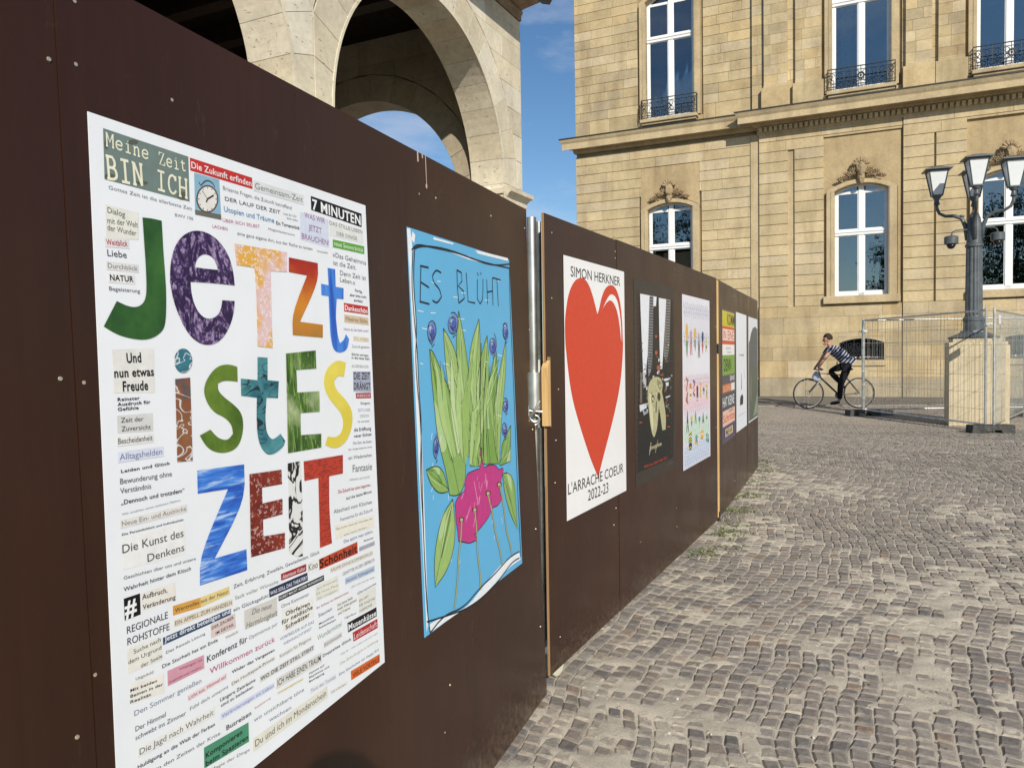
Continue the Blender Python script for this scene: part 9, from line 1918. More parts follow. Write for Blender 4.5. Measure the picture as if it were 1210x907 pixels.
# basement windows with ornate iron screens
for j, (cx, w) in enumerate(base_w):
    yf = -.012 if cx < 3.9 else -.042; r = empty('basement_window', (0, 0, 0)); r.parent = PA; xa, xb = cx-w/2, cx+w/2
    m = MB(); ringm(m, [(xa, 1.11)]+arc_pts(xa, xb, 1.60, .13, 10)+[(xb, 1.11)], [(xa-.03, 1.08)]+[(xa-.03, 1.78)]+[(xa-.03+(w+.06)*k/10, 1.78) for k in range(1, 10)]+[(xb+.03, 1.78), (xb+.03, 1.08)], yf, yf+.3, SP, closed=False); m.build('surround', M_SAND, r)
    m = MB(); m.box(xa-.05, xb+.05, yf-.05, yf+.1, .92, 1.075, SP, ch=.012); m.build('sill', M_SAND, r)
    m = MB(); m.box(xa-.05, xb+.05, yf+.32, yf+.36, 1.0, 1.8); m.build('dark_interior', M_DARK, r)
    for k in range(7):                                  # fan of arch stones
        pass
    m = MB(); rp = random.Random(j); yo = yf+.05
    m.tube([(p[0], yo, p[1]) for p in [(xa+.02, 1.13)]+arc_pts(xa+.02, xb-.02, 1.59, .12, 10)+[(xb-.02, 1.13)]], .014, 5, closed=True)
    for k in range(1, 6): x = xa+w*k/6; m.tube([(x, yo, 1.12), (x, yo, 1.60+.13*(1-((x-cx)/(w/2))**2))], .010, 5)
    for k in range(6):
        for q_ in range(3):
            x = xa+w*(k+.5)/6; z = 1.2+.16*q_; s = 1 if (k+q_) % 2 else -1; m.tube([(x+s*.085*(1-t*.06)*math.cos(t*.65), yo-.008, z+.085*(1-t*.06)*math.sin(t*.65)) for t in range(13)], .0095, 4)
    m.build('iron_screen', M_IRON, r)
    m = MB()
    for k in range(9): m.blob((xa+.1+w*.095*k, yf+.16, 1.15+rp.uniform(0, .03)), (.05, .03, .03), seg=7, rings=4, jit=.6)
    m.build('crumpled_paper', M_WHITE, r)
# cornice between the storeys
cl = [(0, 8.17), (.05, 8.19), (.08, 8.30), (.33, 8.32), (.335, 8.27), (.36, 8.27), (.36, 8.33), (.36, 8.47), (.40, 8.53), (.43, 8.60), (.43, 8.625), (-.02, 8.68), (-.02, 8.17)]
ob = profile('cornice', cl, -6.0, -.02, M_SAND, PA, True, False, SP); ob.location = (0, YL, 0)
crr = [(0, 7.98), (.04, 8.0), (.05, 8.05), (.055, 8.20), (.16, 8.225), (.20, 8.31), (.51, 8.33), (.515, 8.265), (.55, 8.265), (.55, 8.44), (.59, 8.50), (.63, 8.575), (.63, 8.60), (-.02, 8.66), (-.02, 7.98)]
profile('cornice', crr, 0, XE, M_SAND, PA, True, True, SP)
m = MB()
for (a_, b_) in ((.83, 1.03), (4.72, 4.78), (8.39, 8.46)): m = MB(); m.box(a_, b_, .062, .09, 2.7, 7.46, SP); m.build('groove_back', M_SAND, PA)
m = MB(); x = .02
while x < XE: m.box(x, x+.088, -.165, -.054, 8.06, 8.19, (.55, .45, .28, 1)); x += .145
m.build('dentil_course', M_SAND, PA, kind='stuff')
# iron flashing on the cornices
profile('lead_flashing', [(.435, 8.612), (.452, 8.612), (.452, 8.645), (-.01, 8.70), (-.01, 8.685), (.435, 8.632)], -6.0, -.03, M_GUTTER, PA, True, False).location = (0, YL, 0)
profile('lead_flashing', [(.635, 8.592), (.652, 8.592), (.652, 8.625), (-.0, 8.685), (-.0, 8.67), (.635, 8.612)], 0, XE, M_GUTTER, PA, True, True)
top = [(0, 14.9), (.08, 14.95), (.12, 15.1), (.45, 15.25), (.5, 15.45), (.6, 15.6), (.6, 15.7), (-.05, 15.8), (-.05, 14.9)]
profile('main_cornice', top, -6.0, XE, M_SAND, PA, True, True, SP)
m = MB(); m.add([(-6.6, -.6, 15.7), (XE+.6, -.6, 15.7), (XE+.6, 12.9, 15.7), (-6.6, 12.9, 15.7), (-2, 4.5, 18.2), (XE-4, 4.5, 18.2), (XE-4, 7.5, 18.2), (-2, 7.5, 18.2)], [(0, 1, 5, 4), (1, 2, 6, 5), (2, 3, 7, 6), (3, 0, 4, 7), (4, 5, 6, 7), (0, 1, 2, 3)]); m.build('roof', M_COPPER, PA)
# ================================================================ STREET LAMP ON ITS PEDESTAL
LP = empty('lamp_pedestal', (8.275, 13.62, 0), (0, 0, R(-25)), 'tall sandstone block pedestal carrying the many-armed street lamp', 'pedestal')
PS = (.60, .52, .36, 1)
m = MB(); m.box(-.465, .465, 0, .93, 0, 1.44, PS, ch=.008); m.build('shaft', M_SAND, LP)
m = MB(); m.box(-.465, .44, .02, .93, 1.445, 1.50, PS, ch=.006); m.box(-.40, .40, .08, .87, 1.50, 1.56, PS, ch=.006); m.build('cap', M_SAND, LP)
LM = empty('street_lamp', (8.44, 14.06, 1.56), (0, 0, R(-10)), 'grey four-lantern street lamp with two dome cameras on a fluted post', 'street lamp')
m = MB(); m.lathe([(.40, 0), (.42, .03), (.33, .07), (.22, .12), (.215, .15)], 8, ph=math.pi/8); m.build('base_plate', M_LAMPGREY, LM)
m = MB(); n = 48; prof = [(.168, .12), (.168, .32), (.182, .335), (.182, .37), (.160, .39), (.150, .42)]
m.lathe(prof, 24); m.build('base_collar', M_LAMPGREY, LM, smooth='auto')
m = MB(); v = []; levels = [(.42, .143), (1.0, .137), (1.66, .131)]
for z, r_ in levels:
    for k in range(n): a = 2*math.pi*k/n; q = r_*(1-.085*(k % 4 == 0)-.03*(k % 4 in (1, 3))); v.append((q*math.cos(a), q*math.sin(a), z))
m.add(v, [(i*n+k, i*n+(k+1) % n, (i+1)*n+(k+1) % n, (i+1)*n+k) for i in range(2) for k in range(n)]); m.build('fluted_post', M_LAMPGREY, LM)
m = MB(); m.lathe([(.131, 1.66), (.150, 1.67), (.150, 1.71), (.128, 1.73), (.122, 1.95), (.12, 2.05), (.10, 2.18), (.07, 2.26), (.03, 2.32), (.001, 2.34)], 24); m.build('post_head', M_LAMPGREY, LM, smooth='auto')
def lantern(parent, p):
    e = empty('lantern', p); e.parent = parent
    m = MB(); m.lathe([(.03, -.30), (.035, -.2), (.075, -.17), (.06, -.15), (.045, -.08), (.085, -.05), (.10, -.02), (.10, 0)], 14); m.build('holder', M_LAMPGREY, e, smooth='auto')
    b0, b1, h = .105, .205, .50
    q = lambda s, z: [(sx*s, sy*s, z) for sx, sy in ((-1, -1), (1, -1), (1, 1), (-1, 1))]
    m = MB(); m.add(q(b0-.008, .012)+q(b1-.008, h), [(i, (i+1) % 4, (i+1) % 4+4, i+4) for i in range(4)]+[(0, 1, 2, 3)]); m.build('glass', M_OPAL, e)
    m = MB()
    for sx, sy in ((-1, -1), (1, -1), (1, 1), (-1, 1)): m.tube([(sx*b0, sy*b0, 0), (sx*b1, sy*b1, h)], .014, 4)
    m.box(-b0-.01, b0+.01, -b0-.01, b0+.01, -.012, .012)
    for s in (-1, 1): m.box(-b1, b1, s*b1-.012, s*b1+.012, h-.02, h+.014); m.box(s*b1-.012, s*b1+.012, -b1, b1, h-.02, h+.013)
    m.build('frame', M_LAMPGREY, e)
    m = MB(); m.add(q(.285, h+.012)+q(.285, h+.035)+q(.10, h+.085)+q(.07, h+.095), [(0, 1, 2, 3), (12, 13, 14, 15)]+[(i+4*k, (i+1) % 4+4*k, (i+1) % 4+4*k+4, i+4*k+4) for k in range(3) for i in range(4)]); m.build('roof', M_LAMPGREY, e)
    return e
for k, a in enumerate((-118, -40, 60, 147)):
    a = R(a+10); d = Vector((math.cos(a), math.sin(a), 0)); rad = .60
    m = MB(); path = [(.11, 1.80), (.14, 2.05), (.20, 2.20), (.32, 2.26), (.46, 2.27), (.56, 2.33), (.60, 2.44), (.60, 2.50)]
    m.tube([(d.x*r_, d.y*r_, z) for r_, z in path], [.04, .04, .036, .032, .028, .027, .027, .028], 8); m.blob((d.x*.2, d.y*.2, 2.24), (.05, .05, .03), seg=8, rings=5); m.build('arm', M_LAMPGREY, LM, smooth=True)
    le = lantern(LM, (d.x*rad, d.y*rad, 2.66)); le.rotation_euler = (0, 0, R(-7)); le.scale = (.77, .77, .90)
def dome_cam(a, r_, z):
    a = R(a); d = Vector((math.cos(a), math.sin(a), 0)); e = empty('dome_camera', (0, 0, 0)); e.parent = LM
    m = MB(); m.tube([(d.x*q, d.y*q, z+w) for q, w in ((.13, .19), (r_-.08, .18), (r_-.02, .15), (r_, .08))], .014, 6); m.build('bracket', M_LAMPGREY, e)
    m = MB(); m.lathe([(.03, .09), (.10, .075), (.115, .06), (.115, -.06), (.09, -.075), (.001, -.075)], 20, (d.x*r_, d.y*r_, z)); m.build('housing', M_LAMPGREY, e, smooth='auto')
    m = MB(); m.lathe([(.075, -.075), (.068, -.11), (.04, -.145), (.001, -.155)], 16, (d.x*r_, d.y*r_, z)); m.build('dome', M_BLACK, e, smooth=True)
dome_cam(190, .42, 1.79); dome_cam(-5, .38, 1.83)
# ================================================================ SITE FENCE PANELS
def fence_panel(pa, pb, label, seed=0, raisez=0):
    pa, pb = Vector(pa), Vector(pb); d = pb-pa; Ln = d.length
    r = empty('mesh_fence', (pa.x, pa.y, 0), (0, 0, math.atan2(d.y, d.x)), label, 'fence panel', 'mobile mesh fence panels round the street lamp')
    for x in (0, Ln): m = MB(); m.tube([(x, 0, .02), (x, 0, 1.0), (x, 0, 2.05)], .021, 10); m.build('post', M_GALV, r, smooth='auto')
    for z in (.13, 2.01): m = MB(); m.tube([(.02, 0, z), (Ln-.02, 0, z)], .016, 8); m.build('rail', M_GALV, r, smooth='auto')
    m = MB(); x = .10; rr = random.Random(seed)
    while x < Ln-.05:
        o = rr.uniform(-.004, .004); m.tube([(x, -.004, .13), (x+o, -.012, 1.0), (x, -.004, 2.01)], .0027, 4); x += .088
    for z in (.38, .66, .95, 1.24, 1.53, 1.80): m.tube([(.02, .002, z), (Ln*.5, .0, z-.006), (Ln-.02, .002, z)], .0029, 4)
    m.build('wire_mesh', M_GALV, r, kind='stuff'); return r
fence_panel((7.40, 16.22, 0), (7.80, 12.66, 0), 'mesh fence panel running away from the camera left of the stone pedestal', 1)
fence_panel((7.90, 12.60, 0), (10.15, 15.22, 0), 'mesh fence panel right of the pedestal with a small white sign', 2)
fence_panel((7.46, 16.30, 0), (10.9, 16.22, 0), 'mesh fence panel farthest back, behind the stone pedestal', 3)
fence_panel((10.95, 16.2, 0), (14.4, 16.0, 0), 'mesh fence panel continuing to the right behind the lamp', 4)
def foot(x, y, rz, label):
    r = empty('recycled_foot', (x, y, 0), (0, 0, R(rz)), label, 'fence foot', 'recycled plastic feet carrying the fence')
    m = MB(); m.prism([(-.34, 0), (-.14, 0), (-.12, .05), (.12, .05), (.14, 0), (.34, 0), (.33, .13), (-.33, .13)], -.11, .11); m.build('block', M_CONC, r)
    m = MB(); 
    for x_ in (-.2, -.07, .07, .2): m.lathe([(.032, .131), (.032, .134), (.022, .134), (.022, .131)], 12, (x_, 0, 0))
    m.build('socket', M_RUBBER, r); return r
foot(7.86, 12.62, -4, 'dark block foot under the two posts before the pedestal'); foot(7.42, 16.26, 5, 'dark block foot under the post at the cyclist rear wheel')
m = MB(); m.box(7.66, 8.05, 16.20, 16.40, .0, .10, ch=.01); props(m.build('timber_offcut', simple('grey_offcut', (.22, .20, .17), .9), None), 'short grey plank lying beside the fence foot behind the rear wheel', 'plank')
foot(10.5, 15.7, 40, 'dark block foot at the right-hand fence corner beyond the frame edge')
for (x, y, z, lb) in ((7.85, 12.63, 1.78, 'small steel fence clamp joining the posts before the pedestal'), (7.43, 16.26, 1.78, 'small steel fence clamp joining the posts by the cyclist')):
    m = MB(); m.box(-.085, .085, -.028, .028, -.022, .022, ch=.006); m.lathe([(.012, -.045), (.012, .045)], 8, axis='y'); o = m.build('steel_clamp', M_GALV, None); o.location = (x, y, z); props(o, lb, 'clamp', 'steel clamps on the fence')
sg = empty('notice_board', (8.03, 12.72, 0), (0, 0, math.atan2(2.62, 2.25)), 'small white notice with grey lines wired to the right fence panel', 'sign')
m = MB(); m.box(.0, .19, -.020, -.017, 1.79, 1.93, lin('e8e8e6')); m.build('plate', M_PAPER, sg)
m = MB()
for k, (a, b) in enumerate(((.04, .15), (.03, .12), (.05, .14))): m.box(a, b, -.022, -.0205, 1.885-.03*k, 1.892-.03*k, lin('555555'))
m.build('printed_lines', M_INK, sg)
# ================================================================ BICYCLE
# local x = direction of travel, y = rider's left (towards the camera), z up
bx = Vector((8.29, 18.36, 0)); bd = Vector((7.125, 18.48, 0))-bx
BK = empty('bicycle', bx, (0, 0, math.atan2(bd.y, bd.x)), 'dark trekking bicycle with pale rims being ridden past the palace', 'bicycle')
WB = bd.length; RW = .362
M_RIM = simple('alloy_rim', (.45, .42, .38), .4, .5, .7, .1, 9); M_FRAME = simple('dark_bicycle_paint', (.03, .028, .028), .35, .5, 0, .15, 9); M_ALU = simple('bare_alloy', (.5, .5, .5), .35, .5, .8, .1, 9)
def wheel(x, disc):
    w = empty('wheel', (x, 0, RW)); w.parent = BK
    c = lambda r_, n=48: [(r_*math.cos(2*math.pi*k/n), 0, r_*math.sin(2*math.pi*k/n)) for k in range(n)]
    m = MB(); m.tube(c(RW-.016), .0165, 8, closed=True); m.build('tyre', M_RUBBER, w, smooth=True)
    m = MB(); m.tube(c(RW-.038), .009, 6, closed=True); m.build('rim', M_RIM, w, smooth=True)
    m = MB()
    for k in range(28): a = 2*math.pi*k/28; m.tube([(.018*math.cos(a+.5), .028*(-1)**k, .018*math.sin(a+.5)), ((RW-.04)*math.cos(a), 0, (RW-.04)*math.sin(a))], .0011, 3)
    m.build('spokes', M_ALU, w); m = MB(); m.lathe([(.001, -.05), (.02, -.045), (.016, 0), (.02, .045), (.001, .05)], 12, axis='y')
    if disc: m.tube([(.085*math.cos(a*.35), -.03*-1, .085*math.sin(a*.35)) for a in range(18)], .006, 5, closed=True)
    m.build('hub', M_ALU, w)
wheel(0, 1); wheel(WB, 1)
Z = lambda zx, zy: (WB-(zx-293)/406, 0, (845-zy)/406)         # from the enlarged crop of the photo to bicycle metres
HT, HB = Vector(Z(392, 495)), Vector(Z(408, 548)); BB = Vector((WB-(585-293)/406, 0, .31)); ST = Vector(Z(640, 500)); RA = Vector((0, 0, RW)); FA = Vector((WB, 0, RW))
m = MB(); m.tube([HT+Vector((0, 0, .02)), HB], .022, 10); m.tube([HT-Vector((.01, 0, .01)), ST+(BB-ST)*.12], .017, 10); m.tube([HB+Vector((0, 0, .01)), BB], .021, 10); m.tube([ST, BB], .017, 10)
for s in (-1, 1): m.tube([ST+(BB-ST)*.12+Vector((0, s*.012, 0)), RA+Vector((0, s*.06, 0))], .009, 8); m.tube([BB+Vector((0, s*.03, 0)), RA+Vector((0, s*.062, 0))], .010, 8)
m.build('frame', M_FRAME, BK, smooth='auto')
m = MB()
for s in (-1, 1): m.tube([HB+Vector((0, s*.015, 0)), HB+Vector((.01, s*.05, -.05)), FA+Vector((-.01, s*.055, .02)), FA+Vector((0, s*.055, 0))], [.016, .015, .011, .009], 8)
m.build('fork', M_FRAME, BK, smooth='auto')
m = MB(); hb = Vector(Z(372, 468)); m.tube([HT, HT+Vector((.0, 0, .07)), hb], .014, 8); m.tube([hb+Vector((-.05, .30, .01)), hb+Vector((-.01, .18, .012)), hb, hb+Vector((-.01, -.18, .012)), hb+Vector((-.05, -.30, .01))], .012, 8); m.build('handlebar', M_FRAME, BK, smooth='auto')
for s in (-1, 1): m = MB(); m.tube([hb+Vector((-.03, s*.22, .012)), hb+Vector((-.052, s*.31, .012))], .017, 8); m.build('grip', M_RUBBER, BK)
m = MB(); sd = Vector(Z(655, 466)); m.blob(sd+Vector((-.05, 0, 0)), (.10, .075, .03), seg=12, rings=7); m.blob(sd+Vector((.06, 0, .003)), (.11, .028, .022), seg=10, rings=7); m.build('saddle', M_RUBBER, BK, smooth=True)
m = MB(); m.tube([ST-Vector((0, 0, .04)), sd-Vector((.02, 0, .02))], .014, 8); m.build('seatpost', M_ALU, BK)
PD1, PD2 = BB+Vector((.085, .15, -.155)), BB+Vector((-.085, -.15, .155))
m = MB(); m.lathe([(.001, -.05), (.025, -.05), (.025, .05), (.001, .05)], 12, BB, axis='y'); m.lathe([(.085, -.052), (.09, -.050), (.085, -.046)], 24, BB, axis='y'); m.tube([BB+Vector((0, .07, 0)), PD1-Vector((0, .06, 0))], .010, 6); m.tube([BB+Vector((0, -.07, 0)), PD2+Vector((0, .06, 0))], .010, 6); m.build('crankset', M_ALU, BK)
for p in (PD1, PD2): m = MB(); m.box(p.x-.045, p.x+.045, p.y-.045, p.y+.045, p.z-.012, p.z+.012, ch=.004); m.build('pedal', M_RUBBER, BK)
m = MB(); m.box(-.12, -.06, -.02, .02, .50, .56, ch=.01); m.build('rear_light', simple('red_lens', (.35, .01, .01), .3), BK)
bagr = empty('carrier_bag', BK.location, BK.rotation_euler, 'pale grey carrier bag hanging from the bicycle handlebar', 'bag')
m = MB(); v = []; a0, b0 = Vector(Z(352, 480)), Vector(Z(352, 575)); n = 14
for i in range(8):
    t = i/7; w = (.022+.075*math.sin(min(1, t*1.15)*math.pi*.6))*(1-.35*max(0, t-.8)/.2); x = a0.x+(.01-.02*t)+.02*math.sin(t*3); z = a0.z+(b0.z-a0.z)*t
    for k in range(n): a = 2*math.pi*k/n; q = 1+.12*math.sin(3*a+i); v.append((x+w*.95*q*math.cos(a), .17+w*.6*q*math.sin(a), z+.006*math.sin(5*a)))
m.add(v, [(i*n+k, i*n+(k+1) % n, (i+1)*n+(k+1) % n, (i+1)*n+k) for i in range(7) for k in range(n)]+[tuple(range(7*n, 8*n))]); m.build('sack', simple('pale_plastic_bag', (.42, .45, .50), .5, .4, 0, .25, 14, .01), bagr, smooth=True)
m = MB(); m.tube([(a0.x, .16, a0.z), (hb.x-.01, .17, hb.z+.018), (a0.x+.01, .19, a0.z)], .006, 6); m.build('handle', M_WHITE, bagr)
# ================================================================ RIDER
PR = empty('person', BK.location, BK.rotation_euler, 'cyclist in a navy striped T-shirt and black trousers riding to the left', 'person')
M_SKIN = simple('skin', (.46, .24, .16), .5, .4, 0, .1, 14); M_HAIR = simple('dark_brown_hair', (.03, .02, .014), .7, .3, 0, .3, 60, .006); M_TROU = simple('black_trousers', (.012, .012, .015), .85, .2, 0, .3, 20, .01)
M_SHIRT = Mat('striped_shirt', .85, .2); M_SHOE = simple('dark_shoe', (.025, .02, .022), .5, .4)
def skin(name, pts, edges, mat, parent, sub=2, root=0):
    """pts: name -> (x, y, z, radius or (rx, ry))"""
    ks = list(pts); me = bpy.data.meshes.new(name); me.from_pydata([pts[k][:3] for k in ks], [(ks.index(a), ks.index(b)) for a, b in edges], [])
    o = bpy.data.objects.new(name, me); COL.objects.link(o); o.parent = parent
    md = o.modifiers.new('skin', 'SKIN'); md.use_smooth_shade = True; md.branch_smoothing = .3
    for i, k in enumerate(ks):
        r_ = pts[k][3]; me.skin_vertices[0].data[i].radius = r_ if isinstance(r_, tuple) else (r_, r_); me.skin_vertices[0].data[i].use_root = (i == root)
    s = o.modifiers.new('sub', 'SUBSURF'); s.levels = s.render_levels = sub; me.materials.append(mat); return o
def Y(p, y): return (p[0], y, p[2])
hip = Z(655, 425); wst = Z(645, 375); chest = Z(575, 300); shc = Z(512, 252); nk = Z(488, 225); hd = Z(462, 183)
shy, hipy = .185, .095
sL, sR = Z(482, 272), Z(492, 280); eL, eR = Z(408, 372), Z(432, 392); wL, wR = Z(352, 452), Z(376, 462)
kB, aB = Z(582, 605), Z(570, 760); kA, aA = Z(510, 482), Z(640, 622)
hL = (hb.x-.045, .265, hb.z+.028); hR = (hb.x-.045, -.265, hb.z+.028)
pts = {'hip': (*hip, (.13, .15)), 'wst': (*wst, (.115, .14)), 'chest': (*chest, (.12, .155)), 'shc': (*shc, (.085, .12)), 'nk': (*nk, .052), 'nk2': (*Z(478, 208), .052),
 'sL': (*Y(sL, shy), .058), 'eL': (*Y(eL, .26), .038), 'wL': (*Y(wL, .262), .026), 'hL': (*hL, (.022, .038)), 'sR': (*Y(sR, -shy), .058), 'eR': (*Y(eR, -.26), .038), 'wR': (*Y(wR, -.262), .026), 'hR': (*hR, (.022, .038)),
 'tL': (*Y(hip, hipy), .100), 'kL': (*Y(kB, .12), .068), 'cL': (*Y(Z(578, 660), .125), .062), 'aL': (*Y(aB, .13), .036), 'fL': (*Y(Z(545, 785), .135), .034), 'toL': (*Y(Z(500, 792), .14), .028),
 'tR': (*Y(hip, -hipy), .100), 'kR': (*Y(kA, -.12), .068), 'cR': (*Y(Z(560, 540), -.125), .062), 'aR': (*Y(aA, -.13), .036), 'fR': (*Y(Z(640, 640), -.135), .034), 'toR': (*Y(Z(605, 640), -.14), .028),
 'hd0': (*Z(466, 198), (.062, .060)), 'hd1': (*Z(465, 178), (.096, .082)), 'hd2': (*Z(470, 155), (.094, .082)), 'hd3': (*Z(474, 138), (.06, .055)), 'jaw': (*Z(447, 222), (.036, .038)), 'nose': (*Z(424, 193), .013), 'brow': (*Z(440, 182), (.045, .045)), 'mouth': (*Z(434, 210), (.030, .034))}
eg = [('hip', 'wst'), ('wst', 'chest'), ('chest', 'shc'), ('shc', 'nk'), ('nk', 'nk2'), ('nk2', 'hd0'), ('hd0', 'hd1'), ('hd1', 'hd2'), ('hd2', 'hd3'), ('hd0', 'jaw'), ('jaw', 'mouth'), ('hd1', 'brow'), ('brow', 'nose'),
 ('shc', 'sL'), ('sL', 'eL'), ('eL', 'wL'), ('wL', 'hL'), ('shc', 'sR'), ('sR', 'eR'), ('eR', 'wR'), ('wR', 'hR'), ('hip', 'tL'), ('tL', 'kL'), ('kL', 'cL'), ('cL', 'aL'), ('aL', 'fL'), ('fL', 'toL'), ('hip', 'tR'), ('tR', 'kR'), ('kR', 'cR'), ('cR', 'aR'), ('aR', 'fR'), ('fR', 'toR')]
COV = ('hip', 'wst', 'chest', 'tL', 'tR', 'kL', 'kR', 'cL', 'cR')
body = skin('body', {k: (*v[:3], tuple(q*(.78 if k in COV else 1) for q in (v[3] if isinstance(v[3], tuple) else (v[3],)*2))) for k, v in pts.items()}, eg, M_SKIN, PR, 2, 0)
def grow(ks, ed, f, name, mat, sub=2, extra=None):
    d = {k: (*pts[k][:3], tuple(q*f for q in (pts[k][3] if isinstance(pts[k][3], tuple) else (pts[k][3],)*2))) for k in ks}
    if extra: d.update(extra)
    return skin(name, d, ed, mat, PR, sub, 0)
mid = lambda a, b, t: tuple(a[i]*(1-t)+b[i]*t for i in range(3))
ex = {'slL': (*mid(pts['sL'], pts['eL'], .42), .066), 'slR': (*mid(pts['sR'], pts['eR'], .42), .066), 'hem': (*Z(668, 402), (.135, .162))}
grow(['wst', 'chest', 'shc', 'sL', 'sR'], [('hem', 'wst'), ('wst', 'chest'), ('chest', 'shc'), ('shc', 'sL'), ('sL', 'slL'), ('shc', 'sR'), ('sR', 'slR')], 1.14, 'shirt', None or M_SHIRT.m, 2, ex)
s = M_SHIRT.n('SeparateXYZ'); M_SHIRT.l(M_SHIRT.tc.outputs['Object'], s.inputs[0])
dt = M_SHIRT.n('VectorMath', operation='DOT_PRODUCT'); ax = (Vector(wst)-Vector(shc)).normalized(); dt.inputs[1].default_value = ax; M_SHIRT.l(M_SHIRT.tc.outputs['Object'], dt.inputs[0])
mm = M_SHIRT.n('Math', operation='MULTIPLY'); mm.inputs[1].default_value = 15; M_SHIRT.l(dt.outputs['Value'], mm.inputs[0]); fr_ = M_SHIRT.n('Math', operation='FRACT'); M_SHIRT.l(mm.outputs[0], fr_.inputs[0])
M_SHIRT.col(M_SHIRT.ramp(fr_.outputs[0], [(.0, (.55, .56, .60)), (.22, (.55, .56, .60)), (.28, (.035, .04, .075)), (1, (.035, .04, .075))])); M_SHIRT.bump(M_SHIRT.tex(scale=12).outputs['Fac'], .02)
trx = {'cuL': (*mid(pts['cL'], pts['aL'], 1.0), .064), 'cuR': (*mid(pts['cR'], pts['aR'], 1.0), .064), 'belt': (*Z(652, 408), (.138, .16))}
grow(['hip', 'tL', 'kL', 'cL', 'tR', 'kR', 'cR'], [('belt', 'hip'), ('hip', 'tL'), ('tL', 'kL'), ('kL', 'cL'), ('cL', 'cuL'), ('hip', 'tR'), ('tR', 'kR'), ('kR', 'cR'), ('cR', 'cuR')], 1.17, 'trousers', M_TROU, 2, trx)
for sfx, a, t in (('L', 'fL', 'toL'), ('R', 'fR', 'toR')):
    A, T = Vector(pts[a][:3]), Vector(pts[t][:3]); hl = A+(A-T)*.7
    skin('shoe', {'h': (*hl, (.040, .040)), 'm': (*A, (.042, .045)), 't': (*T, (.030, .045)), 'p': (*(T+(T-A)*.45), (.020, .034))}, [('h', 'm'), ('m', 't'), ('t', 'p')], M_SHOE, PR, 2)
m = MB(); c = Vector(Z(474, 160)); 
v = []; seg, rg = 18, 10
for i in range(rg+1):
    th = math.pi*i/rg*.62
    for k in range(seg):
        a = 2*math.pi*k/seg; p = Vector((.112*math.sin(th)*math.cos(a), .093*math.sin(th)*math.sin(a), .112*math.cos(th)))
        if p.x > .05: p.z = max(p.z, .02)
        p *= 1+.05*noise.noise(p*60); v.append(c+p+Vector((-.008, 0, 0)))
m.add(v, [(i*seg+k, i*seg+(k+1) % seg, (i+1)*seg+(k+1) % seg, (i+1)*seg+k) for i in range(rg) for k in range(seg)]); m.build('hair', M_HAIR, PR, smooth=True)
for s in (-1, 1):
    m = MB(); e = Vector(Z(468, 186)); m.blob(e+Vector((0, s*.078, 0)), (.018, .010, .030), seg=8, rings=6); m.build('ear', M_SKIN, PR, smooth=True)
    m = MB(); e = Vector(Z(434, 186)); m.blob(e+Vector((.004, s*.032, 0)), (.012, .012, .009), seg=8, rings=6); m.build('eye', M_BLACK, PR, smooth=True)
    h = Vector(hL if s > 0 else hR)
    fd = {}; ed = []
    for k in range(4):
        y = s*(-.032+.021*k); l = (.9, 1, .95, .8)[k]
        fd['a%d' % k] = (h.x+.012, h.y+y, h.z+.008, .0085); fd['b%d' % k] = (h.x+.038*l, h.y+y, h.z+.002, .0085); fd['c%d' % k] = (h.x+.040*l, h.y+y, h.z-.028, .008); fd['d%d' % k] = (h.x+.014, h.y+y, h.z-.040, .007)
        ed += [('a%d' % k, 'b%d' % k), ('b%d' % k, 'c%d' % k), ('c%d' % k, 'd%d' % k)]
        if k: ed.append(('a%d' % (k-1), 'a%d' % k))
    fd['t0'] = (h.x-.012, h.y-s*.040, h.z+.0, .010); fd['t1'] = (h.x+.006, h.y-s*.052, h.z-.020, .009); fd['t2'] = (h.x+.026, h.y-s*.048, h.z-.034, .0075); ed += [('a0', 't0'), ('t0', 't1'), ('t1', 't2')]
    skin('hand', fd, ed, M_SKIN, PR, 1)
# ================================================================ TREES reflected in the palace windows (they stand behind the camera)
def tree(x, y, h, cr_, seed, label):
    r = empty('broadleaf_tree', (x, y, 0), (0, 0, 0), label, 'tree', 'trees behind the camera reflected in the windows'); rr = random.Random(seed)
    m = MB(); m.tube([(0, 0, -.1), (.1, 0, h*.25), (.0, .1, h*.5), (.1, 0, h*.8)], [.38, .3, .2, .06], 10)
    for k in range(11):
        a = k*2.4; z = h*(.22+.05*k); m.tube([(0, .05, z), (cr_*.4*math.cos(a), cr_*.4*math.sin(a), z+h*.1), (cr_*.8*math.cos(a), cr_*.8*math.sin(a), z+h*.14)], [.12, .08, .02], 6)
    m.build('trunk', M_BARK, r); v = []; fs = []; clumps = []
    while len(clumps) < 95:
        p = (rr.uniform(-1, 1), rr.uniform(-1, 1), rr.uniform(-1, 1)); q = math.sqrt(sum(t*t for t in p))
        if .35 < q < 1: clumps.append((p[0]*cr_, p[1]*cr_, h*.56+p[2]*h*.42))
    for (cx, cy, cz) in clumps:
        for q in range(75):
            p = Vector((cx+rr.gauss(0, .75), cy+rr.gauss(0, .75), cz+rr.gauss(0, .55))); n1_ = Vector((rr.gauss(0, 1), rr.gauss(0, 1), rr.gauss(0, 1))).normalized(); n2_ = n1_.orthogonal().normalized(); s = rr.uniform(.13, .3); b = len(v)
            v += [p-n1_*s, p+n2_*s*.5, p+n1_*s, p-n2_*s*.5]; fs.append((b, b+1, b+2, b+3))
    me = bpy.data.meshes.new('crown'); me.from_pydata(v, [], fs); me.materials.append(M_LEAF); o = bpy.data.objects.new('crown', me); COL.objects.link(o); o.parent = r
tree(-29, -20, 17, 6.5, 1, 'tall leafy tree behind the camera, mirrored in the left ground-floor window')
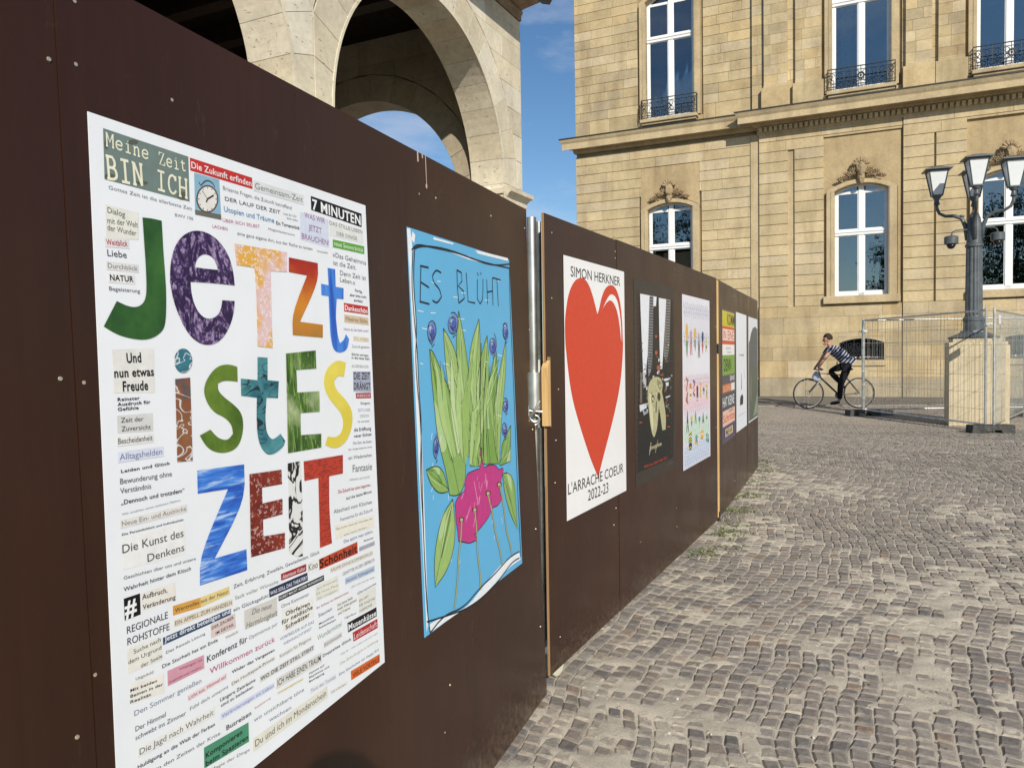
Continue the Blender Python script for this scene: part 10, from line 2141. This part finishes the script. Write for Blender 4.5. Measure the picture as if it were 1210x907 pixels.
tree(-11.6, -34, 15, 3.6, 2, 'smaller leafy tree behind the camera, mirrored in the middle ground-floor window')
tree(-3.8, -38, 16.5, 5.6, 3, 'broadest leafy tree behind the camera, mirrored in the right ground-floor window')

# ================================================================ THE PHOTOGRAPHER, standing behind the camera; only the shadow of the head reaches the picture
PH = empty('person', (-.02, -.42, 0), (0, 0, 0), 'photographer in dark clothes behind the camera, shading the foot of the first panel', 'person')
Q = {'hip': (0, 0, .92, (.14, .10)), 'wst': (0, 0, 1.06, (.13, .09)), 'chest': (0, 0, 1.26, (.155, .105)), 'shc': (0, 0, 1.40, (.10, .08)), 'nk': (0, .01, 1.47, .055), 'hd0': (0, .03, 1.53, .075), 'hd1': (0, .03, 1.62, .088), 'hd2': (0, .02, 1.68, .062),
 'sL': (-.19, 0, 1.38, .055), 'eL': (-.23, .12, 1.16, .042), 'wL': (-.10, .33, 1.32, .028), 'hL': (-.075, .375, 1.35, .03), 'sR': (.19, 0, 1.38, .055), 'eR': (.23, .12, 1.16, .042), 'wR': (.02, .33, 1.32, .028), 'hR': (-.005, .375, 1.35, .03),
 'tL': (-.10, 0, .88, .085), 'kL': (-.11, .02, .48, .058), 'aL': (-.11, 0, .09, .042), 'fL': (-.12, .14, .045, .036), 'tR': (.10, 0, .88, .085), 'kR': (.11, .02, .48, .058), 'aR': (.11, 0, .09, .042), 'fR': (.12, .14, .045, .036)}
skin('body', Q, [('hip', 'wst'), ('wst', 'chest'), ('chest', 'shc'), ('shc', 'nk'), ('nk', 'hd0'), ('hd0', 'hd1'), ('hd1', 'hd2'), ('shc', 'sL'), ('sL', 'eL'), ('eL', 'wL'), ('wL', 'hL'), ('shc', 'sR'), ('sR', 'eR'), ('eR', 'wR'), ('wR', 'hR'), ('hip', 'tL'), ('tL', 'kL'), ('kL', 'aL'), ('aL', 'fL'), ('hip', 'tR'), ('tR', 'kR'), ('kR', 'aR'), ('aR', 'fR')], M_SKIN, PH, 2, 0)
def over(ks, ed, name, mat, f=1.14): return skin(name, {k: (*Q[k][:3], tuple(q*f for q in (Q[k][3] if isinstance(Q[k][3], tuple) else (Q[k][3],)*2))) for k in ks}, ed, mat, PH, 2, 0)
over(['wst', 'chest', 'shc', 'sL', 'eL', 'wL', 'sR', 'eR', 'wR'], [('wst', 'chest'), ('chest', 'shc'), ('shc', 'sL'), ('sL', 'eL'), ('eL', 'wL'), ('shc', 'sR'), ('sR', 'eR'), ('eR', 'wR')], 'jacket', M_TROU, 1.18)
over(['hip', 'tL', 'kL', 'aL', 'tR', 'kR', 'aR'], [('hip', 'tL'), ('tL', 'kL'), ('kL', 'aL'), ('hip', 'tR'), ('tR', 'kR'), ('kR', 'aR')], 'trousers', M_TROU, 1.16)
m = MB(); m.blob((0, .005, 1.67), (.100, .108, .10), seg=14, rings=9); m.build('hair', M_HAIR, PH, smooth=True)
PH.scale = (.95, .95, .986)
